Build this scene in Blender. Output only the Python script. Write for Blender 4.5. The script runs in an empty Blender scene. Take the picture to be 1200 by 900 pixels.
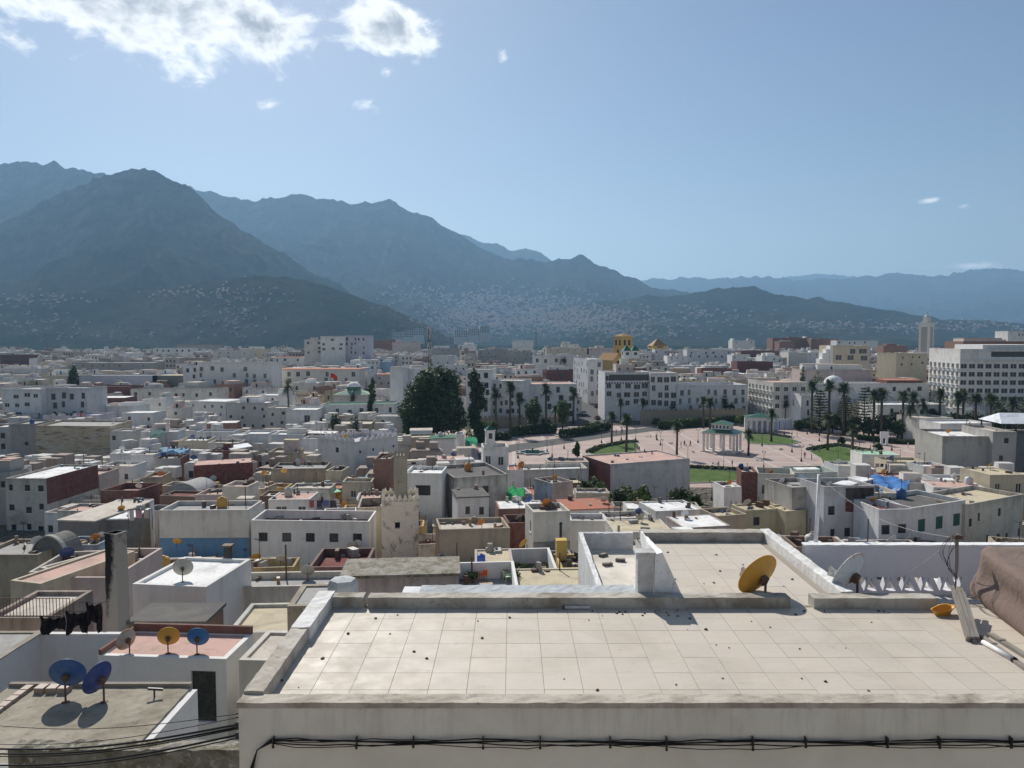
import bpy, math, random
import numpy as np
from mathutils import Vector, Matrix, Quaternion

# ------------------------------------------------------------------ camera, sky, sun, exposure
random.seed(11)
R = math.radians
scene = bpy.context.scene
COL = scene.collection
F, CX, CY, CAMZ = 900.0, 600.0, 450.0, 33.0
PITCH = math.atan(55 / 900)
SUN_AZ, SUN_EL = -20.5, 39.0          # degrees, azimuth measured from +Y towards +X

cam_d = bpy.data.cameras.new('camera')
cam_d.sensor_width = 36.0
cam_d.lens = F / 1200 * 36
cam_d.clip_start = 0.1
cam_d.clip_end = 80000
cam = bpy.data.objects.new('camera', cam_d)
COL.objects.link(cam)
cam.location = (0, 0, CAMZ)
cam.rotation_euler = (R(90) - PITCH, 0, 0)
scene.camera = cam

vs = scene.view_settings
vs.view_transform = 'Standard'
vs.look = 'None'
vs.exposure = 0.15
vs.gamma = 1
scene.cycles.use_denoising = True
scene.cycles.max_bounces = 6
scene.cycles.diffuse_bounces = 3
scene.cycles.volume_bounces = 0
scene.cycles.transparent_max_bounces = 6

CP, SP = math.cos(PITCH), math.sin(PITCH)
def ray(x, y):
    u, v = (x - CX) / F, (CY - y) / F
    return u, CP + v * SP, -SP + v * CP
def atY(x, y, Y):
    a, b, c = ray(x, y); t = Y / b
    return Vector((a * t, Y, CAMZ + c * t))
def atZ(x, y, z):
    a, b, c = ray(x, y); t = (z - CAMZ) / c
    return Vector((a * t, b * t, z))
def pix(X, Y, Z):
    z = Z - CAMZ
    f = Y * CP - z * SP; up = Y * SP + z * CP
    return CX + F * X / f, CY - F * up / f

world = bpy.data.worlds.new('World')
scene.world = world
world.use_nodes = True
def build_world():
    nt = world.node_tree
    for n in list(nt.nodes): nt.nodes.remove(n)
    N = nt.nodes.new; L = nt.links.new
    def M(op, a, b=None, c=None):
        n = N('ShaderNodeMath'); n.operation = op
        for i, q in enumerate((a, b, c)):
            if q is None: continue
            if isinstance(q, (int, float)): n.inputs[i].default_value = q
            else: L(q, n.inputs[i])
        return n.outputs[0]
    out = N('ShaderNodeOutputWorld'); bg = N('ShaderNodeBackground')
    sky = N('ShaderNodeTexSky'); sky.sky_type = 'NISHITA'; sky.sun_disc = False
    sky.sun_elevation = R(SUN_EL); sky.sun_rotation = R(SUN_AZ)
    sky.altitude = 60; sky.air_density = 1.0; sky.dust_density = 0.55; sky.ozone_density = 1.3
    tc = N('ShaderNodeTexCoord'); sep = N('ShaderNodeSeparateXYZ'); L(tc.outputs['Generated'], sep.inputs[0])
    az = M('MULTIPLY', M('ARCTAN2', sep.outputs[0], sep.outputs[1]), 57.2958)
    el = M('MULTIPLY', M('ARCSINE', sep.outputs[2]), 57.2958)
    cb = N('ShaderNodeCombineXYZ'); L(az, cb.inputs[0]); L(M('MULTIPLY', el, 1.5), cb.inputs[1])
    def noise(scale, detail, rough, dist=0.0):
        n = N('ShaderNodeTexNoise'); n.inputs['Scale'].default_value = scale; n.inputs['Detail'].default_value = detail
        n.inputs['Roughness'].default_value = rough; n.inputs['Distortion'].default_value = dist
        L(cb.outputs[0], n.inputs['Vector']); return n.outputs['Fac']
    n1 = noise(0.20, 10, 0.56, 0.5); n2 = noise(0.75, 9, 0.58, 0.4); n3 = noise(0.09, 3, 0.5)
    # cumulus banks: centre azimuth, centre elevation, half widths (degrees); more of them carry on outside the view
    banks = [(-37, 21.6, 9, 4.0), (-31, 21.4, 10, 3.8), (-23.5, 20.4, 8.5, 3.9), (-18.2, 20.2, 3.9, 3.2), (-8.7, 21.3, 3.7, 2.2), (-26.0, 24, 13, 4.5),
             (-60, 26, 14, 5), (-48, 40, 12, 6), (14, 44, 10, 4), (62, 32, 13, 5), (95, 28, 12, 5), (-100, 33, 14, 6), (150, 36, 16, 6), (-150, 27, 15, 5)]
    wisps = [(-17.4, 15.8, 1.3, 0.7), (-10.5, 16.1, 1.4, 0.6), (-0.6, 19.6, 0.6, 0.6), (31.0, 4.5, 3.4, 0.35), (28.3, 8.8, 0.9, 0.3), (30.2, 8.3, 0.7, 0.3), (-9.0, 18.4, 0.9, 0.7), (48, 12, 3, .6), (-70, 14, 3, .7), (120, 10, 4, .6)]
    def union(L, lo):
        tot = None
        for a, e, w, h in L:
            dx = M('DIVIDE', M('SUBTRACT', az, a), w); dy = M('DIVIDE', M('SUBTRACT', el, e), h)
            b = M('MAXIMUM', M('SUBTRACT', 1.0, M('SQRT', M('ADD', M('MULTIPLY', dx, dx), M('MULTIPLY', dy, dy)))), lo)
            tot = b if tot is None else M('SMOOTH_MAX', tot, b, 0.15)
        return tot
    def ramp(v, a, b):
        n = N('ShaderNodeMapRange'); n.interpolation_type = 'SMOOTHSTEP'
        n.inputs['From Min'].default_value = a; n.inputs['From Max'].default_value = b; L(v, n.inputs['Value']); return n.outputs[0]
    dens = M('ADD', union(banks, -0.7), M('ADD', M('MULTIPLY', M('SUBTRACT', n1, 0.5), 2.1), M('MULTIPLY', M('SUBTRACT', n2, 0.5), 0.9)))
    wd = M('ADD', union(wisps, -1.2), M('MULTIPLY', M('SUBTRACT', n2, 0.62), 2.4))
    alpha = M('MAXIMUM', ramp(dens, 0.0, 0.5), M('MULTIPLY', ramp(wd, -0.05, 0.9), 0.85))
    thick = ramp(M('ADD', dens, M('MULTIPLY', M('SUBTRACT', n3, 0.5), 1.2)), 0.42, 1.15)
    cc = N('ShaderNodeMix'); cc.data_type = 'RGBA'
    L(thick, cc.inputs['Factor']); cc.inputs['A'].default_value = (14.5, 14.5, 14.3, 1); cc.inputs['B'].default_value = (5.4, 5.7, 6.2, 1)
    mx = N('ShaderNodeMix'); mx.data_type = 'RGBA'
    L(alpha, mx.inputs['Factor']); L(sky.outputs[0], mx.inputs['A']); L(cc.outputs['Result'], mx.inputs['B'])
    L(mx.outputs['Result'], bg.inputs['Color']); bg.inputs['Strength'].default_value = 0.072
    L(bg.outputs[0], out.inputs[0])
build_world()

sun_d = bpy.data.lights.new('sun', 'SUN')
sun_d.energy = 5.0; sun_d.angle = R(0.53); sun_d.color = (1.0, 0.95, 0.87)
sun = bpy.data.objects.new('sun', sun_d); COL.objects.link(sun)
sdir = Vector((math.sin(R(SUN_AZ)) * math.cos(R(SUN_EL)), math.cos(R(SUN_AZ)) * math.cos(R(SUN_EL)), math.sin(R(SUN_EL))))
sun.rotation_euler = sdir.to_track_quat('Z', 'Y').to_euler()
sun.location = sdir * 200

# ------------------------------------------------------------------ helpers
class MB:
    def __init__(s): s.v = []; s.f = []; s.m = []
    def face(s, pts, mi=0):
        n = len(s.v); s.v += [tuple(p) for p in pts]; s.f.append(tuple(range(n, n + len(pts)))); s.m.append(mi)
    def box(s, x0, x1, y0, y1, z0, z1, mi=0, M=None):
        c = [(x0, y0, z0), (x1, y0, z0), (x1, y1, z0), (x0, y1, z0), (x0, y0, z1), (x1, y0, z1), (x1, y1, z1), (x0, y1, z1)]
        if M is not None: c = [tuple(M @ Vector(p)) for p in c]
        n = len(s.v); s.v += c
        for f in ((0, 3, 2, 1), (4, 5, 6, 7), (0, 1, 5, 4), (1, 2, 6, 5), (2, 3, 7, 6), (3, 0, 4, 7)):
            s.f.append(tuple(n + i for i in f)); s.m.append(mi)
        return s
    def prism(s, pts, z0, z1, mi=0):
        n = len(pts); k = len(s.v)
        s.v += [(p[0], p[1], z0) for p in pts] + [(p[0], p[1], z1) for p in pts]
        s.f.append(tuple(k + n - 1 - i for i in range(n))); s.m.append(mi)
        s.f.append(tuple(k + n + i for i in range(n))); s.m.append(mi)
        for i in range(n):
            j = (i + 1) % n
            s.f.append((k + i, k + j, k + n + j, k + n + i)); s.m.append(mi)
        return s
    def tube(s, pts, r, n=6, mi=0, cap=True):
        pts = [Vector(p) for p in pts]; m = len(pts); base = len(s.v)
        rr = r if isinstance(r, (list, tuple)) else [r] * m
        for i, p in enumerate(pts):
            d = (pts[min(i + 1, m - 1)] - pts[max(i - 1, 0)]).normalized()
            a = d.cross(Vector((0, 0, 1)))
            if a.length < 1e-3: a = d.cross(Vector((1, 0, 0)))
            a.normalize(); b = d.cross(a)
            for k in range(n):
                t = 2 * math.pi * k / n
                s.v.append(tuple(p + (a * math.cos(t) + b * math.sin(t)) * rr[i]))
        for i in range(m - 1):
            for k in range(n):
                q = (k + 1) % n
                s.f.append((base + i * n + k, base + i * n + q, base + (i + 1) * n + q, base + (i + 1) * n + k)); s.m.append(mi)
        if cap:
            s.f.append(tuple(base + k for k in range(n))[::-1]); s.m.append(mi)
            s.f.append(tuple(base + (m - 1) * n + k for k in range(n))); s.m.append(mi)
        return s
    def lathe(s, prof, n=12, c=(0, 0, 0), mi=0):
        base = len(s.v); m = len(prof)
        for r_, z in prof:
            for k in range(n):
                t = 2 * math.pi * k / n
                s.v.append((c[0] + r_ * math.cos(t), c[1] + r_ * math.sin(t), c[2] + z))
        for i in range(m - 1):
            for k in range(n):
                q = (k + 1) % n
                s.f.append((base + i * n + k, base + i * n + q, base + (i + 1) * n + q, base + (i + 1) * n + k)); s.m.append(mi)
        return s
    def pyramid(s, x0, x1, y0, y1, z0, z1, mi=0):
        c = ((x0 + x1) / 2, (y0 + y1) / 2, z1)
        q = [(x0, y0, z0), (x1, y0, z0), (x1, y1, z0), (x0, y1, z0)]
        for i in range(4): s.face([q[i], q[(i + 1) % 4], c], mi)
        s.face(q[::-1], mi); return s
    def mesh(s, name, mats=(), smooth=False):
        me = bpy.data.meshes.new(name)
        me.from_pydata(s.v, [], s.f)
        for m in mats: me.materials.append(MAT[m] if isinstance(m, str) else m)
        if len(mats) > 1: me.polygons.foreach_set('material_index', s.m)
        if smooth: me.polygons.foreach_set('use_smooth', [True] * len(me.polygons))
        me.update(); return me

def add(name, me, parent=None, loc=(0, 0, 0), rz=0.0, color=None, rot=None, scale=None):
    o = bpy.data.objects.new(name, me); COL.objects.link(o)
    if parent is not None: o.parent = parent
    o.location = loc
    if rot is not None: o.rotation_euler = rot
    elif rz: o.rotation_euler = (0, 0, rz)
    if color is not None: o.color = tuple(color) if len(color) == 4 else (*color, 0.5)
    if scale is not None: o.scale = scale if isinstance(scale, (tuple, list)) else (scale,) * 3
    return o
def tag(o, label, cat, group=None, kind=None):
    if label: o['label'] = label
    if cat: o['category'] = cat
    if group: o['group'] = group
    if kind: o['kind'] = kind
    return o
def empty(name, loc, rz, label, cat, group=None):
    o = add(name, None, None, loc, rz); o.empty_display_size = 0.3
    return tag(o, label, cat, group)
def structure(name, me, **k):
    o = add(name, me, **k); o['kind'] = 'structure'; return o
def copy_tree(o, parent=None):
    c = o.copy(); COL.objects.link(c); c.parent = parent
    for ch in list(KIDS.get(o.name, ())): copy_tree(ch, c)
    return c
KIDS = {}
def proto(root):
    def rec(o):
        KIDS[o.name] = [c for c in bpy.data.objects if c.parent is o]
        for c in KIDS[o.name]: rec(c)
    rec(root); return root

# ------------------------------------------------------------------ materials
MAT = {}
def mat(name, base=None, rough=0.85, spec=0.3, metallic=0.0, fn=None):
    m = bpy.data.materials.new(name); m.use_nodes = True; MAT[name] = m
    nt = m.node_tree; b = nt.nodes['Principled BSDF']
    b.inputs['Roughness'].default_value = rough; b.inputs['Metallic'].default_value = metallic
    b.inputs['Specular IOR Level'].default_value = spec
    if base is not None: b.inputs['Base Color'].default_value = (*base, 1)
    if fn: fn(nt, b)
    return m
class G:      # small node-graph helper
    def __init__(s, nt): s.nt = nt; s.N = nt.nodes.new; s.L = nt.links.new
    def set(s, sock, v):
        if isinstance(v, bpy.types.NodeSocket): s.L(v, sock)
        elif isinstance(v, (tuple, list)): sock.default_value = (*v, 1) if len(v) == 3 and len(sock.default_value) == 4 else v
        else: sock.default_value = v
    def obj(s, rnd=True):
        tc = s.N('ShaderNodeTexCoord'); 
        if not rnd: return tc.outputs['Object']
        oi = s.N('ShaderNodeObjectInfo'); m = s.N('ShaderNodeVectorMath'); m.operation = 'MULTIPLY_ADD'
        cb = s.N('ShaderNodeCombineXYZ')
        for i in range(3): s.L(oi.outputs['Random'], cb.inputs[i])
        s.L(cb.outputs[0], m.inputs[0]); m.inputs[1].default_value = (97, 61, 43); s.L(tc.outputs['Object'], m.inputs[2])
        return m.outputs[0]
    def scale(s, v, k):
        m = s.N('ShaderNodeVectorMath'); m.operation = 'MULTIPLY'; s.L(v, m.inputs[0]); m.inputs[1].default_value = k; return m.outputs[0]
    def noise(s, vec, scale, detail=4, rough=0.55, dist=0.0):
        n = s.N('ShaderNodeTexNoise'); s.L(vec, n.inputs['Vector'])
        n.inputs['Scale'].default_value = scale; n.inputs['Detail'].default_value = detail
        n.inputs['Roughness'].default_value = rough; n.inputs['Distortion'].default_value = dist
        return n.outputs['Fac']
    def ramp(s, v, a, b, lo=0.0, hi=1.0):
        n = s.N('ShaderNodeMapRange'); s.L(v, n.inputs['Value'])
        for k, q in (('From Min', a), ('From Max', b), ('To Min', lo), ('To Max', hi)): s.set(n.inputs[k], q)
        return n.outputs[0]
    def math(s, op, a, b=0.0):
        n = s.N('ShaderNodeMath'); n.operation = op; s.set(n.inputs[0], a); s.set(n.inputs[1], b); return n.outputs[0]
    def mix(s, f, a, b, mode='MIX'):
        n = s.N('ShaderNodeMix'); n.data_type = 'RGBA'; n.blend_type = mode
        s.set(n.inputs['Factor'], f); s.set(n.inputs['A'], a); s.set(n.inputs['B'], b); return n.outputs['Result']
    def bump(s, h, strength, dist, b):
        n = s.N('ShaderNodeBump'); n.inputs['Strength'].default_value = strength; n.inputs['Distance'].default_value = dist
        s.L(h, n.inputs['Height']); s.L(n.outputs[0], b.inputs['Normal'])

def _plaster(nt, b):
    g = G(nt); v = g.obj(); oi = g.N('ShaderNodeObjectInfo')
    col, dirt = oi.outputs['Color'], oi.outputs['Alpha']
    big = g.noise(v, 0.35, 5, 0.6, 0.5); mid = g.noise(v, 1.6, 6, 0.65)
    st = g.noise(g.scale(v, (1.2, 1.2, 0.14)), 1.1, 7, 0.72)
    c = g.mix(g.ramp(mid, 0.3, 0.75, 0.0, 0.22), col, (0.50, 0.46, 0.40))
    a = g.math('MULTIPLY', g.ramp(st, 0.50, 0.72), g.ramp(dirt, 0, 1, 0.04, 0.6))
    c = g.mix(a, c, (0.17, 0.15, 0.125))
    a = g.math('MULTIPLY', g.ramp(big, 0.52, 0.74), g.ramp(dirt, 0, 1, 0.0, 0.8))
    c = g.mix(a, c, (0.25, 0.215, 0.17))
    a = g.math('MULTIPLY', g.ramp(g.noise(v, 2.6, 8, 0.75, 0.4), 0.56, 0.68), g.ramp(dirt, 0.15, 1, 0.0, 0.75))
    c = g.mix(a, c, (0.15, 0.13, 0.11))
    gen = g.N('ShaderNodeSeparateXYZ'); g.L(g.N('ShaderNodeTexCoord').outputs['Generated'], gen.inputs[0])
    e = g.ramp(g.math('ADD', gen.outputs[2], g.math('MULTIPLY', g.math('SUBTRACT', st, 0.5), 0.35)), 0.90, 1.02)
    c = g.mix(g.math('MULTIPLY', e, g.ramp(dirt, 0.1, 1, 0.0, 0.7)), c, (0.19, 0.17, 0.14))
    g.L(c, b.inputs['Base Color']); g.bump(g.noise(v, 7, 5, 0.6), 0.25, 0.02, b)
mat('plaster', rough=0.9, spec=0.15, fn=_plaster)
def _roof(nt, b):
    g = G(nt); v = g.obj(); oi = g.N('ShaderNodeObjectInfo')
    c = g.mix(g.ramp(g.noise(v, 0.5, 6, 0.65, 0.6), 0.46, 0.72, 0, 0.6), oi.outputs['Color'], (0.22, 0.2, 0.17))
    c = g.mix(g.ramp(g.noise(v, 3.0, 6, 0.7), 0.55, 0.75, 0, 0.5), c, (0.13, 0.12, 0.105))
    g.L(c, b.inputs['Base Color']); g.bump(g.noise(v, 5, 5, 0.6), 0.3, 0.03, b)
mat('roofing', rough=0.92, spec=0.15, fn=_roof)
def _paint(nt, b):
    g = G(nt); v = g.obj(); oi = g.N('ShaderNodeObjectInfo')
    c = g.mix(g.ramp(g.noise(v, 6, 5, 0.6), 0.4, 0.8, 0, 0.35), oi.outputs['Color'], (0.2, 0.18, 0.15))
    g.L(c, b.inputs['Base Color'])
mat('paint', rough=0.55, spec=0.4, fn=_paint)
def _dishpaint(nt, b):
    g = G(nt); v = g.obj(); oi = g.N('ShaderNodeObjectInfo')
    c = g.mix(g.ramp(g.noise(v, 2.4, 6, 0.65, 0.5), 0.50, 0.60, 0, g.math('MULTIPLY', oi.outputs['Alpha'], 0.95)), oi.outputs['Color'], (0.42, 0.2, 0.06))
    c = g.mix(g.ramp(g.noise(v, 9, 4, 0.6), 0.5, 0.8, 0, 0.3), c, (0.2, 0.18, 0.16))
    g.L(c, b.inputs['Base Color']); g.L(g.ramp(g.noise(v, 7, 3), 0.3, 0.7, 0.42, 0.7), b.inputs['Roughness'])
mat('dish_paint', rough=0.5, spec=0.4, fn=_dishpaint)
def _cloth(nt, b):
    g = G(nt); v = g.obj(); oi = g.N('ShaderNodeObjectInfo')
    c = g.mix(g.ramp(g.noise(v, 3, 5, 0.6, 0.4), 0.35, 0.75, 0, 0.4), oi.outputs['Color'], (0.13, 0.10, 0.085))
    h = g.math('ADD', g.math('ABSOLUTE', g.math('SUBTRACT', g.noise(v, 2.2, 5, 0.6, 1.6), 0.5)), g.math('MULTIPLY', g.noise(v, 14, 4, 0.6), 0.12))
    g.L(c, b.inputs['Base Color']); g.bump(h, 0.35, 0.10, b)
mat('cloth', rough=0.95, spec=0.1, fn=_cloth)
mat('window_glass', (0.035, 0.04, 0.045), rough=0.22, spec=0.5)
mat('dark_metal', (0.03, 0.03, 0.032), rough=0.5, spec=0.4)
def _rust(nt, b):
    g = G(nt); v = g.obj()
    c = g.mix(g.ramp(g.noise(v, 12, 5, 0.6), 0.4, 0.6), (0.09, 0.085, 0.08), (0.17, 0.075, 0.035))
    g.L(c, b.inputs['Base Color'])
mat('rusty_metal', rough=0.75, fn=_rust)
mat('black_rubber', (0.012, 0.012, 0.013), rough=0.55)
mat('glass_car', (0.02, 0.025, 0.03), rough=0.1, spec=0.6)
def _wood(nt, b):
    g = G(nt); v = g.obj()
    c = g.mix(g.noise(g.scale(v, (1, 9, 9)), 3, 5, 0.6), (0.10, 0.085, 0.07), (0.42, 0.38, 0.33))
    g.L(c, b.inputs['Base Color']); g.bump(g.noise(g.scale(v, (1, 12, 12)), 4, 4), 0.4, 0.01, b)
mat('weathered_wood', rough=0.9, fn=_wood)
def _tile(nt, b):
    g = G(nt); v = g.obj(); oi = g.N('ShaderNodeObjectInfo')
    w = g.N('ShaderNodeTexCoord').outputs['Object']
    geo = g.N('ShaderNodeNewGeometry').outputs['Position']
    c = g.mix(g.ramp(g.noise(g.scale(v, (1, 5, 1)), 2.2, 5, 0.6), 0.35, 0.7, 0, 0.2), oi.outputs['Color'], (0.42, 0.365, 0.295))
    c = g.mix(g.ramp(g.noise(geo, 0.55, 6, 0.65, 0.4), 0.50, 0.74, 0, 0.5), c, (0.33, 0.29, 0.23))
    c = g.mix(g.ramp(g.noise(geo, 5.5, 6, 0.7), 0.62, 0.76, 0, 0.55), c, (0.16, 0.13, 0.10))
    g.L(c, b.inputs['Base Color']); g.L(g.ramp(g.noise(geo, 3, 4), 0.3, 0.7, 0.5, 0.75), b.inputs['Roughness'])
mat('terrace_tile', rough=0.6, spec=0.3, fn=_tile)
mat('grout', (0.31, 0.275, 0.23), rough=0.95)
def _curb(nt, b):
    g = G(nt); v = g.obj(); oi = g.N('ShaderNodeObjectInfo')
    c = g.mix(g.ramp(g.noise(v, 1.3, 7, 0.65, 0.5), 0.42, 0.66, 0, oi.outputs['Alpha']), oi.outputs['Color'], (0.23, 0.195, 0.15))
    c = g.mix(g.ramp(g.noise(v, 9, 6, 0.7), 0.56, 0.74, 0, 0.6), c, (0.12, 0.10, 0.08))
    g.L(c, b.inputs['Base Color']); g.bump(g.noise(v, 16, 6, 0.65), 0.5, 0.02, b)
mat('worn_coping', rough=0.93, spec=0.15, fn=_curb)
def _facade(nt, b):
    g = G(nt); v = g.obj(False)
    sp = g.N('ShaderNodeSeparateXYZ'); g.L(v, sp.inputs[0])
    st = g.noise(g.scale(v, (1.6, 1, 0.16)), 1.7, 8, 0.78, 0.3)
    top = g.ramp(sp.outputs[2], -0.75, 0.0, 0, 1)
    c = g.mix(g.ramp(g.noise(v, 0.8, 6, 0.6, 0.5), 0.4, 0.7, 0, 0.45), (0.72, 0.69, 0.62), (0.50, 0.465, 0.40))
    c = g.mix(g.math('MULTIPLY', g.math('MULTIPLY', g.ramp(st, 0.5, 0.74), top), 0.5), c, (0.18, 0.16, 0.12))
    e = g.ramp(g.math('ADD', sp.outputs[2], g.math('MULTIPLY', g.noise(v, 3.2, 6, 0.65), 0.17)), 0.03, 0.10)
    c = g.mix(g.math('MULTIPLY', e, 0.75), c, (0.22, 0.19, 0.15))
    g.L(c, b.inputs['Base Color']); g.bump(g.noise(v, 9, 6, 0.6), 0.25, 0.02, b)
mat('facade_plaster', rough=0.92, spec=0.15, fn=_facade)
def _moss(nt, b):
    g = G(nt); v = g.obj()
    c = g.mix(g.ramp(g.noise(v, 1.2, 7, 0.7, 0.6), 0.4, 0.62), (0.30, 0.28, 0.24), (0.13, 0.115, 0.07))
    c = g.mix(g.ramp(g.noise(v, 6, 6, 0.7), 0.55, 0.68), c, (0.45, 0.43, 0.38))
    g.L(c, b.inputs['Base Color']); g.bump(g.noise(v, 5, 6, 0.7), 0.6, 0.06, b)
mat('mossy_roof', rough=0.95, fn=_moss)
def _soot(nt, b):
    g = G(nt); v = g.obj(False); sp = g.N('ShaderNodeSeparateXYZ'); g.L(v, sp.inputs[0])
    f = g.math('ADD', g.ramp(sp.outputs[2], 0.5, 4.6, 0, 1), g.math('MULTIPLY', g.math('SUBTRACT', g.noise(v, 1.6, 6, 0.65), 0.5), 1.5))
    f = g.math('SUBTRACT', f, g.ramp(sp.outputs[0], -0.2, 0.3, -0.1, 0.75))
    c = g.mix(g.ramp(f, 0.15, 0.6), (0.36, 0.33, 0.29), (0.025, 0.023, 0.022))
    g.L(c, b.inputs['Base Color']); g.bump(g.noise(v, 6, 6, 0.6), 0.4, 0.03, b)
mat('sooty_render', rough=0.95, fn=_soot)
def _minaret(nt, b):
    g = G(nt); v = g.obj(False); sp = g.N('ShaderNodeSeparateXYZ'); g.L(v, sp.inputs[0])
    c = g.mix(g.ramp(g.noise(v, 1.2, 6, 0.6), 0.35, 0.75, 0, 0.5), (0.88, 0.77, 0.63), (0.68, 0.58, 0.46))
    n = g.noise(g.scale(v, (1, 1, 0.6)), 1.1, 7, 0.7, 0.7)
    c = g.mix(g.math('MULTIPLY', g.ramp(n, 0.54, 0.62), 0.8), c, (0.27, 0.215, 0.16))
    dn = g.math('MULTIPLY', g.ramp(sp.outputs[2], 4.5, 0.0), g.ramp(g.noise(v, 2.2, 6, 0.7), 0.45, 0.6))
    c = g.mix(g.math('MULTIPLY', dn, 0.6), c, (0.25, 0.23, 0.19))
    g.L(c, b.inputs['Base Color']); g.bump(g.noise(v, 4, 6, 0.6), 0.3, 0.04, b)
mat('minaret_plaster', rough=0.92, spec=0.15, fn=_minaret)
def _pave(nt, b):
    g = G(nt); v = g.obj(False)
    br = g.N('ShaderNodeTexBrick'); g.L(v, br.inputs['Vector']); br.inputs['Scale'].default_value = 0.55
    br.inputs['Color1'].default_value = (0.40, 0.29, 0.25, 1); br.inputs['Color2'].default_value = (0.36, 0.265, 0.235, 1); br.inputs['Mortar'].default_value = (0.36, 0.29, 0.26, 1)
    c = g.mix(g.ramp(g.noise(v, 0.12, 6, 0.65), 0.4, 0.7, 0, 0.6), br.outputs['Color'], (0.46, 0.36, 0.31))
    c = g.mix(g.ramp(g.noise(v, 0.5, 5, 0.65), 0.55, 0.7, 0, 0.35), c, (0.26, 0.2, 0.18))
    sx = g.N('ShaderNodeSeparateXYZ'); g.L(v, sx.inputs[0])
    for k in (0, 1):
        w = g.math('FRACT', g.math('MULTIPLY', sx.outputs[k], 0.105)); c = g.mix(g.math('MULTIPLY', g.math('LESS_THAN', w, 0.09), 0.65), c, (0.50, 0.44, 0.40))
    g.L(c, b.inputs['Base Color'])
mat('plaza_paving', rough=0.85, fn=_pave)
def _asph(nt, b):
    g = G(nt); v = g.obj(False)
    c = g.mix(g.noise(v, 0.5, 6, 0.65), (0.045, 0.046, 0.05), (0.085, 0.083, 0.082))
    g.L(c, b.inputs['Base Color'])
mat('asphalt', rough=0.9, fn=_asph)
mat('kerb_stone', (0.42, 0.41, 0.39), rough=0.9)
def _lawn(nt, b):
    g = G(nt); v = g.obj(False)
    c = g.mix(g.ramp(g.noise(v, 0.4, 6, 0.65), 0.35, 0.65), (0.045, 0.10, 0.02), (0.11, 0.15, 0.045))
    g.L(c, b.inputs['Base Color']); g.bump(g.noise(v, 6, 4), 0.8, 0.1, b)
mat('lawn_grass', rough=0.95, spec=0.1, fn=_lawn)
def foliage(name, c1, c2, tr=0.25):
    def fn(nt, b):
        g = G(nt); v = g.obj()
        ro = g.N('ShaderNodeNewGeometry').outputs['Random Per Island']
        c = g.mix(ro, c1, c2); c = g.mix(g.ramp(g.noise(v, 0.4, 3), 0.35, 0.65, 0, 0.6), c, tuple(x * 0.55 for x in c1))
        g.L(c, b.inputs['Base Color'])
        t = g.N('ShaderNodeBsdfTranslucent'); g.L(c, t.inputs['Color'])
        m = g.N('ShaderNodeMixShader'); m.inputs[0].default_value = tr
        g.L(b.outputs[0], m.inputs[1]); g.L(t.outputs[0], m.inputs[2])
        g.L(m.outputs[0], nt.nodes['Material Output'].inputs[0])
    mat(name, rough=0.6, spec=0.25, fn=fn)
foliage('leaf_dark', (0.028, 0.060, 0.018), (0.095, 0.14, 0.045))
foliage('leaf_mid', (0.035, 0.07, 0.018), (0.085, 0.13, 0.035))
foliage('leaf_light', (0.06, 0.11, 0.02), (0.14, 0.19, 0.05))
foliage('leaf_palm', (0.03, 0.06, 0.02), (0.075, 0.11, 0.035), 0.15)
foliage('leaf_dry', (0.06, 0.06, 0.03), (0.14, 0.13, 0.07), 0.1)
mat('bark', (0.10, 0.08, 0.06), rough=0.95)
mat('green_tile', (0.02, 0.105, 0.06), rough=0.35, spec=0.5)
mat('water', (0.02, 0.07, 0.07), rough=0.08, spec=0.6)
def _terrain(nt, b):
    g = G(nt); v = g.obj(False)
    sp = g.N('ShaderNodeSeparateXYZ'); g.L(v, sp.inputs[0])
    geo = g.N('ShaderNodeNewGeometry'); sn = g.N('ShaderNodeSeparateXYZ'); g.L(geo.outputs['Normal'], sn.inputs[0])
    n1 = g.noise(v, 0.0016, 8, 0.62); n2 = g.noise(v, 0.008, 8, 0.7); n3 = g.noise(v, 0.035, 5, 0.7)
    c = g.mix(g.ramp(n2, 0.35, 0.65), (0.006, 0.014, 0.010), (0.026, 0.038, 0.022))
    c = g.mix(g.ramp(n1, 0.5, 0.66, 0, 0.8), c, (0.065, 0.06, 0.038))
    c = g.mix(g.ramp(n3, 0.5, 0.66, 0, 0.75), c, (0.004, 0.010, 0.007))
    rock = g.math('MULTIPLY', g.ramp(sn.outputs[2], 0.82, 0.62), g.ramp(n2, 0.4, 0.6))
    c = g.mix(g.math('MULTIPLY', rock, g.ramp(sp.outputs[2], 150, 400, 0, 0.8)), c, (0.12, 0.115, 0.10))
    town = g.ramp(sp.outputs[1], 780, 860, 1, 0)
    c = g.mix(town, c, (0.14, 0.125, 0.105))
    g.L(c, b.inputs['Base Color']); g.bump(n2, 1.0, 22, b)
mat('hill_scrub', rough=1.0, spec=0.0, fn=_terrain)
mat('white_trim', (.70, .69, .66), rough=0.8); mat('green_shutter', (.05, .12, .10), rough=0.6)
mat('dark_void', (.03, .028, .026), rough=0.95)
mat('far_trellis', (.42, .40, .34), rough=.9)
mat('brown_tile', (.30, .19, .09), rough=.8)
mat('lamp_glass', (.25, .25, .24), rough=.2)
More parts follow.
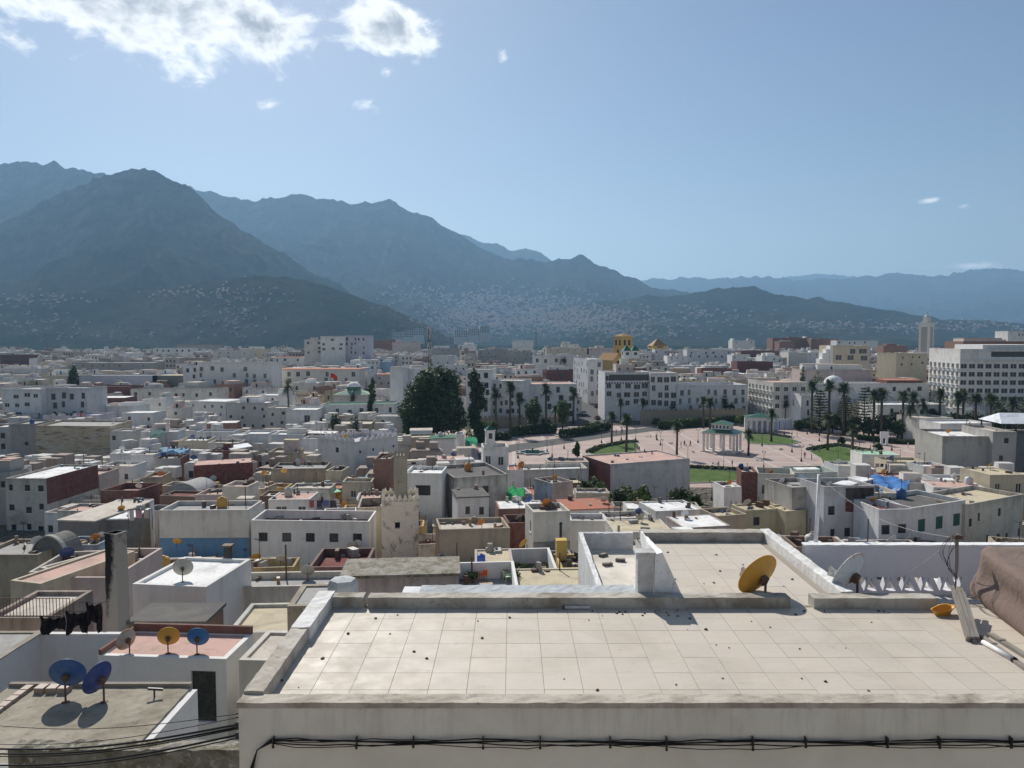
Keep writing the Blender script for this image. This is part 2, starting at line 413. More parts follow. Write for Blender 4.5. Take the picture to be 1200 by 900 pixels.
def _peel(nt, b):
    g = G(nt); v = g.obj(False); h = g.scale(v, (0.22, 0.22, 0.9))
    c = g.mix(g.ramp(g.noise(h, 0.9, 8, 0.68, 0.8), 0.42, 0.62), (0.52, 0.46, 0.37), (0.44, 0.33, 0.21))
    c = g.mix(g.ramp(g.noise(h, 1.6, 7, 0.7, 0.6), 0.52, 0.64, 0, 0.85), c, (0.115, 0.105, 0.09))
    c = g.mix(g.ramp(g.noise(v, 1.3, 7, 0.7), 0.58, 0.7, 0, 0.7), c, (0.50, 0.47, 0.42))
    g.L(c, b.inputs['Base Color']); g.bump(g.noise(v, 4, 6, 0.65), 0.4, 0.05, b)
mat('peeling_plaster', rough=0.95, spec=0.1, fn=_peel)
# ------------------------------------------------------------------ terrain: town slope, valley and mountains, one sheet
GP = [(-400, 17), (0, 17), (20, 15), (40, 10.5), (70, 5), (110, 2.6), (150, 0.3), (165, 0), (310, 0), (345, 3), (420, 7), (550, 9), (760, 10), (900, 2), (1200, -45), (1700, -60), (60000, -60)]
GPX = np.array([p[0] for p in GP], float); GPZ = np.array([p[1] for p in GP], float)
def gz(Y): return float(np.interp(Y, GPX, GPZ))
def vnoise(x, y, seed=0):
    xi = np.floor(x).astype(np.int64); yi = np.floor(y).astype(np.int64); fx = x - xi; fy = y - yi
    fx = fx * fx * (3 - 2 * fx); fy = fy * fy * (3 - 2 * fy)
    def h(a, b):
        n = (a * 374761393 + b * 668265263 + seed * 974711) & 0x7fffffff
        n = ((n ^ (n >> 13)) * 1274126177) & 0x7fffffff
        return ((n ^ (n >> 16)) & 0xffff) / 65535.0
    return (h(xi, yi) * (1 - fx) + h(xi + 1, yi) * fx) * (1 - fy) + (h(xi, yi + 1) * (1 - fx) + h(xi + 1, yi + 1) * fx) * fy
def fbm(x, y, oct=5, seed=0, ridge=False):
    s = 0; a = 0.5; t = 0
    for i in range(oct):
        n = vnoise(x, y, seed + i)
        if ridge: n = 1 - abs(2 * n - 1)
        s = s + a * n; t += a; a *= 0.52; x = x * 2.03 + 17.1; y = y * 2.03 + 5.3
    return s / t
# skylines read from the photograph (pixel column, pixel row), each ridge with its distance in metres and the share of it where its foot starts
RIDGES = [
    (4600, 0.52, [(-900, 300), (-500, 240), (-200, 205), (0, 197), (50, 191), (100, 195), (130, 208), (200, 235), (260, 262), (320, 300), (380, 345), (450, 400)]),
    (3300, 0.50, [(-900, 380), (-400, 345), (-200, 300), (0, 268), (60, 240), (110, 218), (150, 204), (178, 199), (205, 211), (240, 233), (280, 264), (330, 299), (370, 318), (400, 336), (450, 372), (480, 400)]),
    (2300, 0.55, [(-900, 372), (-300, 366), (0, 352), (120, 345), (220, 336), (300, 322), (340, 326), (400, 342), (450, 358), (490, 374), (530, 396), (560, 405)]),
    (5600, 0.50, [(120, 300), (180, 245), (222, 219), (262, 231), (300, 237), (340, 233), (360, 228), (385, 233), (412, 239), (430, 232), (445, 236), (462, 239), (478, 250), (492, 252), (506, 256), (530, 272), (560, 290), (600, 303), (640, 309), (665, 302), (684, 302), (706, 313), (740, 328), (775, 338), (820, 350), (900, 372), (980, 400)]),
    (8200, 0.62, [(420, 400), (500, 262), (535, 271), (560, 282), (600, 293), (628, 296), (645, 305), (680, 345), (720, 400)]),
    (4100, 0.50, [(560, 400), (640, 372), (700, 352), (780, 347), (830, 341), (880, 338), (920, 344), (980, 354), (1040, 364), (1100, 373), (1200, 380), (1500, 388), (2100, 392)]),
    (11000, 0.50, [(640, 400), (720, 334), (760, 328), (800, 325), (830, 328), (870, 324), (920, 326), (960, 328), (1000, 325), (1050, 321), (1100, 323), (1130, 317), (1165, 315), (1200, 318), (1400, 308), (2100, 330)]),
    (14000, 0.7, [(850, 400), (900, 327), (940, 323), (965, 321), (1000, 325), (1060, 400)]),
]
def kslope(y):
    v = (CY - y) / F
    return (-SP + v * CP) / (CP + v * SP)
def height(X, Y):
    X = np.asarray(X, float); Y = np.asarray(Y, float)
    z = np.interp(Y, GPX, GPZ)
    far = np.clip((Y - 850) / 500, 0, 1)
    z = z + far * (fbm(X / 420, Y / 420, 4, 3) - 0.5) * 46
    xs = 600 + 900 * X / np.maximum(Y, 60)
    wob = fbm(X / 900, Y / 900, 5, 11, True); fine = fbm(X / 260, Y / 260, 5, 21, True); crag = fbm(X / 210, Y / 420, 5, 31, True); gul = fbm(X / 330 + Y / 1900, Y / 900, 5, 51, True)
    for i, (D, ft, pr) in enumerate(RIDGES):
        px = np.array([p[0] for p in pr], float); py = np.array([p[1] for p in pr], float)
        yp = np.interp(xs, px, py)
        Dl = D * (1 + 0.10 * (fbm(xs / 160, xs * 0 + i * 7.7, 3, 40 + i) - 0.5))
        Hr = CAMZ + Dl * kslope(yp)
        s = np.clip((Y / Dl - ft) / (1 - ft), 0, 1)
        body = s ** 1.15 * (1 - 0.55 * (1 - wob) * 4 * s * (1 - s)) - 0.16 * (1 - fine) * np.clip(3 * s * (1 - s), 0, 1)
        h = -60 + (Hr + 60) * body + (crag - .62) * np.clip(Hr, 0, 520) * .20 * s ** 1.5 + (gul - .6) * np.clip(Hr, 0, 600) * .15 * np.clip(4 * s * (1.05 - s), 0, 1)
        over = np.clip(Y / Dl - 1, 0, 5)
        h = np.where(Y > Dl, h - over * (Hr + 90) * 1.6, h)
        h = np.where(s > 0, h, -1e4)
        z = np.maximum(z, h)
    return z
def build_terrain():
    rows = np.concatenate([np.array([-400, -150, -40.0]), np.linspace(0, 900, 91), np.geomspace(915, 15500, 430)])
    t = np.concatenate([np.linspace(-900, -140, 60)[:-1], np.linspace(-140, 1340, 900), np.linspace(1340, 2100, 60)[1:]]); t = (t - 600) / 900
    Yg, Tg = np.meshgrid(rows, t, indexing='ij')
    Xg = np.maximum(Yg, 70) * Tg
    Z = height(Xg, Yg)
    nr, nc = Yg.shape
    me = bpy.data.meshes.new('terrain')
    co = np.stack([Xg, Yg, Z], -1).reshape(-1, 3)
    idx = np.arange(nr * nc).reshape(nr, nc)
    q = np.stack([idx[:-1, :-1], idx[:-1, 1:], idx[1:, 1:], idx[1:, :-1]], -1).reshape(-1, 4)
    me.vertices.add(len(co)); me.vertices.foreach_set('co', co.ravel())
    me.loops.add(q.size); me.loops.foreach_set('vertex_index', q.ravel().astype(np.int32))
    me.polygons.add(len(q)); me.polygons.foreach_set('loop_start', np.arange(0, q.size, 4, dtype=np.int32))
    me.polygons.foreach_set('use_smooth', np.ones(len(q), bool))
    me.update(calc_edges=True); me.validate()
    me.materials.append(MAT['hill_scrub'])
    structure('terrain', me)
build_terrain()

# ------------------------------------------------------------------ plaza, road, street, lawns
def sheet(name, pts, z, m, kind='structure', h=0.05):
    mb = MB(); mb.prism([(p[0], p[1]) for p in pts], z - h, z); o = add(name, mb.mesh(name, [m])); o['kind'] = kind; return o
def pz(pts, z=0.0): return [atZ(x, y, z) for x, y in pts]
sheet('plaza_pavement', [(-30, 146), (95, 146), (195, 196), (185, 262), (120, 296), (30, 284), (-22, 272), (-36, 215)], 0.03, 'plaza_paving')
sheet('road', pz([(560, 531), (600, 521), (660, 513), (722, 505), (760, 501), (860, 494), (860, 499), (760, 506), (724, 511), (662, 520), (602, 529), (560, 540)]), 0.05, 'asphalt')
def street():
    mb = MB(); n = 24; L0, L1 = [], []
    for i in range(n + 1):
        Y = 284 + (520 - 284) * i / n
        xc = 28.5 + (Y - 284) * 0.098; w = 6.2
        z = gz(Y) + 0.16
        L0.append((xc - w, Y, z)); L1.append((xc + w, Y, z))
    for i in range(n): mb.face([L0[i], L1[i], L1[i + 1], L0[i + 1]])
    structure('street', mb.mesh('street', ['asphalt']))
street()
LAWNS = [[(690, 531), (702, 525), (730, 520), (746, 519), (749, 524), (742, 530), (720, 535), (700, 536)],
         [(806, 549), (840, 551), (870, 553), (876, 558), (872, 563), (845, 565), (806, 566)],
         [(872, 509), (900, 510), (925, 514), (938, 518), (925, 521), (900, 521), (876, 519)],
         [(948, 529), (965, 525), (982, 523), (1004, 528), (1022, 531), (1018, 537), (1000, 542), (975, 547), (966, 546), (962, 537)],
         [(872, 506), (940, 500), (960, 503), (900, 511)]]
for i, L in enumerate(LAWNS[:4]):
    P = pz(L, 0.12)
    o = sheet('lawn', P, 0.16, 'lawn_grass'); 
    c = sum(P, Vector()) / len(P)
    mb = MB()
    for j in range(len(P)):
        a, b = P[j], P[(j + 1) % len(P)]
        a2, b2 = c + (a - c) * 1.035, c + (b - c) * 1.035
        k = len(mb.v); mb.v += [(p.x, p.y, z) for z in (0.02, 0.26) for p in (a, b, b2, a2)]
        for f in ((4, 5, 6, 7), (0, 1, 5, 4), (2, 3, 7, 6)): mb.f.append(tuple(k + q for q in f)); mb.m.append(0)
    structure('lawn_kerb', mb.mesh('lawn_kerb', ['kerb_stone']))

# ------------------------------------------------------------------ houses
WALLS = {'w': ((.76, .745, .715), 'white'), 'v': ((.70, .70, .70), 'cool white'), 'o': ((.64, .61, .55), 'off-white'), 'c': ((.60, .52, .38), 'cream'),
         'g': ((.36, .35, .335), 'grey'), 's': ((.44, .37, .27), 'stained beige'), 'r': ((.135, .035, .032), 'maroon'), 'b': ((.24, .12, .085), 'brick-brown'),
         'k': ((.55, .45, .42), 'pinkish'), 'l': ((.54, .52, .58), 'lilac'), 'u': ((.36, .50, .66), 'pale blue'), 'y': ((.60, .44, .15), 'ochre'), 'd': ((.17, .165, .16), 'dark grey')}
ROOFS = {'W': ((.80, .79, .77), 'bright white'), 'B': ((.56, .50, .43), 'beige'), 'P': ((.56, .37, .31), 'pink'), 'R': ((.42, .16, .10), 'red tiled'), 'G': ((.37, .36, .345), 'grey'),
         'D': ((.12, .115, .11), 'dark'), 'E': ((.05, .16, .10), 'green tiled'), 'T': ((.36, .58, .42), 'pale green tin'), 'M': ((.17, .05, .045), 'maroon'), 'S': ((.55, .47, .33), 'sandy'), 'L': ((.60, .57, .64), 'lilac')}
DT = [(395, 900), (405, 750), (412, 640), (420, 540), (430, 450), (440, 390), (450, 340), (470, 275), (490, 230), (510, 190), (530, 163), (560, 132), (585, 108), (600, 96), (620, 82), (640, 70), (660, 57), (690, 42), (720, 36), (770, 30), (850, 20)]
def depth(y): return float(np.interp(y, [d[0] for d in DT], [d[1] for d in DT]))
WIN = {}
def window_mesh(w, h, st):
    key = (round(w, 1), round(h, 1), st)
    if key not in WIN:
        w, h = key[0], key[1]; mb = MB(); a, b = w / 2, h / 2
        mb.box(-a, a, 0.15, 0.19, -b, b, 0)
        if st == 'plain': mb.box(-a - .05, a + .05, -0.05, 0.14, -b - .10, -b, 1)
        elif st == 'frame':
            for q in (-a, a - .06): mb.box(q, q + .06, 0.06, 0.149, -b, b, 1)
            mb.box(-a + .06, a - .06, 0.06, 0.149, b - .06, b, 1); mb.box(-a + .06, a - .06, 0.06, 0.149, -b, -b + .06, 1); mb.box(-.03, .03, 0.07, 0.149, -b + .06, b - .06, 1)
            mb.box(-a - .08, a + .08, -0.08, 0.05, -b - .10, -b, 1)
        elif st == 'grille':
            n = max(2, int(w / .22))
            for i in range(n): x = -a + w * (i + .5) / n; mb.box(x - .012, x + .012, -.04, -.015, -b, b, 2)
            for z in (-b + .1, b - .1): mb.box(-a, a, -.014, .01, z - .015, z + .015, 2)
        elif st == 'shutter':
            for q in (-1, 1):
                mb.box(min(q * .02, q * a), max(q * .02, q * a), 0.03, 0.07, -b, b, 3)
                for i in range(5): z = -b + h * (i + .5) / 5; mb.box(min(q * .08, q * (a - .06)), max(q * .08, q * (a - .06)), 0.0, 0.029, z - h * .035, z + h * .035, 3)
        elif st == 'wide':
            mb.box(-a - .1, a + .1, -.75, .10, -b - .14, -b, 1)
            for i in range(3): x = -a + w * (i + .5) / 3; mb.box(x - .03, x + .03, 0.06, 0.149, -b, b, 1)
        WIN[key] = mb.mesh('window', ['window_glass', 'white_trim', 'dark_metal', 'green_shutter'])
    return WIN[key]
HOUSES = []           # footprints and what must stay in sight: dict(x0,x1,yt,yv,Y,poly)
LANDM = []            # (phrase, X, Y)
LABELS = {}
NDISH = [0]
def wallface(mb, o, u, w, h, holes, dpt=.2):
    o = Vector(o); u = Vector(u); n = u.cross(Vector((0, 0, 1))); inn = -n
    us = sorted({0.0, w, *[q for H in holes for q in H[:2]]}); vsl = sorted({0.0, h, *[q for H in holes for q in H[2:]]})
    P = lambda a, b, d=0.0: o + u * a + Vector((0, 0, b)) + inn * d
    for i in range(len(us) - 1):
        for j in range(len(vsl) - 1):
            a0, a1, b0, b1 = us[i], us[i + 1], vsl[j], vsl[j + 1]; ca, cb = (a0 + a1) / 2, (b0 + b1) / 2
            if any(H[0] < ca < H[1] and H[2] < cb < H[3] for H in holes): continue
            mb.face([P(a0, b0), P(a1, b0), P(a1, b1), P(a0, b1)])
    for a0, a1, b0, b1 in holes:
        mb.face([P(a0, b0), P(a0, b1), P(a0, b1, dpt), P(a0, b0, dpt)]); mb.face([P(a1, b0), P(a1, b0, dpt), P(a1, b1, dpt), P(a1, b1)])
        mb.face([P(a0, b0), P(a0, b0, dpt), P(a1, b0, dpt), P(a1, b0)]); mb.face([P(a0, b1), P(a1, b1), P(a1, b1, dpt), P(a0, b1, dpt)])
def winrows(w, H, spec, rnd, top=None):
    """holes and windows for one wall: spec = (columns, rows, width, height, style)"""
    nc, nr, ww, wh, st = spec; out = []
    nc = max(1, min(nc, int((w - .3) / (ww + .25))))
    top = 1.0 if top is None else top
    for r_ in range(nr):
        zc = H - top - wh / 2 - r_ * 3.1
        if zc - wh / 2 < 0.3: break
        for c in range(nc):
            if rnd and random.random() < rnd: continue
            xc = w * (c + .5) / nc + (random.uniform(-.3, .3) * (w / nc - ww - .2) if rnd else 0)
            z = zc + (random.uniform(-.35, .35) if rnd else 0)
            k = random.uniform(.8, 1.2) if rnd else 1
            a = ww * k / 2; a = min(a, w / 2 - .1); b = wh / 2
            xc = min(max(xc, a + .1), w - a - .1)
            a0, a1, b0, b1 = xc - round(2 * a, 1) / 2, xc + round(2 * a, 1) / 2, z - round(2 * b, 1) / 2, z + round(2 * b, 1) / 2
            if b0 < .2 or a0 < .05 or a1 > w - .05: continue
            if any(a0 < q[1] + .1 and a1 > q[0] - .1 and b0 < q[3] + .1 and b1 > q[2] - .1 for q in out): continue
            out.append((a0, a1, b0, b1, st))
    return out
def house_world(cx, cy, w, d, rot, ztop, wall='w', roof='B', win=None, lwin=None, rwin=None, par=0.5, dirt=0.4, rnd=0.25, base=None, label=None, cat='house', name='house', group='houses of the old town',
                rooms=0, merlons=None, wcol=None, top=None, door=None, wm='plaster', band=None):
    zb = (gz(cy) - 1.2) if base is None else base
    H = max(ztop - zb, 1.5)
    root = empty(name, (cx, cy, zb), rot, label, cat, group)
    if group == 'houses of the old town' and cy > 45: root.rotation_euler = (random.uniform(-.013, .013), random.uniform(-.018, .018), rot)
    mb = MB(); wins = []
    F4 = [((-w / 2, -d / 2, 0), (1, 0, 0), w, win), ((w / 2, -d / 2, 0), (0, 1, 0), d, rwin), ((w / 2, d / 2, 0), (-1, 0, 0), w, None), ((-w / 2, d / 2, 0), (0, -1, 0), d, lwin)]
    for o, u, L, sp in F4:
        hs = winrows(L, H - par, sp, rnd, top) if sp else []
        if door and u == (1, 0, 0):
            hs = [q for q in hs if not (q[0] < door[0] + door[1] + .2 and q[1] > door[0] - .2 and q[2] < door[2] + door[3] + .2)]
            hs.append((door[0], door[0] + door[1], door[2], door[2] + door[3], 'door'))
        wallface(mb, o, u, L, H, [q[:4] for q in hs])
        for q in hs: wins.append((o, u, q))
    t = .22
    if par > 0:
        zi = H - par
        A = [(-w / 2, -d / 2), (w / 2, -d / 2), (w / 2, d / 2), (-w / 2, d / 2)]; Bq = [(-w / 2 + t, -d / 2 + t), (w / 2 - t, -d / 2 + t), (w / 2 - t, d / 2 - t), (-w / 2 + t, d / 2 - t)]
        for i in range(4):
            j = (i + 1) % 4
            mb.face([(*A[i], H), (*A[j], H), (*Bq[j], H), (*Bq[i], H)])
            mb.face([(*Bq[i], H), (*Bq[j], H), (*Bq[j], zi - .05), (*Bq[i], zi - .05)])
    col = wcol or WALLS[wall][0]
    wo = add('wall', mb.mesh('wall', [wm]), root, color=(*col, dirt))
    mb = MB()
    if par > 0: mb.box(-w / 2 + t - .02, w / 2 - t + .02, -d / 2 + t - .02, d / 2 - t + .02, H - par - .12, H - par)
    else: mb.box(-w / 2 - .12, w / 2 + .12, -d / 2 - .12, d / 2 + .12, H + .002, H + .16)
    add('roof', mb.mesh('roof', ['roofing']), root, color=(*ROOFS[roof][0], .5))
    for o, u, (a0, a1, b0, b1, st) in wins:
        o = Vector(o); u = Vector(u)
        if st == 'door':
            m2 = MB(); ww, hh = a1 - a0, b1 - b0
            m2.box(-ww / 2, ww / 2, .12, .16, -hh / 2, hh / 2)
            for q in (0.08, .36, .64): m2.box(-ww / 2 + .12, ww / 2 - .12, .10, .119, -hh / 2 + hh * q, -hh / 2 + hh * (q + .22))
            me = m2.mesh('door', ['paint'])
            add('door', me, root, o + u * ((a0 + a1) / 2) + Vector((0, 0, (b0 + b1) / 2)), color=(.03, .035, .034, .5))
        else:
            add('window', window_mesh(a1 - a0, b1 - b0, st), root, o + u * ((a0 + a1) / 2) + Vector((0, 0, (b0 + b1) / 2)), rz=math.atan2(u.y, u.x))
    zr = H - par
    if group == 'houses of the old town' and 46 < cy < 190 and w > 2.6 and d > 2.6:
        jb = MB(); rj = random.Random(int(cx * 31 + cy * 17))
        for k in range(rj.randint(3, 9)):
            a, b_ = rj.uniform(-w / 2 + .5, w / 2 - .5), rj.choice((rj.uniform(-d / 2 + .4, d / 2 - .4), d / 2 - .5)); sx, sy, sz = rj.choice((.06, .12, .2, .5)), rj.uniform(.06, .3), rj.choice((.1, .2, .35, .7))
            jb.box(-sx, sx, -sy, sy, 0, sz, rj.choice((0, 0, 1, 2)), Matrix.Translation((a, b_, zr + .003)) @ Matrix.Rotation(rj.uniform(0, 3), 4, 'Z'))
        if rj.random() < .5: a = rj.uniform(-w / 3, w / 3); jb.tube([(a, d / 2 - .4, zr), (a, d / 2 - .4, zr + rj.uniform(1, 2.6))], .06, 5, 2)
        add('roof_junk', jb.mesh('roof_junk', ['paint', 'plaster', 'rusty_metal']), root, color=(*rj.choice([(.08, .07, .06), (.3, .2, .14), (.1, .14, .2), (.35, .33, .3)]), .5))['kind'] = 'stuff'
    for k in range(rooms):
        rw, rd, rh = random.uniform(1.6, w * .7), random.uniform(1.6, d * .6), random.uniform(1.0, 2.8)
        rx = random.uniform(-w / 2 + t + rw / 2, w / 2 - t - rw / 2); ry = random.uniform(-d / 2 + d * .4, d / 2 - t - rd / 2) if d * .6 > rd + .3 else d / 2 - t - rd / 2 - .02
        m2 = MB()
        dr = random.random() < .5 and rh > 1.5
        hs = [(rw * .3, rw * .3 + .75, .05, min(1.7, rh - .2))] if dr else []
        wallface(m2, (-rw / 2, -rd / 2, 0), (1, 0, 0), rw, rh, hs); wallface(m2, (rw / 2, -rd / 2, 0), (0, 1, 0), rd, rh, []); wallface(m2, (rw / 2, rd / 2, 0), (-1, 0, 0), rw, rh, []); wallface(m2, (-rw / 2, rd / 2, 0), (0, -1, 0), rd, rh, [])
        rr = add('roof_room', m2.mesh('roof_room', ['plaster']), root, (rx, ry, zr), color=(*(random.choice([col, WALLS['w'][0], WALLS['o'][0], WALLS['k'][0]])), dirt))
        m2 = MB(); ov = random.choice((-.15, -.15, .08)); m2.box(-rw / 2 - ov, rw / 2 + ov, -rd / 2 - ov, rd / 2 + ov, rh - .15, rh + (.06 if ov < 0 else .1))
        add('roof', m2.mesh('roof', ['roofing']), rr, color=(*ROOFS[random.choice('WBBPGGSD')][0], .5))
        if not dr: continue
        m2 = MB(); m2.box(rw * .3 - rw / 2, rw * .3 + .75 - rw / 2, -rd / 2 + .14, -rd / 2 + .18, .05, min(1.7, rh - .2)); add('door', m2.mesh('door', ['dark_void']), rr)
    if merlons:
        mw, mh, gp = merlons
        m2 = MB(); m2.face([(-mw / 2, -.12, 0), (mw / 2, -.12, 0), (mw / 2, -.12, mh * .45), (0, -.12, mh), (-mw / 2, -.12, mh * .45)])
        m2.face([(-mw / 2, .12, 0), (-mw / 2, .12, mh * .45), (0, .12, mh), (mw / 2, .12, mh * .45), (mw / 2, .12, 0)])
        pr = [(-mw / 2, 0), (-mw / 2, mh * .45), (0, mh), (mw / 2, mh * .45), (mw / 2, 0)]
        for i in range(4): m2.face([(pr[i][0], -.12, pr[i][1]), (pr[i][0], .12, pr[i][1]), (pr[i + 1][0], .12, pr[i + 1][1]), (pr[i + 1][0], -.12, pr[i + 1][1])][::-1])
        me = m2.mesh('merlon', [wm])
        for ax, L, fix in ((0, w, -d / 2 + .12), (0, w, d / 2 - .12), (1, d, -w / 2 + .12), (1, d, w / 2 - .12)):
            n = max(2, int(L / (mw + gp)))
            for i in range(n):
                q = -L / 2 + L * (i + .5) / n
                if ax == 1 and (i == 0 or i == n - 1): continue
                add('merlon', me, root, (q, fix, H - .01) if ax == 0 else (fix, q, H - .01), rz=0 if ax == 0 else R(90), color=(*col, dirt))
    c, s_ = math.cos(rot), math.sin(rot)
    poly = [(cx + c * a - s_ * b, cy + s_ * a + c * b) for a, b in ((-w / 2, -d / 2), (w / 2, -d / 2), (w / 2, d / 2), (-w / 2, d / 2))]
    return dict(root=root, w=w, d=d, H=H, zb=zb, zr=zb + zr, cx=cx, cy=cy, rot=rot, poly=poly, col=col, wall=wall, roof=roof, nwin=len(wins))
def place(x0, x1, yt, Y, dep, rot):
    tm = ((x0 + x1) / 2 - CX) / F; c, s_ = math.cos(rot), math.sin(rot)
    zt = atY((x0 + x1) / 2, yt, Y).z
    Cx, Cy = Y * tm, Y
    f = lambda x: ((x - CX) / F * Cy - Cx) / (c - (x - CX) / F * s_)
    s0, s1 = f(x0), f(x1); w = s1 - s0; m = (s0 + s1) / 2
    fx, fy = Cx + c * m, Cy + s_ * m
    return fx - s_ * dep / 2, fy + c * dep / 2, w, zt
def fit(h, x0=None, x1=None, yt=None, yv=None):
    pr = [pix(p[0], p[1], h['zb'] + h['H']) for p in h['poly']]
    h['x0'] = x0 if x0 is not None else min(p[0] for p in pr); h['x1'] = x1 if x1 is not None else max(p[0] for p in pr)
    h['yt'] = yt if yt is not None else min(p[1] for p in pr); h['yv'] = yv if yv is not None else h['yt'] + 10
    HOUSES.append(h); return h
def B(x0, x1, yt, yv, dep=8, rot=0, wall='w', roof='B', win=None, Y=None, **k):
    Y = Y or depth(yt); rot = R(rot)
    if 'rooms' not in k and 'label' not in k and dep >= 7 and k.get('par', .5) > .1 and Y > 60: k['rooms'] = random.choice((0, 0, 1)) if Y < 260 else 2
    if 60 < Y < 210 and dep <= 10: dep *= .74
    cx, cy, w, zt = place(x0, x1, yt, Y, dep, rot)
    h = house_world(cx, cy, w, dep, rot, zt, wall, roof, win, **k)
    h['auto'] = 'label' not in k
    return fit(h, x0, x1, yt, yv)
# ------------------------------------------------------------------ the town, house by house (pixel columns and rows of each front wall; depth from the roofscape)
p1 = lambda c, r_, st='plain': (c, r_, 0.9, 1.1, st)
p2 = lambda c, r_, st='frame': (c, r_, 1.1, 1.5, st)
FAR = dict(cat='building', name='town_building', group='buildings of the new town')
APT = dict(cat='apartment block', name='apartment_block', group='apartment blocks')
# far skyline
B(0, 34, 416, 430, 14, 0, 'r', 'D', p1(4, 2), label='dark maroon block with white openings at the far left edge of town', **FAR)
B(34, 44, 420, 432, 10, 0, 'w', 'W', **FAR)
B(45, 86, 424, 429, 12, 4, 'c', 'W', **FAR)
B(84, 182, 425, 437, 20, 0, 'g', 'W', (10, 1, .9, 1.2, 'plain'), dirt=.7, label='long dull grey hall with a pale roof strip before the mountain foot', **FAR)
B(88, 184, 440, 450, 16, 0, 'l', 'G', dirt=.3, label='long low lilac-grey windowless wall building below the grey hall', **FAR)
B(0, 48, 432, 441, 12, 0, 'o', 'W', p1(5, 1), **FAR)
B(48, 92, 440, 450, 12, 0, 'c', 'B', p1(5, 1), **FAR)
B(180, 226, 408, 417, 14, 2, 'w', 'W', (6, 1, 1.6, 1.8, 'plain'), label='white block with six dark windows on the skyline', **FAR)
B(208, 252, 404, 412, 22, 0, 'g', 'D', dirt=.6, label='dark grey unfinished block behind the white six-window block', **FAR)
B(250, 292, 411, 424, 16, 0, 'o', 'W', p1(3, 2), label='cream stepped building with concrete posts on its roof', **FAR)
B(286, 312, 409, 424, 14, 0, 'c', 'B', p1(3, 2), **FAR)
B(231, 318, 425, 447, 16, 0, 'w', 'G', (7, 3, 1.5, 2.0, 'wide'), Y=360, par=.9, label='large white building with balcony bays and dark windows', **FAR)
B(214, 231, 428, 447, 14, 0, 'v', 'G', (2, 3, 1.3, 1.9, 'plain'), Y=362, **FAR)
B(178, 214, 440, 448, 14, 0, 'd', 'S', par=.1, label='low dark shed with a sandy flat roof beside the large white building', **FAR)
B(357, 378, 398, 413, 14, 6, 'o', 'W', (3, 3, 1.6, 1.6, 'plain'), Y=520, **APT)
B(376, 405, 394, 413, 16, 6, 'w', 'B', (3, 3, 2.0, 1.6, 'frame'), Y=515, label='tall white apartment block with square windows on the skyline', **APT)
B(405, 428, 393, 413, 18, -8, 'l', 'W', (5, 4, 1.1, 1.8, 'plain'), Y=518, label='lilac-grey slab of the tall apartment block with vertical strips', **APT)
B(320, 407, 419, 430, 14, 0, 'w', 'R', (8, 1, 1.5, 1.8, 'plain'), par=0, label='white upper building under a brown tiled eave with eight windows', **FAR)
B(310, 421, 433, 452, 16, 0, 'o', 'R', (10, 2, 1.7, 2.5, 'frame'), Y=385, par=0, label='long two-storey cream building with brown cornice and tall windows', **FAR)
B(444, 458, 424, 438, 12, 0, 'u', 'W', p1(2, 2), **FAR)
B(441, 460, 439, 462, 12, 0, 'k', 'R', p1(2, 2), par=0, **FAR)
B(340, 372, 449, 462, 14, 0, 'o', 'W', (3, 1, 1.2, 1.8, 'plain'), **FAR)
B(457, 472, 430, 474, 9, -14, 'v', 'W', None, Y=285, dirt=.3, label='tall blank white slab tower left of the big leafy tree', **FAR)
B(472, 486, 432, 470, 9, -14, 'v', 'W', None, Y=290, dirt=.3, label='second blank white slab touching the big leafy tree', **FAR)
B(507, 533, 417, 440, 14, 0, 'w', 'W', p1(2, 2), label='white cube house behind the big leafy tree with bright roof edge', **FAR)
B(521, 546, 428, 446, 12, 0, 'w', 'W', p1(3, 2), **FAR)
B(546, 575, 433, 492, 16, -6, 'w', 'B', (3, 5, 1.5, 2.0, 'plain'), Y=285, label='tall white building with dark windows between two leafy trees', **FAR)
B(576, 612, 446, 490, 16, -14, 'w', 'B', (5, 4, 1.0, 1.7, 'plain'), Y=288, label='white four-storey building behind the slender palms', **FAR)
B(460, 492, 401, 415, 16, 3, 'k', 'P', p1(3, 2), **FAR)
B(430, 460, 399, 412, 16, -3, 'b', 'B', p1(3, 2), **FAR)
B(506, 540, 408, 420, 18, 0, 'g', 'G', p1(4, 1), **FAR)
B(537, 558, 404, 411, 16, 0, 'v', 'W', (4, 1, 2, 1.5, 'plain'), **FAR)
B(560, 606, 411, 426, 18, 4, 'g', 'B', p1(5, 2), **FAR)
B(600, 625, 399, 411, 14, 0, 'w', 'W', p1(3, 1), label='white rooftop block with a stepped parapet right of the thin mast', **FAR)
B(601, 625, 413, 430, 16, 0, 'g', 'G', p1(4, 2), **FAR)
B(624, 678, 417, 431, 18, -2, 'w', 'G', (5, 1, 1.6, 2.2, 'frame'), Y=430, label='long white hall with a dark roof line and arched windows', **FAR)
B(640, 690, 408, 418, 16, 0, 'c', 'W', p1(5, 1), **FAR)
B(688, 724, 408, 420, 14, 0, 'k', 'P', p1(5, 1), **FAR)
B(658, 678, 403, 412, 12, 0, 'o', 'D', p1(2, 1), **FAR)
B(610, 676, 450, 492, 18, 6, 'w', 'P', (5, 4, 1.6, 2.2, 'plain'), Y=300, par=.4, label='white corner building with a pink flat roof beside the street', **FAR)
B(689, 706, 421, 470, 26, 10, 'v', 'W', (2, 5, 1.5, 2.2, 'wide'), Y=345, lwin=(6, 5, 1.3, 2.0, 'plain'), label='bluish white corner house with balconies along the street', **FAR)
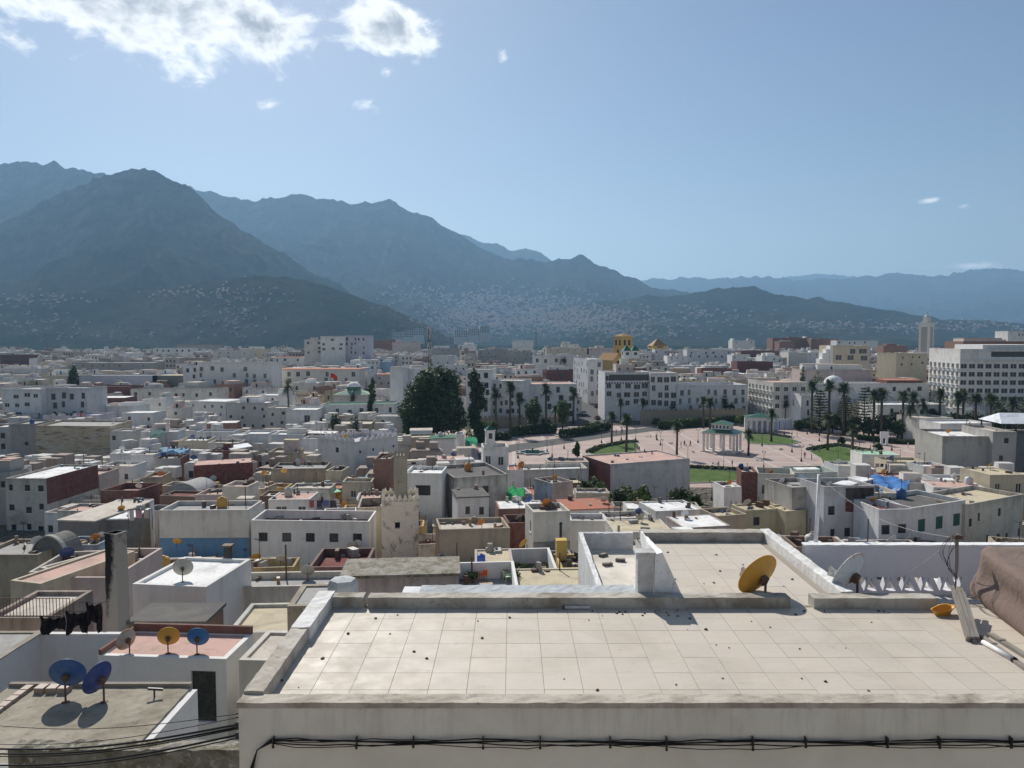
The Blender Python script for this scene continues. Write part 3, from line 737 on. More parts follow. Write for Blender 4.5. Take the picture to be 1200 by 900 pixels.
B(709, 762, 436, 478, 18, 2, 'v', 'B', (5, 4, 2.2, 2.0, 'frame'), Y=302, par=.6, label='big bluish white hotel with broad dark windows facing the plaza', **FAR)
B(762, 794, 437, 480, 18, 2, 'w', 'B', (4, 4, 1.8, 2.2, 'frame'), Y=300, par=.6, label='white wing of the hotel with arched windows and dark canopy', **FAR)
B(722, 742, 427, 436, 10, 0, 'k', 'W', p1(2, 1), Y=315, **FAR)
B(794, 877, 451, 481, 18, 2, 'v', 'L', (8, 3, 1.3, 2.1, 'wide'), Y=300, par=1.0, label='long bluish white house with small balconies above the brown city wall', **FAR)
B(767, 783, 406, 426, 12, 0, 'w', 'W', (2, 2, 1.6, 1.6, 'frame'), label='white house under the small yellow pyramid roof', **FAR)
B(782, 806, 417, 428, 14, 0, 'w', 'B', p1(3, 1), **FAR)
B(805, 859, 410, 428, 16, 0, 'v', 'W', (6, 2, 1.7, 2.0, 'plain'), label='pale blue-white building with rows of windows near the skyline', **FAR)
B(858, 876, 416, 430, 14, 0, 'v', 'W', p2(2, 1), **FAR)
B(822, 858, 432, 440, 10, 0, 'r', 'M', None, label='dark red low terrace wall behind the long balcony house', **FAR)
B(864, 906, 424, 437, 14, 0, 'r', 'M', None, dirt=.2, label='maroon windowless block behind the bright-sided apartments', **FAR)
B(868, 913, 411, 419, 16, 0, 'r', 'M', None, label='maroon long terrace block near the skyline', **FAR)
B(893, 912, 417, 428, 14, 0, 'w', 'W', p2(2, 1), **FAR)
B(858, 884, 399, 410, 16, 0, 'w', 'W', p1(2, 1), **FAR)
B(913, 930, 400, 411, 16, 0, 'b', 'R', p1(3, 2), **FAR)
B(924, 946, 413, 432, 20, 0, 'o', 'W', None, dirt=.2, label='blank cream-white block with a bright side left of the stepped gable house', **FAR)
B(946, 962, 413, 430, 12, 0, 'w', 'W', p1(2, 1), **FAR)
B(905, 950, 396, 404, 20, 0, 'b', 'R', p1(6, 1), **FAR)
B(950, 982, 397, 405, 20, 0, 'b', 'B', p1(4, 1), **FAR)
B(980, 1028, 399, 407, 16, 0, 'w', 'R', (8, 1, 1.8, 2, 'plain'), label='white school-like block with a row of dark windows on the skyline', **FAR)
h = B(977, 1019, 405, 433, 16, 2, 'c', 'B', (3, 2, 3.2, 2.4, 'frame'), Y=360, label='cream apartment house with a bright stepped side gable', **APT)
B(940, 1023, 433, 446, 12, 0, 'k', 'B', None, Y=330, dirt=.5, **FAR)
B(946, 1090, 449, 470, 14, 3, 'w', 'G', (9, 1, 1.6, 1.8, 'plain'), Y=310, par=.5, label='long white government wing behind the palm garden', **FAR)
B(940, 968, 464, 492, 12, 4, 'w', 'B', (2, 2, .9, 2.0, 'plain'), Y=275, merlons=(.8, .9, .3), lwin=(1, 2, 1.2, 2.4, 'frame'), label='white crenellated corner house with a sunlit side beside the palm garden', **FAR)
B(907, 947, 448, 482, 24, 5, 'o', 'P', (4, 3, 1.7, 1.7, 'frame'), Y=285, lwin=(7, 4, 2.0, 1.6, 'wide'), par=.7, rnd=0, label='low apartment block with bright sunlit balcony side beside the plaza', **APT)
B(1040, 1082, 446, 452, 12, 0, 'r', 'R', None, Y=315, par=0, **FAR)
B(1050, 1086, 414, 436, 14, 12, 'c', 'W', p1(3, 2), Y=380, label='ochre-cream block left of the big white apartments', **FAR)
B(1030, 1110, 474, 496, 12, 4, 'w', 'W', (7, 2, 1.2, 1.6, 'plain'), Y=262, label='low white garden building behind the feather palm', **FAR)
B(1080, 1120, 490, 502, 12, 6, 'o', 'B', (3, 1, 1.2, 2.4, 'plain'), Y=240, label='pale gate house with a pointed arch by the plaza', **FAR)
B(1105, 1165, 496, 506, 10, 4, 'w', 'W', None, Y=215, **FAR)
APH = B(1125, 1232, 409, 478, 24, -3, 'w', 'G', (11, 5, 2.3, 1.8, 'frame'), Y=290, rnd=0, par=.8, top=4.8, rooms=0, lwin=(7, 6, 2.2, 1.7, 'wide'), label='big seven-storey white apartment block above the palms', **APT)
B(1128, 1200, 400, 412, 18, 0, 'b', 'R', p1(8, 1), Y=420, **FAR)
B(1180, 1200, 388, 398, 14, 0, 'w', 'W', p2(4, 1), Y=520, label='white pavilion-like block above the apartments on the skyline', **FAR)
B(1035, 1062, 405, 416, 16, 0, 'b', 'D', p1(3, 1), **FAR)
# left middle distance
B(0, 46, 456, 494, 16, 0, 'v', 'G', (4, 3, 1.7, 1.3, 'frame'), Y=245, dirt=.45, label='three-storey grey-white block at the left edge behind the stained wall')
B(46, 100, 455, 492, 14, 3, 'g', 'G', (5, 3, 1.2, 2.0, 'plain'), Y=248, dirt=.7, wcol=(.52, .53, .54), label='dull grey apartment block with dark tall windows')
B(100, 152, 453, 465, 12, 0, 'r', 'M', None, label='dark red parapet terrace behind the grey apartment block')
B(100, 146, 466, 476, 9, 0, 'r', 'W', None, par=.1, label='red-brown rooftop house under a white flat roof')
B(48, 114, 487, 498, 10, 0, 'l', 'L', (4, 1, .9, 1.2, 'plain'))
B(112, 158, 476, 498, 10, 0, 'w', 'W', p1(2, 2, 'frame'))
B(140, 178, 484, 508, 9, 0, 'w', 'W', p1(2, 2), par=.2)
B(152, 253, 456, 470, 12, -3, 'o', 'D', (7, 1, 1.2, 1.5, 'plain'), dirt=.6, label='long grey-white parapet house with a dark messy roof')
B(166, 193, 468, 500, 9, 0, 'w', 'W', p1(2, 2))
B(193, 212, 478, 500, 8, 0, 'o', 'R', p1(1, 1))
B(222, 264, 470, 492, 12, -16, 'w', 'W', p1(4, 2, 'frame'), rwin=p1(3, 2), par=.25, label='white house with a bright sloping-looking flat roof and dark loggia')
B(264, 313, 472, 512, 12, 0, 'g', 'W', p1(4, 3), dirt=.5, wcol=(.58, .56, .53))
B(238, 276, 496, 504, 7, 10, 'b', 'W', None, par=.05, label='brick rooftop shed under a clean white slab roof')
B(300, 336, 463, 482, 12, 0, 'w', 'W', p1(3, 2))
B(334, 370, 480, 504, 12, 0, 'w', 'W', (2, 1, 2.0, 2.6, 'frame'), label='white house with two tall blue-grey windows beside the feathery palm')
B(312, 334, 478, 505, 10, 0, 'o', 'B', p1(2, 2))
B(375, 462, 474, 492, 14, 0, 'w', 'E', (6, 1, 1.2, 2.2, 'plain'), Y=262, label='long white palace wall edged with green tiles')
B(430, 496, 488, 503, 12, -8, 'w', 'G', p1(2, 1), label='broad blank white house in front of the big leafy tree')
B(380, 434, 497, 505, 12, 5, 's', 'B', None, dirt=.9)
B(38, 126, 499, 546, 14, 5, 's', 'G', None, Y=200, wm='peeling_plaster', label='huge stained beige blank wall building with peeling plaster')
B(8, 38, 497, 545, 12, 8, 'g', 'G', p1(1, 2), Y=204, dirt=.8, label='grey narrow house joined to the stained beige wall')
B(0, 49, 561, 645, 14, -3, 'o', 'W', (3, 3, .9, 1.0, 'plain'), Y=122, par=.3, dirt=.85, wcol=(.56, .53, .47), label='big stained grey house with maroon side terrace at the left edge')
B(70, 112, 556, 576, 9, 0, 'k', 'P', None, dirt=.6)
B(112, 150, 546, 562, 8, 0, 'w', 'B', p1(3, 1))
B(126, 152, 505, 517, 8, -4, 'o', 'W', (3, 1, 1.0, 1.2, 'plain'))
B(126, 160, 531, 545, 8, 4, 'w', 'W', None, par=.2)
B(113, 158, 575, 590, 9, -6, 'r', 'P', None, par=.9, label='maroon parapet terrace with pink floor left of the concrete vault')
B(60, 104, 612, 628, 11, -6, 'd', 'B', None, par=0, label='flat pale concrete roof over a dark ruined room')
B(107, 150, 609, 622, 7, 4, 'd', 'W', None, par=0)
B(108, 154, 596, 606, 8, 4, 'v', 'B', (2, 1, .9, 1.2, 'plain'), par=.1)
B(162, 206, 506, 526, 10, 8, 'v', 'W', None, dirt=.3)
B(206, 240, 516, 536, 9, 4, 'c', 'W', None, dirt=.4)
B(228, 272, 506, 518, 8, 4, 'v', 'G', None)
B(240, 276, 519, 534, 8, 3, 'o', 'B', p1(2, 1))
B(243, 266, 528, 540, 7, 4, 'r', 'D', None)
B(280, 312, 508, 530, 10, 0, 'v', 'W', p1(2, 1))
B(150, 178, 533, 556, 9, 0, 'w', 'B', p1(2, 1))
B(178, 209, 537, 560, 8, 6, 'r', 'G', None, label='box house with grey upper wall and maroon lower band') 
B(224, 294, 544, 564, 9, 20, 'r', 'P', None, Y=146, par=.05, dirt=.1, label='long maroon house with a flat pink roof and pale end wall')
B(164, 186, 559, 580, 7, 6, 's', 'P', None, dirt=.8)
B(225, 256, 580, 600, 7, 0, 'k', 'P', p1(2, 1))
B(256, 285, 570, 599, 6, -4, 'c', 'P', None, Y=112, dirt=.25, wcol=(.72, .66, .56), label='plain cream tower room with a pink roof above the blue-footed wall')
# centre
B(371, 414, 516, 560, 13, -36, 'o', 'L', p1(1, 1), Y=165, dirt=.45, wcol=(.66, .64, .62), merlons=(1.3, 1.0, .15), rwin=(3, 1, .6, .6, 'plain'), par=.9, label='pale house crowned with white zigzag merlons')
B(355, 390, 508, 515, 8, 0, 'b', 'W', None, par=.05, label='brick rooftop shed with white roof beside the zigzag merlon house')
B(353, 372, 514, 538, 8, 0, 'v', 'G', None)
B(316, 354, 509, 531, 9, 0, 'v', 'W', None)
B(312, 346, 530, 546, 9, 4, 's', 'B', None, dirt=.9)
B(315, 379, 549, 566, 10, 5, 's', 'G', None, dirt=1, label='long grimy beige wall house with black streaks')
B(379, 398, 552, 566, 7, -4, 'c', 'D', p1(1, 1, 'frame'), label='small cream shed with one window left of the zigzag merlon house')
B(312, 361, 585, 606, 7, 0, 'w', 'P', (2, 1, 1.4, 1.3, 'frame'), par=.1, label='white rooftop room with pink roof behind the long white house')
B(289, 429, 610, 642, 7, 1, 'w', 'M', (5, 1, 1.0, 1.0, 'grille'), Y=85, par=1.0, dirt=.3, rnd=0, top=.4, rooms=0, label='long white house with five grilled windows and maroon roof terrace')
B(250, 290, 600, 640, 8, 2, 'w', 'B', p1(2, 2))
B(438, 458, 538, 576, 8, 0, 'b', 'G', None, Y=118, dirt=.5, label='bare brick wall house behind the crenellated minaret')
B(472, 516, 555, 604, 9, -2, 'w', 'W', (1, 1, 2.2, 1.5, 'grille'), Y=112, dirt=.25, rnd=0, top=1.3, label='white house with a wide double window right of the minaret')
B(532, 595, 557, 606, 11, 20, 'o', 'D', p1(1, 1), Y=116, dirt=.9, lwin=(2, 2, .8, 1.4, 'plain'), wcol=(.60, .57, .52), label='grimy grey-topped cream house with a dark roof')
B(535, 572, 583, 606, 7, 12, 'v', 'D', (2, 1, .7, 1.0, 'plain'), Y=98, par=0, label='small bluish white annex with a black flat roof')
B(513, 546, 539, 553, 9, 8, 'l', 'P', p1(3, 1), par=.1, label='lilac house with a pink flat roof behind the grimy cream house')
B(480, 512, 512, 526, 9, 8, 's', 'B', None, dirt=.7)
B(505, 534, 514, 524, 8, 8, 'w', 'E', None, par=0, label='white shed under a dark green sloping roof by the big tree')
B(533, 543, 509, 522, 7, 0, 'w', 'B', None)
B(480, 506, 505, 513, 7, 6, 'u', 'B', None, par=0)
B(430, 470, 512, 522, 9, 0, 'o', 'B', None, dirt=.7)
B(594, 614, 551, 572, 8, 0, 'w', 'R', None, par=.2, label='narrow white house with a terracotta roof')
B(605, 690, 550, 566, 9, 5, 'o', 'W', p1(3, 1), dirt=.6, par=.7, label='long low off-white terrace house left of the red-flanked house')
B(642, 690, 541, 551, 7, 5, 'o', 'P', None, dirt=.4)
B(717, 811, 541, 588, 13, 19, 'o', 'P', None, Y=150, dirt=.55, wcol=(.66, .63, .60), par=.25, label='long pale blank house with a dark red flank beside the plaza')
B(648, 673, 565, 592, 7, 30, 'k', 'G', p1(1, 1), Y=118, dirt=.7, lwin=(3, 1, .8, 1.5, 'plain'), label='ruined pale-blue house with a broken open roof')
B(584, 640, 596, 613, 7, 6, 'b', 'W', None, par=.05, label='brown brick house under a bright white slab roof')
B(625, 669, 600, 645, 6, 10, 'o', 'B', None, Y=80, dirt=.55, lwin=(2, 2, .8, 1.2, 'plain'), wcol=(.66, .63, .57), label='tall cream house with black mould patches and a dark flue pipe')
B(663, 722, 597, 609, 8, 6, 'v', 'R', (3, 1, .8, .9, 'frame'), par=0, label='small white house under a red tiled roof below the garden')
B(668, 712, 610, 633, 5, 0, 'w', 'G', None, dirt=.3)
B(712, 768, 607, 625, 5, 8, 'o', 'B', p1(2, 1), dirt=.4)
B(722, 792, 624, 634, 8, 2, 'o', 'S', p1(4, 1), par=.05, dirt=.5, label='low house with a sandy roof behind the tiled terrace')
B(770, 826, 598, 614, 8, 12, 'w', 'W', p1(2, 1), par=.15, label='white house with stepped white roofs by the dark shrub')
B(806, 862, 618, 632, 8, 8, 'k', 'W', None, par=.05, dirt=.9, label='stained low house with a clean white roof behind the tiled terrace')
B(596, 624, 613, 645, 6, 8, 'r', 'D', None, par=.8, label='maroon-walled yard house beside the mouldy cream house')
B(512, 596, 620, 648, 7, 10, 's', 'B', None, Y=80, dirt=.6, label='brown-grey block house with a concrete roof and brick flank')
# right
B(872, 891, 553, 594, 8, -8, 'r', 'B', None, Y=138, dirt=.15, label='dark maroon slab-fronted tower house')
B(891, 935, 555, 592, 9, -14, 'c', 'E', (3, 1, .8, 1.6, 'plain'), Y=137, par=1.4, wcol=(.64, .62, .55), label='cream house with a tall parapet and green roof terrace')
B(934, 985, 553, 572, 9, 4, 'c', 'E', None, Y=141, par=1.0, wcol=(.56, .60, .55))
B(852, 873, 571, 590, 7, 4, 'w', 'W', None)
B(877, 925, 597, 616, 5, 14, 'y', 'S', p1(2, 1), Y=98, par=.2, wcol=(.62, .54, .34), label='small yellow house with a flat sandy roof')
B(925, 950, 598, 618, 5, 14, 'y', 'S', p1(1, 1), Y=97, par=.2, wcol=(.66, .57, .38), label='second yellow box house with a tiled porch')
B(845, 880, 604, 618, 6, 14, 's', 'S', None, par=.5)
B(932, 972, 571, 628, 9, 12, 'g', 'G', None, Y=98, dirt=.8, wcol=(.50, .47, .43), label='streaked grey blank house behind the white pole')
B(970, 1030, 570, 628, 8, 8, 'g', 'D', (3, 3, .8, 1.1, 'plain'), Y=94, dirt=.5, wcol=(.57, .56, .57), par=1.2, label='tall grey house with small windows and a dark red loggia')
B(1016, 1060, 578, 624, 8, 4, 'o', 'S', p1(2, 2), Y=95, dirt=.5, label='cream-grey house with a cluttered beige roof right of the loggia house')
B(1036, 1076, 597, 632, 8, 3, 'v', 'M', p1(2, 1), Y=88, label='white house with a maroon walled roof yard')
B(1076, 1138, 590, 632, 9, 24, 'w', 'D', (3, 1, 1.2, 1.5, 'shutter'), Y=90, dirt=.4, rnd=0, top=1.0, label='angled white house with three green shuttered windows')
B(1138, 1206, 585, 630, 9, 28, 'c', 'S', (6, 2, .6, 1.0, 'plain'), Y=94, dirt=.6, wcol=(.62, .58, .49), label='long cream wall house with a row of slit windows')
B(1058, 1100, 566, 578, 8, -8, 'o', 'P', None)
B(1100, 1164, 572, 590, 9, -12, 'v', 'P', None, par=.1, label='long pale house with a pink sloping roof right of the blue tarpaulin')
B(1013, 1058, 533, 546, 9, -4, 'w', 'T', None, par=.1, label='white house with a mint-green roof edge beside the lawn')
B(1042, 1090, 541, 556, 8, -4, 'c', 'S', p1(2, 1), label='cream house with a sandy terrace behind the blue tarpaulin')
B(1086, 1116, 546, 560, 7, 8, 'w', 'W', (2, 1, .9, 1.8, 'plain'), label='small white cube house with a dark doorway below the grey ruin')
B(1108, 1168, 511, 556, 12, -4, 'g', 'W', None, Y=152, dirt=.7, wcol=(.40, .39, .365), label='broad grey unplastered building with a dark vertical gap')
B(1166, 1194, 506, 553, 12, -4, 'g', 'B', p1(1, 2), Y=150, dirt=.6, wcol=(.42, .40, .38), label='taller grey unplastered tower beside the broad grey building')
B(1164, 1206, 556, 580, 9, 8, 'c', 'S', p2(2, 1), Y=122, par=.15, dirt=.35, label='cream box house with a sandy roof at the right edge')
B(1110, 1166, 563, 580, 8, 4, 'v', 'W', None)
B(985, 1014, 546, 560, 8, 4, 'v', 'B', None)
B(1040, 1076, 560, 570, 7, -6, 'b', 'P', None, par=.3)
# near left
B(36, 62, 668, 690, 6, -26, 'o', 'P', None, Y=52, dirt=.4)
B(0, 36, 683, 700, 8, -16, 'c', 'P', None, Y=48, par=.12, dirt=.4, rwin=(2, 1, .8, 1.6, 'plain'), label='house with a clean pink-white roof and a side door')
B(62, 126, 676, 700, 7, 0, 'k', 'P', None, Y=50, par=.9, dirt=.35, label='pinkish walled roof terrace beside the sooty chimney')
B(181, 287, 598, 654, 7, 1, 'o', 'G', None, Y=86, dirt=.45, par=.5, wcol=(.68, .66, .62), label='wide plain off-white wall house with a bright blue painted foot')
B(257, 400, 687, 712, 3.0, 2, 'o', 'G', None, Y=46, par=.4, dirt=.5, label='long low grey-white yard wall building left of the tiled terrace')
B(147, 235, 686, 716, 5.4, -7, 'w', 'W', None, Y=42, par=.18, dirt=.25, label='white box house carrying a grey satellite dish on its roof')
B(142, 232, 731, 745, 2.4, 0, 'b', 'D', None, Y=36.5, par=0, dirt=.8, label='low brick lean-to with a black roof under the white box house')
N2 = B(103, 257, 770, 862, 2.7, -4, 'w', 'P', None, Y=30, par=.04, dirt=.12, door=(3.85, 1.02, 5.5 - 5.5 + 1.0, 2.1), base=16.6, rnd=0, label='white room with a tall black door and three dishes on its pink roof')
B(272, 340, 774, 800, 3.0, -3, 'o', 'B', None, Y=29, par=.1, dirt=.3, label='small pale outbuilding with a beige roof under the tiled terrace corner')
B(258, 345, 741, 752, 4.0, 3, 'o', 'S', None, Y=35, par=.15, dirt=.5)
B(397, 536, 676, 697, 3.2, 5, 'k', 'G', None, Y=43, par=0, dirt=.7, wm='plaster', label='low building with a mossy stone-grey roof before the minaret')
mb = MB(); mb.box(-N2['w'] / 2 + .02, N2['w'] / 2 - .02, N2['d'] / 2 - .16, N2['d'] / 2 - .02, N2['H'] - .03, N2['H'] + .34); mb.box(-N2['w'] / 2 + .02, -N2['w'] / 2 + .14, -N2['d'] / 2 + .02, N2['d'] / 2 - .165, N2['H'] - .03, N2['H'] + .22)
add('roof_kerb', mb.mesh('roof_kerb', ['plaster']), N2['root'], color=(.17, .06, .05, .6))
B(-40, 36, 650, 658, 7, 0, 's', 'G', None, Y=64, par=.3, dirt=.9, rooms=0)
# ------------------------------------------------------------------ painted wall panels, yards, special roofs on the houses above
def hby(s): return next(h for h in HOUSES if s in (h['root'].get('label') or ''))
def panel(h, face, u0, u1, v0, v1, col, name='painted_wall_panel', dirt=.3, m='plaster'):
    """a coat of paint with its own thickness on one wall; v measured down from the wall top"""
    w, d, H = h['w'], h['d'], h['H']; L = {'f': w, 'r': d, 'l': d}[face]
    mb = MB(); mb.box(u0 * L, u1 * L, -.012, .004, H - v1, H - v0)
    o, rz = {'f': ((-w / 2, -d / 2, 0), 0), 'r': ((w / 2, -d / 2, 0), R(90)), 'l': ((-w / 2, d / 2, 0), R(-90))}[face]
    return add(name, mb.mesh(name, [m]), h['root'], o, rz=rz, color=(*col, dirt))
MAR = WALLS['r'][0]
panel(hby('dark red flank'), 'l', 0, 1, 0, 9, (.21, .05, .042))
h = hby('maroon side terrace'); panel(h, 'r', 0, 1, 0, 4.2, MAR)
h = hby('blue painted foot'); panel(h, 'f', .0, 1, 3.2, 9, (.10, .27, .48), dirt=.5)
h = hby('grey upper wall and maroon lower'); panel(h, 'f', 0, 1, 0, 1.9, (.40, .385, .35)); panel(h, 'l', 0, 1, 0, 1.9, (.40, .385, .35))
h = hby('pale end wall'); panel(h, 'l', 0, 1, 0, 8, (.66, .6, .58))
h = hby('mould patches'); panel(h, 'f', 0, 1, 3.2, 8, (.34, .33, .31), dirt=1.0)
h = hby('ruined pale-blue'); panel(h, 'l', 0, 1, 0, 8, (.46, .54, .62), dirt=.8)
h = hby('concrete roof and brick flank'); panel(h, 'l', 0, 1, 0, 6, (.15, .06, .045))
h = hby('dark red loggia'); panel(h, 'f', .42, .98, 1.9, 3.2, MAR); panel(h, 'f', .42, .98, .25, 1.8, (.03, .025, .023), 'loggia_shade_panel', m='plaster')  # near-black panel on the solid wall paints the loggia's shaded inside
h = hby('mossy stone-grey'); [c for c in h['root'].children if c.name.startswith('roof')][0].data.materials[0] = MAT['mossy_roof']
def slabroof(px, z0, name, label, col, m='roofing', th=.12, posts=True):
    """a sheet roof on four thin posts given by its corner pixels at height z0"""
    P = pz(px, z0); c = sum(P, Vector()) / len(P); root = empty(name, (c.x, c.y, z0 - 2.4), 0, label, 'roof canopy')
    mb = MB(); mb.prism([(p.x - c.x, p.y - c.y) for p in P], 2.3, 2.3 + th); add('roof_sheet', mb.mesh('roof_sheet', [m]), root, color=(*col, .4))
    for p in P:
        q = c + (p - c) * .94; mb = MB(); mb.box(-.05, .05, -.05, .05, -1.5, 2.3); add('post', mb.mesh('post', ['rusty_metal']), root, (q.x - c.x, q.y - c.y, 0))
    return root
slabroof([(359, 567), (381, 565), (400, 576), (376, 579)], 9.3, 'tin_canopy', 'pale green tin canopy tilted over a cluttered roof', (.34, .60, .43))
slabroof([(975, 567), (1003, 558), (1024, 561), (996, 569)], 14.2, 'roof_canopy', 'white sheet canopy over the grey loggia house', (.78, .78, .78))
slabroof([(265, 523), (290, 519), (296, 523), (270, 527)], 8.6, 'roof_canopy', 'white sheet canopy over a glazed rooftop shed', (.78, .80, .80))
def hall():
    z = gz(160) ; P = atY(1200, 494, 168); root = empty('open_hall', (P.x, P.y, 0), R(-6), 'open market hall under a broad white tin roof at the right edge', 'hall')
    mb = MB(); zr = P.z; mb.face([(-7.2, -5, zr), (7, -5, zr), (5, 0, zr + 1.9), (-5.2, 0, zr + 1.9)]); mb.face([(7, 5, zr), (-7.2, 5, zr), (-5.2, 0, zr + 1.9), (5, 0, zr + 1.9)])
    mb.face([(-7.2, -5, zr), (-5.2, 0, zr + 1.9), (-7.2, 5, zr)]); mb.face([(7, -5, zr), (7, 5, zr), (5, 0, zr + 1.9)])
    add('roof', mb.mesh('roof', ['roofing']), root, color=(.72, .76, .80, .2))
    for x in np.linspace(-6.6, 6.5, 6):
        for y in (-4.6, 4.6): m2 = MB(); m2.box(-.12, .12, -.12, .12, 0, zr); add('column', m2.mesh('column', ['dark_metal']), root, (x, y, 0))
    m2 = MB(); m2.box(-6.8, 6.6, -4.2, 4.2, 0, zr - 2.2); add('plinth_wall', m2.mesh('plinth_wall', ['plaster']), root, color=(.2, .2, .2, .5))
    fit(dict(root=root, poly=[(P.x - 7, P.y - 5), (P.x + 7, P.y - 5), (P.x + 7, P.y + 5), (P.x - 7, P.y + 5)], zb=0, H=zr, cy=P.y, auto=False), 1160, 1230, 486, 506)
hall()

# ------------------------------------------------------------------ landmarks
def minaret():
    Y = 84.0; zt = atY(465, 588, Y).z; zb = 4.0; w = 45 / 900 * Y * .97; H = zt - zb
    P = atY(466, 588, Y); rot = R(7)
    cx, cy = P.x, P.y + w / 2
    root = empty('minaret', (cx, cy, zb), rot, 'square cream minaret with pointed merlons and peeling plaster', 'minaret')
    mb = MB(); a = w / 2
    hole = (w * .36, w * .36 + .55, H - 3.0, H - 2.3)
    wallface(mb, (-a, -a, 0), (1, 0, 0), w, H, [hole], .5); wallface(mb, (a, -a, 0), (0, 1, 0), w, H, []); wallface(mb, (a, a, 0), (-1, 0, 0), w, H, []); wallface(mb, (-a, a, 0), (0, -1, 0), w, H, [])
    add('shaft', mb.mesh('shaft', ['minaret_plaster']), root)
    m2 = MB(); m2.box(hole[0] - a, hole[1] - a, -a + .42, -a + .48, hole[2], hole[3]); add('opening', m2.mesh('opening', ['dark_void']), root)
    m2 = MB(); m2.box(-a + .05, a - .05, -a + .05, a - .05, H - .06, H - .01); add('roof', m2.mesh('roof', ['roofing']), root, color=(.3, .28, .25, .5))
    m2 = MB(); m2.box(-a - .07, a + .07, -a - .07, a + .07, H - .55, H - .40); add('string_course', m2.mesh('string_course', ['minaret_plaster']), root)
    n = 7; mw = w / n * .92; mh = .85
    pr = [(-mw / 2, 0), (mw / 2, 0), (mw / 2, mh * .35), (0, mh), (-mw / 2, mh * .35)]
    m2 = MB(); m2.face([(x, -.14, z) for x, z in pr]); m2.face([(x, .14, z) for x, z in pr[::-1]])
    for i in range(5): j = (i + 1) % 5; m2.face([(pr[i][0], -.14, pr[i][1]), (pr[i][0], .14, pr[i][1]), (pr[j][0], .14, pr[j][1]), (pr[j][0], -.14, pr[j][1])])
    me = m2.mesh('merlon', ['minaret_plaster'])
    for k in range(4):
        for i in range(n):
            if k % 2 and i in (0, n - 1): continue
            q = -a + w * (i + .5) / n; e = a - .14
            x, y = [(q, -e), (e, q), (q, e), (-e, q)][k]
            add('merlon', me, root, (x, y, H - .01), rz=R(90) * (k % 2))
    lw = 16 / 900 * Y; lh = 4.9
    lan = add('lantern', None, root, (0.05, .3, H)); lan.empty_display_size = .2
    bl = lw / 2; m2 = MB()
    for s_ in range(4):
        M = Matrix.Rotation(R(90) * s_, 4, 'Z'); t = MB(); wallface(t, (-bl, -bl, 0), (1, 0, 0), lw, lh, [(lw * .3, lw * .7, lh * .38, lh * .78)], .12)
        t.box(-lw * .2, lw * .2, -bl + .10, -bl + .14, lh * .38, lh * .78)
        k = len(m2.v); m2.v += [tuple(M @ Vector(v)) for v in t.v]; m2.f += [tuple(q + k for q in f) for f in t.f]; m2.m += t.m
    m2.box(-bl + .02, bl - .02, -bl + .02, bl - .02, lh - .05, lh - .003)
    lo = add('lantern_body', m2.mesh('lantern_body', ['plaster']), root, lan.location, color=(.40, .36, .28, .75))
    bpy.data.objects.remove(lan)
    m3 = MB(); pw = lw / 4 * .8; m3.pyramid(-pw / 2, pw / 2, -.1, .1, 0, .5)
    me = m3.mesh('lantern_merlon', ['plaster'])
    for k in range(4):
        for i in range(4):
            q = -bl + lw * (i + .5) / 4; e = bl - .1; x, y = [(q, -e), (e, q), (q, e), (-e, q)][k]
            add('merlon', me, lo, (x, y, lh - .01), rz=R(90) * (k % 2), color=(.36, .33, .26, .6))
    LANDM.append(('the crenellated minaret', cx, cy))
    fit(dict(root=root, poly=[(cx - a - .4, cy - a - .4), (cx + a + .4, cy - a - .4), (cx + a + .4, cy + a + .4), (cx - a - .4, cy + a + .4)], zb=zb, H=H, cy=cy, auto=False), 440, 490, 530, 660)
minaret()
def small_tower(px, ybase, ytop, Y, w, name, label, cat, body, cap, capm='green_tile', lantern=None, windows=True, dep=None):
    P = atY(px, ybase, Y); zb = P.z; H = atY(px, ytop, Y).z - zb; a = w / 2
    root = empty(name, (P.x, Y + a, zb), R(10), label, cat); mb = MB()
    for s_ in range(4):
        M = Matrix.Rotation(R(90) * s_, 4, 'Z'); t = MB(); wallface(t, (-a, -a, 0), (1, 0, 0), w, H, [(w * .28, w * .72, H * .45, H * .85)] if windows else [], .15)
        if windows: t.box(-w * .22, w * .22, -a + .13, -a + .17, H * .45, H * .85, 1)
        k = len(mb.v); mb.v += [tuple(M @ Vector(v)) for v in t.v]; mb.f += [tuple(q + k for q in f) for f in t.f]; mb.m += t.m
    add('wall', mb.mesh('wall', ['plaster', 'window_glass']), root, color=(*body, .3))
    m2 = MB(); m2.box(-a - .15, a + .15, -a - .15, a + .15, H, H + .15); add('cornice', m2.mesh('cornice', ['plaster']), root, color=(*body, .2))
    m2 = MB(); m2.pyramid(-a - .1, a + .1, -a - .1, a + .1, H + .15, H + .15 + cap); add('roof', m2.mesh('roof', [capm]), root, color=(.5, .36, .12, .4))
    return root
# little mosque with a green-capped lantern
hm = B(566, 596, 524, 546, 8, 6, 'w', 'G', (2, 1, 1.0, 1.7, 'frame'), Y=150, par=.8, label='white shrine-like mosque with two arched windows', cat='mosque', name='small_mosque', group='mosques')
small_tower(574, 522, 505, 152, 1.75, 'mosque_lantern', 'slim white minaret turret with a green pyramid cap', 'minaret', (.74, .73, .70), .95)
LANDM += [('the slim green-capped turret', 0, 152)]
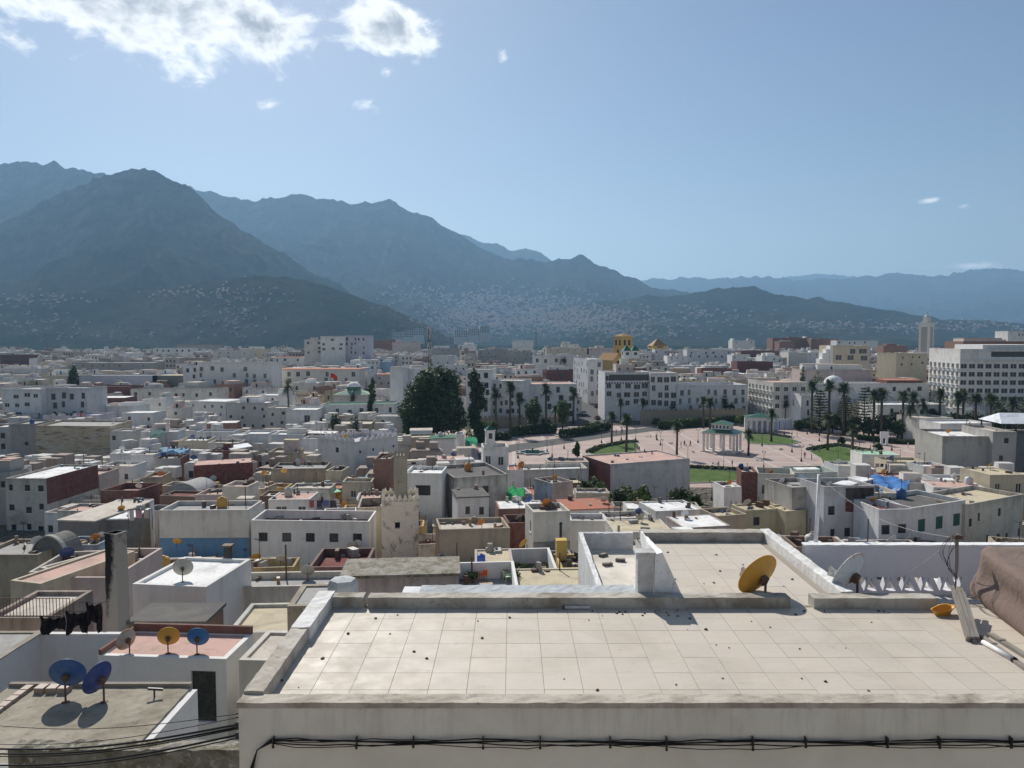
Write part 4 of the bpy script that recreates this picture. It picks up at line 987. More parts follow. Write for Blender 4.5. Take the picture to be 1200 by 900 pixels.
# far white minaret
def far_minaret():
    Y = 520; P = atY(1085, 412, Y); z0 = gz(Y) - 1; zt = atY(1085, 379, Y).z; w = 16 / 900 * Y; a = w / 2
    root = empty('tall_minaret', (P.x, Y, z0), R(38), 'tall pale square minaret with a small lantern on the skyline', 'minaret'); H = zt - z0; mb = MB()
    a *= .74; w = 2 * a
    for s_ in range(4):
        M = Matrix.Rotation(R(90) * s_, 4, 'Z'); t = MB(); wallface(t, (-a, -a, 0), (1, 0, 0), w, H, [(w * .2, w * .8, H * .45, H * .93)], .25)
        t.box(-w * .3, w * .3, -a + .22, -a + .3, H * .45, H * .93, 1)
        k = len(mb.v); mb.v += [tuple(M @ Vector(v)) for v in t.v]; mb.f += [tuple(q + k for q in f) for f in t.f]; mb.m += t.m
    add('shaft', mb.mesh('shaft', ['plaster', 'far_trellis']), root, color=(.74, .72, .66, .1))
    m2 = MB(); m2.box(-a - .2, a + .2, -a - .2, a + .2, H, H + .5); add('gallery', m2.mesh('gallery', ['plaster']), root, color=(.72, .70, .64, .1))
    b = a * .52; m2 = MB(); m2.box(-b, b, -b, b, H + .5, H + 4.2); lo = add('lantern', m2.mesh('lantern', ['plaster']), root, color=(.70, .68, .62, .1))
    m2 = MB(); m2.lathe([(b * .9, H + 4.2), (b * .85, H + 5), (b * .5, H + 5.6), (.05, H + 6)], 10); add('cap', m2.mesh('cap', ['plaster'], True), lo, color=(.6, .6, .55, .1))
    m2 = MB(); m2.tube([(0, 0, H + 5.9), (0, 0, H + 8)], .12, 6); add('finial', m2.mesh('finial', ['dark_metal']), lo)
far_minaret()
# yellow church tower, gabled nave, twin green caps
def church():
    Y = 430; yl = (.62, .40, .12)
    zb = gz(Y); P = atY(730, 395, Y); w = 19 / 900 * Y; H = P.z - zb; a = w / 2 * .8
    root = empty('church', (P.x, Y, zb), R(32), 'ochre-yellow church with a square bell tower and gabled front', 'church'); w = 2 * a; mb = MB()
    for s_ in range(4):
        M = Matrix.Rotation(R(90) * s_, 4, 'Z'); t = MB(); hs = [(w * q, w * (q + .22), H - 4.6, H - 1.6) for q in (.16, .60)] + [(w * .38, w * .62, H - 9.5, H - 7)]
        wallface(t, (-a, -a, 0), (1, 0, 0), w, H, hs, .4)
        for hh in hs: t.box(hh[0] - a, hh[1] - a, -a + .36, -a + .44, hh[2], hh[3], 1)
        k = len(mb.v); mb.v += [tuple(M @ Vector(v)) for v in t.v]; mb.f += [tuple(q + k for q in f) for f in t.f]; mb.m += t.m
    add('bell_tower', mb.mesh('bell_tower', ['plaster', 'dark_void']), root, color=(*yl, .35))
    m2 = MB(); m2.box(-a - .4, a + .4, -a - .4, a + .4, H, H + .5); add('cornice', m2.mesh('cornice', ['plaster']), root, color=(*yl, .3))
    m2 = MB(); m2.pyramid(-a - .2, a + .2, -a - .2, a + .2, H + .5, H + 2.0); add('roof', m2.mesh('roof', ['roofing']), root, color=(.36, .2, .1, .5))
    nv = MB(); x0, x1, h0, h1, y0, y1 = -a - 7.0, -a - .05, H - 12.8, H - 9.0, -a - 1, a + 5; xm = (x0 + x1) / 2
    nv.face([(x0, y0, 0), (x1, y0, 0), (x1, y0, h0), (xm, y0, h1), (x0, y0, h0)]); nv.face([(x1, y1, 0), (x0, y1, 0), (x0, y1, h0), (xm, y1, h1), (x1, y1, h0)])
    nv.face([(x0, y1, 0), (x0, y0, 0), (x0, y0, h0), (x0, y1, h0)]); nv.face([(x1, y0, 0), (x1, y1, 0), (x1, y1, h0), (x1, y0, h0)])
    add('nave', nv.mesh('nave', ['plaster']), root, color=(*yl, .4))
    nv = MB(); nv.face([(x0 - .4, y0 - .4, h0 + .02), (xm, y0 - .4, h1 + .3), (xm, y1, h1 + .3), (x0 - .4, y1, h0 + .02)]); nv.face([(xm, y0 - .4, h1 + .3), (x1 + .04, y0 - .4, h0 + .02), (x1 + .04, y1, h0 + .02), (xm, y1, h1 + .3)])
    add('nave_roof', nv.mesh('nave_roof', ['roofing']), root, color=(.38, .22, .1, .4))
    m2 = MB(); m2.lathe([(1.0, 0), (1.0, .12), (0, .12)], 16); add('rose_window', m2.mesh('rose_window', ['dark_void']), root, (xm, y0 - .02, h0 - 1.2), rot=(R(90), 0, 0))
    LANDM.append(('the yellow church', P.x, Y))
    fit(dict(root=root, poly=[(P.x - 14, Y - 8), (P.x + 8, Y - 8), (P.x + 8, Y + 16), (P.x - 14, Y + 16)], zb=zb, H=H, cy=Y, auto=False), 704, 744, 390, 424)
church()
for px in (734.5, 744): small_tower(px, 420, 411.5, 405, 4.2, 'green_capped_turret', 'white turret with a dark green pyramid cap, one of a pair beside the church', 'turret', (.70, .71, .70), 3.2)['group'] = 'green capped turrets'
small_tower(772, 409, 405.5, 480, 9.5, 'yellow_pavilion_roof', 'low ochre pavilion under a brown pyramid roof on the skyline', 'pavilion', (.62, .42, .12), 4.6, 'brown_tile')
# green roofed kubba hall with domed skylight
def kubba():
    Y = 300; P = atY(411, 463, Y); zr = P.z; w = 42 / 900 * Y
    root = empty('domed_hall', (P.x, Y + 6, 0), R(4), 'low palace hall with pale green pyramid roof and white-topped dome', 'hall'); a = w / 2; mb = MB()
    wallface(mb, (-a, -5, 0), (1, 0, 0), w, zr, [(w * (i + .2) / 9, w * (i + .8) / 9, zr - 2, zr - .4) for i in range(9)], .3)
    mb.box(-a + .05, a - .05, -4.6, 5, 0, zr - .05)
    add('wall', mb.mesh('wall', ['plaster']), root, color=(.6, .58, .52, .3))
    mb = MB(); mb.pyramid(-a - .5, a + .5, -5.5, 5.5, zr, zr + 2.4); add('roof', mb.mesh('roof', ['roofing']), root, color=(.30, .42, .32, .4))
    mb = MB(); mb.lathe([(2.6, zr + .8), (2.8, zr + 2.6), (2.8, zr + 3.0)], 14); d = add('drum', mb.mesh('drum', ['green_tile']), root)
    mb = MB(); mb.lathe([(2.8, zr + 3.0), (2.3, zr + 3.9), (1.3, zr + 4.6), (.02, zr + 4.9)], 14); add('dome', mb.mesh('dome', ['plaster'], True), d, color=(.8, .8, .78, .1))
    fit(dict(root=root, poly=[(P.x - a, Y), (P.x + a, Y), (P.x + a, Y + 11), (P.x - a, Y + 11)], zb=0, H=zr, cy=Y, auto=False), 388, 434, 448, 466)
    LANDM.append(('the green palace dome', P.x, Y))
kubba()
def garden_dome():
    Y = 305; P = atY(984, 449, Y); root = empty('white_dome', (P.x, Y + 6, P.z - 1.0), 0, 'small whitewashed dome with a finial behind the palm garden', 'dome'); mb = MB()
    mb.lathe([(3.6, 0), (3.6, 1.0), (3.3, 2.0), (2.4, 3.0), (1.1, 3.6), (.02, 3.8)], 18); add('shell', mb.mesh('shell', ['plaster'], True), root, color=(.78, .78, .76, .1))
    mb = MB(); mb.tube([(0, 0, 3.7), (0, 0, 5)], .2, 8); add('finial', mb.mesh('finial', ['plaster']), root, color=(.78, .78, .76, .1))
garden_dome()
# stepped gable side beside the cream apartment house
h = hby('stepped side gable')
mb = MB(); 
for i, (u, z) in enumerate([(0, 0), (.28, -1.6), (.55, -3.4), (.8, -6.2)]): mb.box(-h['w'] / 2 - 6.5 * min(1, u + .25), -h['w'] / 2 - 6.5 * u + .0, -h['d'] / 2 + .5, -h['d'] / 2 + 4.5, 0, h['H'] + z - .02 * i)
add('stepped_gable', mb.mesh('stepped_gable', ['plaster']), h['root'], color=(.80, .79, .76, .1))
h = hby('big seven-storey')
mb = MB(); mb.box(-h['w'] / 2 + 9, h['w'] / 2, -h['d'] / 2 + 1.6, h['d'] / 2 - 2, h['H'] - .8, h['H'] + 1.6); add('penthouse', mb.mesh('penthouse', ['plaster']), h['root'], color=(.72, .71, .70, .2))
panel(h, 'f', .34, 1.0, .95, 3.0, (.045, .05, .055), 'glazed_gallery', m='window_glass')
mb = MB(); mb.box(-h['w'] / 2 - .5, h['w'] / 2 + .5, -h['d'] / 2 - .6, -h['d'] / 2 - .01, h['H'] - 4.15, h['H'] - 3.95); add('cornice', mb.mesh('cornice', ['plaster']), h['root'], color=(.76, .75, .73, .2))
h = hby('big bluish white hotel')
panel(h, 'f', .1, .98, 1.0, 3.4, (.05, .055, .06), 'glazed_gallery', m='window_glass')
for i in range(16):
    mb = MB() if i == 0 else mb
    if i == 0: mb.box(-.3, .3, -.02, .01, -.3, .3); me_sq = mb.mesh('vent', ['dark_void'])
    add('vent_opening', me_sq, h['root'], (-h['w'] / 2 + h['w'] * (i + .6) / 16.2, -h['d'] / 2, h['H'] - 4.3))

# mast, thin poles
def mast(px, ybase, ytop, Y, label, w=1.1, lattice=True):
    P = atY(px, ybase, Y); H = atY(px, ytop, Y).z - P.z; root = empty('antenna_mast', (P.x, Y, P.z - 3), 0, label, 'mast', 'antenna masts'); H += 3
    legs = [(w / 2, 0), (-w / 4, w * .43), (-w / 4, -w * .43)]
    for l in legs: mb = MB(); mb.tube([(l[0], l[1], 0), (l[0] * .6, l[1] * .6, H)], .09 if lattice else .05, 5); add('leg', mb.mesh('leg', ['rusty_metal']), root)
    mb = MB(); n = int(H / 1.3)
    for i in range(n):
        for j in range(3):
            a, b = legs[j], legs[(j + 1) % 3]; f0, f1 = 1 - .4 * i / n, 1 - .4 * (i + 1) / n
            mb.tube([(a[0] * f0, a[1] * f0, H * i / n), (b[0] * f1, b[1] * f1, H * (i + 1) / n)], .05, 4)
    add('lattice', mb.mesh('lattice', ['rusty_metal']), root)
    if lattice:
        for k, z in enumerate((.45, .62, .8, .93)):
            for j in range(3):
                mb = MB(); mb.box(.55, .85, -.2, .2, H * z, H * z + 2.0); add('antenna_panel', mb.mesh('antenna_panel', ['paint']), root, rz=R(120 * j + 25 * k), color=(.5, .5, .5, .3))
mast(503, 432, 386, 300, 'tall dark telecom lattice mast with panel antennas beside the big leafy tree', 1.5)
mast(628, 416, 383, 520, 'thin lattice radio mast among the far roofs', 1.0, False)

# ------------------------------------------------------------------ fill the gaps of the roofscape
def inside(x, y, poly):
    c = False; n = len(poly)
    for i in range(n):
        x1, y1 = poly[i]; x2, y2 = poly[(i + 1) % n]
        if (y1 > y) != (y2 > y) and x < (x2 - x1) * (y - y1) / (y2 - y1) + x1: c = not c
    return c
def sat(p, q):
    for P in (p, q):
        for i in range(len(P)):
            ex, ey = P[(i + 1) % len(P)][0] - P[i][0], P[(i + 1) % len(P)][1] - P[i][1]; ax, ay = -ey, ex
            a = [x * ax + y * ay for x, y in p]; b = [x * ax + y * ay for x, y in q]
            if max(a) <= min(b) or max(b) <= min(a): return False
    return True
PLAZA = [(-6, 150), (14, 138), (60, 146), (108, 140), (200, 190), (190, 275), (130, 300), (25, 288), (-45, 272), (-45, 235), (-20, 190)]
STREET = [(20, 270), (37, 270), (62, 525), (44, 525)]
GARDEN = [(14, 122), (38, 122), (52, 146), (16, 140)]
PARK = [(-46, 236), (-10, 230), (0, 285), (-40, 285)]
YARDS = [(-14, 34), (11, 34), (11, 69), (-7, 69), (-7, 50)]; NEARL = [(-40, 20), (-4, 20), (-4, 52), (-40, 52)]
PALM_G = [(88, 240), (195, 215), (200, 275), (100, 300)]
TOWN_GREY = []
def fillers():
    rs = random.Random(5); n_ind = [0, 0]; sub = []
    rows = []; Y = 47.0
    while Y < 790:
        rows.append(Y); Y += 5.7 if Y < 150 else (7.0 if Y < 260 else 14 + Y / 50)
    for ri, Y in enumerate(rows):
        x = -.70 * Y + rs.uniform(0, 5)
        while x < .72 * Y:
            far = Y > 262
            w = rs.uniform(3.8, 7.6) if not far else rs.uniform(8, 18); d = rs.uniform(3.7, 5.6) if not far else rs.uniform(8, 14)
            cx, cy = x + w / 2, Y + rs.uniform(-1.2, 1.2) + d / 2; x += w + (rs.uniform(-.2, 1.4) if not far else rs.uniform(.5, 7))
            rot = (fbm(np.array(cx / 60.), np.array(cy / 60.), 2, 77) - .5) * 1.3 + rs.uniform(-.06, .06)
            if any(inside(cx, cy, P) for P in (PLAZA, STREET, GARDEN, PARK, PALM_G, YARDS, NEARL)): continue
            g0 = gz(cy); hh = rs.choice((4.2, 5.4, 6.6, 7.8, 9.0)) if not far else rs.uniform(5, 10.5)
            if Y > 480: hh = rs.uniform(6, 12.5)
            c, s_ = math.cos(rot), math.sin(rot)
            mk = lambda w, d: [(cx + c * a - s_ * b, cy + s_ * a + c * b) for a, b in ((-w / 2, -d / 2), (w / 2, -d / 2), (w / 2, d / 2), (-w / 2, d / 2))]
            ok = False
            for sh in (1, .8, .6, .45):
                if not any(sat(mk(w * sh, d * sh), H['poly']) for H in HOUSES if abs(H['cy'] - cy) < 40): ok = True; break
            if not ok: continue
            w *= sh; d *= sh
            if min(w, d) < 2.3: continue
            poly = mk(w, d); zt = g0 + hh
            X = [pix(p[0], p[1], zt) for p in poly]; xa, xb = min(p[0] for p in X), max(p[0] for p in X)
            if xb < -40 or xa > 1240: continue
            # keep the measured walls in sight: lower the filler until it stays under them
            for H in HOUSES:
                if H.get('fill') or H['cy'] <= cy: continue
                ov = min(xb, H['x1']) - max(xa, H['x0'])
                if ov < 2.5: continue
                zmax = atY((xa + xb) / 2, H['yv'], cy + d / 2).z
                if zt > zmax: zt = zmax
            # never in front of the plaza
            if 155 > cy and max(xa, 590) < min(xb, 1110):
                zt = min(zt, atY(xa, 572 if xa < 830 else 556, cy + d / 2).z)
            if zt - g0 < 1.6: continue
            wl = rs.choices('wwwwvoocccggkssyb', k=1)[0] if not far else rs.choice('wwwvoocckgsbrb'); rf = rs.choices('WWWBBPPPRGSDDMR', k=1)[0]
            if rs.random() < .10: wl = rs.choice('rrbbu')
            st = rs.choice(('plain', 'plain', 'frame', 'grille', 'shutter', 'wide' if far else 'frame'))
            if not far:
                kw = dict(win=(max(1, int(w / 2.8)), 2, .85, 1.1, st), lwin=(2, 2, .8, 1.0, st) if rs.random() < .6 else None, rwin=(2, 2, .8, 1.0, st) if rs.random() < .6 else None, rnd=.35)
            else:
                kw = dict(win=(max(2, int(w / 3)), 3, 1.2, 1.6, st), lwin=(3, 3, 1.1, 1.5, st), rwin=None, rnd=.15, **FAR)
            random.seed(ri * 1000 + int(cx * 7))
            if n_ind[far] > (215 if far else 205):
                sub.append((cx, cy, w, d, rot, zt)); continue
            n_ind[far] += 1
            hd = house_world(cx, cy, w, d, rot, zt, wl, rf, par=rs.choice((.15, .35, .6, .9)), dirt=rs.uniform(.3, 1.0), rooms=(2 if w > 7 else 1) if far else rs.choice((1, 1, 2)) if (rs.random() < .5 and w > 4 and d > 3.8 and zt - g0 > 3.4 and zt > g0 + hh - .01) else 0, **kw)
            hd['auto'] = True; hd['fill'] = True; fit(hd, xa, xb, min(p[1] for p in X))
    print('fillers', n_ind, 'rest', len(sub), 'houses', len(HOUSES))
    return sub
REST = fillers()
for gi, (gc, gn) in enumerate((((.60, .58, .56), 'white'), ((.46, .42, .37), 'beige'), ((.30, .24, .21), 'brown'))):
    mb = MB(); rs_ = random.Random(gi)
    for k, (cx, cy, w, d, rot, zt) in enumerate(REST):
        if (0 if k % 5 < 3 else k % 5 - 2) != gi: continue
        M = Matrix.Translation((cx, cy, 0)) @ Matrix.Rotation(rot, 4, 'Z'); mb.box(-w / 2, w / 2, -d / 2, d / 2, gz(cy) - 1, zt, 0, M); mb.box(-w / 2 + .3, w / 2 - .3, -d / 2 + .3, d / 2 - .3, zt + .003, zt + .25, 0, M)
        for q in range(2): a, b_ = rs_.uniform(-.35, .2) * w, rs_.uniform(-.3, .2) * d; mb.box(a, a + rs_.uniform(1.5, 3.5), b_, b_ + rs_.uniform(1.5, 3), zt + .252, zt + rs_.uniform(1.2, 2.8), 0, M)
        for q in range(int(w / 2.6)):
            for z_ in (1.4, 4.4): mb.box(-w / 2 + 1 + q * 2.5, -w / 2 + 2.1 + q * 2.5, -d / 2 - .03, -d / 2 + .2, zt - z_ - 1.5, zt - z_, 1, M)
    if mb.v: tag(add('distant_rooftops', mb.mesh('distant_rooftops', ['plaster', 'window_glass']), color=(*gc, .6)), f'jumble of far {gn} rooftops between the larger buildings', 'rooftops', None, 'stuff')
for nm, key in (('the huge stained wall', 'huge stained beige'), ('the zigzag merlon house', 'zigzag merlons'), ('the long maroon house', 'long maroon house'), ('the red-flanked house', 'dark red flank'), ('the blue-footed wall', 'blue painted foot'),
                ('the five-window white house', 'five grilled windows'), ('the balcony-bay building', 'balcony bays'), ('the white hotel', 'big bluish white hotel'), ('the loggia house', 'dark red loggia'), ('the grey unplastered building', 'broad grey unplastered'),
                ('the shuttered white house', 'green shuttered'), ('the big white apartments', 'big seven-storey'), ('the brown-eaved building', 'brown cornice'), ('the grimy cream house', 'grey-topped cream'), ('the mouldy cream house', 'mould patches'),
                ('the skyline apartment block', 'tall white apartment block with square'), ('the long grey hall', 'long dull grey hall'), ('the stepped-gable house', 'stepped side gable'), ('the pink-roofed corner building', 'white corner building with a pink'), ('the government wing', 'government wing'), ('the maroon tower house', 'maroon slab-fronted')):
    h = hby(key); LANDM.append((nm, h['cx'], h['cy']))
def autolabel():
    used = {}
    num = ['no', 'one', 'two', 'three', 'four', 'five', 'six', 'seven', 'eight', 'nine', 'ten']
    for h in HOUSES:
        if not h.get('auto'): h['short'] = None; continue
        d = sorted((math.hypot(h['cx'] - X, h['cy'] - Y), n, X, Y) for n, X, Y in LANDM)
        n, X, Y = d[0][1:]
        dx, dy = h['cx'] - X, h['cy'] - Y
        rel = ('behind' if dy > 0 else 'before') if abs(dy) > abs(dx) else ('beyond the far end of' if d[0][0] > 70 else 'beside')
        if rel == 'beyond the far end of': rel = 'some way from'
        size = 'tiny' if h['w'] * h['d'] < 20 else ('small' if h['w'] * h['d'] < 45 else ('long' if h['w'] > 1.8 * h['d'] else ('broad' if h['w'] * h['d'] > 90 else 'square')))
        wc, rc = WALLS[h['wall']][1], ROOFS[h['roof']][1]
        kind = 'building' if h['root']['category'] == 'building' else ('block' if 'apart' in h['root']['category'] else 'house')
        nw = 'blank walls' if h['nwin'] == 0 else f"{num[h['nwin']] if h['nwin'] <= 10 else 'many'} window{'s' if h['nwin'] != 1 else ''}"
        lab = f"{size} {wc} {kind} with {rc} roof and {nw} {rel} {n}"
        if lab in used: 
            lab2 = f"{'tall' if h['H'] > 7 else 'low'} {lab}"
            if lab2 not in used and len(lab2.split()) <= 16: lab = lab2
        while len(lab.split()) > 16: lab = ' '.join(lab.split()[1:])
        used[lab] = 1; h['root']['label'] = lab
autolabel()

# white glazed skylight on the green roof terrace
h = hby('tall parapet and green roof'); P = atY(937, 560, 141); o = empty('skylight', (P.x, P.y, P.z - 1.0), R(8), 'white pyramid skylight on the green roof terrace', 'skylight'); m = MB()
wallface(m, (-1.1, -1.1, 0), (1, 0, 0), 2.2, .9, [(.2 + .5 * i, .55 + .5 * i, .2, .75) for i in range(4)], .1); m.box(-1.08, 1.08, -.98, 1.1, 0, .89); add('base', m.mesh('base', ['plaster']), o, color=(.75, .75, .74, .1)); m = MB(); m.pyramid(-1.25, 1.25, -1.25, 1.25, .9, 2.0); add('roof', m.mesh('roof', ['plaster']), o, color=(.8, .8, .8, .1))
# ------------------------------------------------------------------ the tiled terrace building
ZT = 27.5
def jit_box(mb, x0, x1, y0, y1, z0, z1, nx, ny, amp, seed, mi=0):
    """a masonry coping: subdivided box with a slightly uneven surface"""
    rs = random.Random(seed); xs = np.linspace(x0, x1, nx + 1); ys = np.linspace(y0, y1, ny + 1); k = len(mb.v); idx = {}
    j = lambda: rs.uniform(-amp, amp)
    for a in range(nx + 1):
        for b in range(ny + 1):
            idx[a, b] = len(mb.v); mb.v.append((xs[a] + j() * .6, ys[b] + j() * .6, z1 + j()))
    for a in range(nx):
        for b in range(ny): mb.f.append((idx[a, b], idx[a + 1, b], idx[a + 1, b + 1], idx[a, b + 1])); mb.m.append(mi)
    ring = [(a, 0) for a in range(nx + 1)] + [(nx, b) for b in range(1, ny + 1)] + [(a, ny) for a in range(nx - 1, -1, -1)] + [(0, b) for b in range(ny - 1, 0, -1)]
    low = []
    for a, b in ring: low.append(len(mb.v)); v = mb.v[idx[a, b]]; mb.v.append((v[0], v[1], z0))
    n = len(ring)
    for i in range(n): q = (i + 1) % n; mb.f.append((low[i], low[q], idx[ring[q]], idx[ring[i]])); mb.m.append(mi)
def terrace():
    root = empty('terrace_building', (0, 11, 0), 0, 'pale building with a beige tiled roof terrace, low kerbs and cable-strung front wall', 'building')
    O = Vector((0, -11, 0)); A = lambda n, mb, m, c=None, sm=False: add(n, mb.mesh(n, [m], sm), root, O, color=c)
    X0, XR = -3.98, 12.5
    # front wall with its own height origin at the coping
    mb = MB(); Wd, Hh = XR - X0, 14.0
    n, k = 60, 30
    rs = random.Random(3); grid = {}
    for i in range(n + 1):
        for j in range(k + 1):
            grid[i, j] = len(mb.v); mb.v.append((Wd * i / n, rs.uniform(-.008, .008), -Hh * (j / k) ** 1.5))
    for i in range(n):
        for j in range(k): mb.f.append((grid[i, j], grid[i, j + 1], grid[i + 1, j + 1], grid[i + 1, j])); mb.m.append(0)
    add('front_wall', mb.mesh('front_wall', ['facade_plaster'], True), root, (X0, 10.86 - 11, ZT + .16))
    mb = MB(); mb.face([(X0, 10.87, ZT + .1), (X0, 15.6, ZT + .1), (X0, 15.6, 13), (X0, 10.87, 13)]); mb.face([(XR, 10.87, ZT + .1), (XR, 10.87, 13), (XR, 15.6, 13), (XR, 15.6, ZT + .1)])
    mb.face([(X0, 15.6, ZT), (3.4, 15.6, ZT), (3.4, 15.6, 13), (X0, 15.6, 13)])
    mb.face([(3.4, 15.6, ZT), (3.4, 20.8, ZT), (3.4, 20.8, 13), (3.4, 15.6, 13)]); mb.face([(3.4, 20.8, ZT), (7.05, 20.8, ZT), (7.05, 20.8, 13), (3.4, 20.8, 13)]); mb.face([(7.05, 20.8, ZT), (7.05, 15.6, ZT), (7.05, 15.6, 13), (7.05, 20.8, 13)])
    mb.face([(7.05, 15.58, ZT), (XR, 15.58, ZT), (XR, 15.58, 13), (7.05, 15.58, 13)])
    A('side_wall', mb, 'plaster', (.62, .6, .56, .6))
    mb = MB(); mb.box(X0 + .05, XR - .05, 10.9, 15.57, ZT - .3, ZT - .012); mb.box(3.45, 7.0, 15.58, 20.7, ZT - .3, ZT - .012); fl = A('floor_bed', mb, 'grout')
    # tiles, one by one
    s = .606; g = .0035; m = MB(); m.box(-s / 2 + g, s / 2 - g, -s / 2 + g, s / 2 - g, -.02, 0); me = m.mesh('tile', ['terrace_tile'])
    rs = random.Random(9); nt = 0
    def tile(cx, cy, sx=1, sy=1):
        t = rs.uniform(.97, 1.03); w = rs.uniform(-.006, .006)
        o = add('tile', me, root, (cx, cy - 11, ZT + rs.uniform(-.0015, .0015)), color=(.535 * t + w, .475 * t, .400 * t - w, .5), scale=(sx, sy, 1))
        o.rotation_euler = (rs.uniform(-.0022, .0022), rs.uniform(-.0022, .0022), 0)
    for r_ in range(7):
        cy = 11.08 + s * (r_ + .5)
        for c in range(-6, 20):
            if -.10 + s * (c + .5) > 11.9: continue
            tile(-.10 + s * (c + .5), cy)
    for r_ in range(8):
        cy = 15.33 + .12 + s * (r_ + .5)
        for c in range(6, 11): tile(3.57 + s * (c - 6 + .5) + .02, cy)
    for c in range(6, 17):
        if 3.57 + s * (c - 6 + .5) < 6.1: tile(3.57 + s * (c - 6 + .5), 15.39, 1, .2)
    # copings
    W1, W2, GR = (.50, .47, .415, .9), (.76, .75, .73, .35), (.46, .43, .38, .85)
    mb = MB(); jit_box(mb, X0 - .02, XR, 10.845, 11.13, ZT + .12, ZT + .20, 90, 3, .007, 1); A('coping', mb, 'worn_coping', (.50, .455, .385, .9))
    mb = MB(); jit_box(mb, X0 - .02, -3.70, 11.135, 13.6, ZT - .25, ZT + .24, 3, 18, .007, 2); A('coping', mb, 'worn_coping', (.52, .48, .42, .9))
    mb = MB(); jit_box(mb, X0 - .02, -3.66, 13.605, 15.62, ZT - .25, ZT + .26, 3, 14, .009, 4); A('coping', mb, 'worn_coping', W2)
    mb = MB(); jit_box(mb, -3.655, -3.02, 15.30, 15.60, ZT - .25, ZT + .23, 5, 3, .007, 5); A('coping', mb, 'worn_coping', W1)
    mb = MB(); jit_box(mb, -2.93, 5.65, 15.28, 15.58, ZT - .25, ZT + .225, 60, 3, .006, 6); A('coping', mb, 'worn_coping', W1)
    mb = MB(); jit_box(mb, 6.12, 8.62, 15.26, 15.57, ZT - .25, ZT + .22, 18, 3, .006, 7); A('coping', mb, 'worn_coping', W1)
    mb = MB(); jit_box(mb, 3.5, 6.78, 20.42, 20.80, ZT - .25, ZT + .24, 24, 3, .008, 8); A('coping', mb, 'worn_coping', W1)
    mb = MB(); jit_box(mb, 6.80, 7.06, 15.6, 20.82, ZT - .25, ZT + .24, 3, 36, .01, 10); A('coping', mb, 'worn_coping', W2)
    # battered whitewashed wall and its grey end post
    mb = MB(); pr = [(2.95, ZT - 1.6), (2.95, ZT + .92), (3.12, ZT + .95), (3.58, ZT + .0), (3.58, ZT - 1.6)]
    ys = np.linspace(15.62, 20.6, 14); rs2 = random.Random(4); base = len(mb.v)
    for y in ys:
        f_ = 1.12 - .86 * (y - 15.62) / 4.98
        q_ = (y - 15.62) / 4.98
        for x, z in pr: x = x + (3.56 - x) * q_ * .9 if x < 3.3 else x; mb.v.append((x + rs2.uniform(-.012, .012), y, ZT + (z - ZT) * (f_ if z > ZT else 1) + rs2.uniform(-.02, .02)))
    for i in range(13):
        for k in range(4): mb.f.append((base + i * 5 + k, base + i * 5 + k + 1, base + (i + 1) * 5 + k + 1, base + (i + 1) * 5 + k)[::-1]); mb.m.append(0)
    mb.f.append(tuple(base + q for q in range(5))[::-1]); mb.m.append(0); mb.f.append(tuple(base + 65 + q for q in range(5))); mb.m.append(0)
    A('battered_wall', mb, 'worn_coping', (.80, .80, .80, .25))
    mb = MB(); mb.box(2.60, 2.93, 15.62, 15.9, ZT - 1.6, ZT + .98); mb.box(2.56, 2.97, 15.60, 15.92, ZT + .983, ZT + 1.06); A('end_post', mb, 'worn_coping', (.62, .62, .62, .6))
    # cable bundle along the wall
    zc = atY(700, 869, 10.8).z
    for c, (dz, r_, sg) in enumerate([(0, .011, 1), (.035, .009, 2), (-.04, .009, 3), (.06, .006, 4), (-.06, .006, 5)]):
        rs3 = random.Random(sg); pts = [(-3.84 + .01 * c, 10.82, zc - 1.6), (-3.80 + .01 * c, 10.81, zc - .4), (-3.70, 10.81, zc - .13), (-3.5, 10.81, zc + dz * .5)]
        for i in range(1, 44):
            x = -3.5 + i * .37; pts.append((x, 10.81 - .012 * c + rs3.uniform(-.008, .008), zc + dz * rs3.uniform(.3, 1.1) + .018 * math.sin(x * 1.9 + sg) - .02 * math.sin(i / 43 * 3.14)))
        mb = MB(); mb.tube(pts, r_, 6); A('cable', mb, 'black_rubber', None, True)
    for i in range(17):
        x = -3.3 + i * .95; mb = MB(); q = random.uniform(-.03, .02); x += random.uniform(-.2, .2); mb.box(x - .008, x + .008, 10.77, 10.855, zc - .07 + q, zc + .06); mb.box(x - .018, x + .018, 10.785, 10.80, zc - .11 + q, zc - .071 + q); A('cable_clip', mb, 'dark_metal')
    return root
terrace()
LANDM.append(('the tiled terrace', 2, 16))
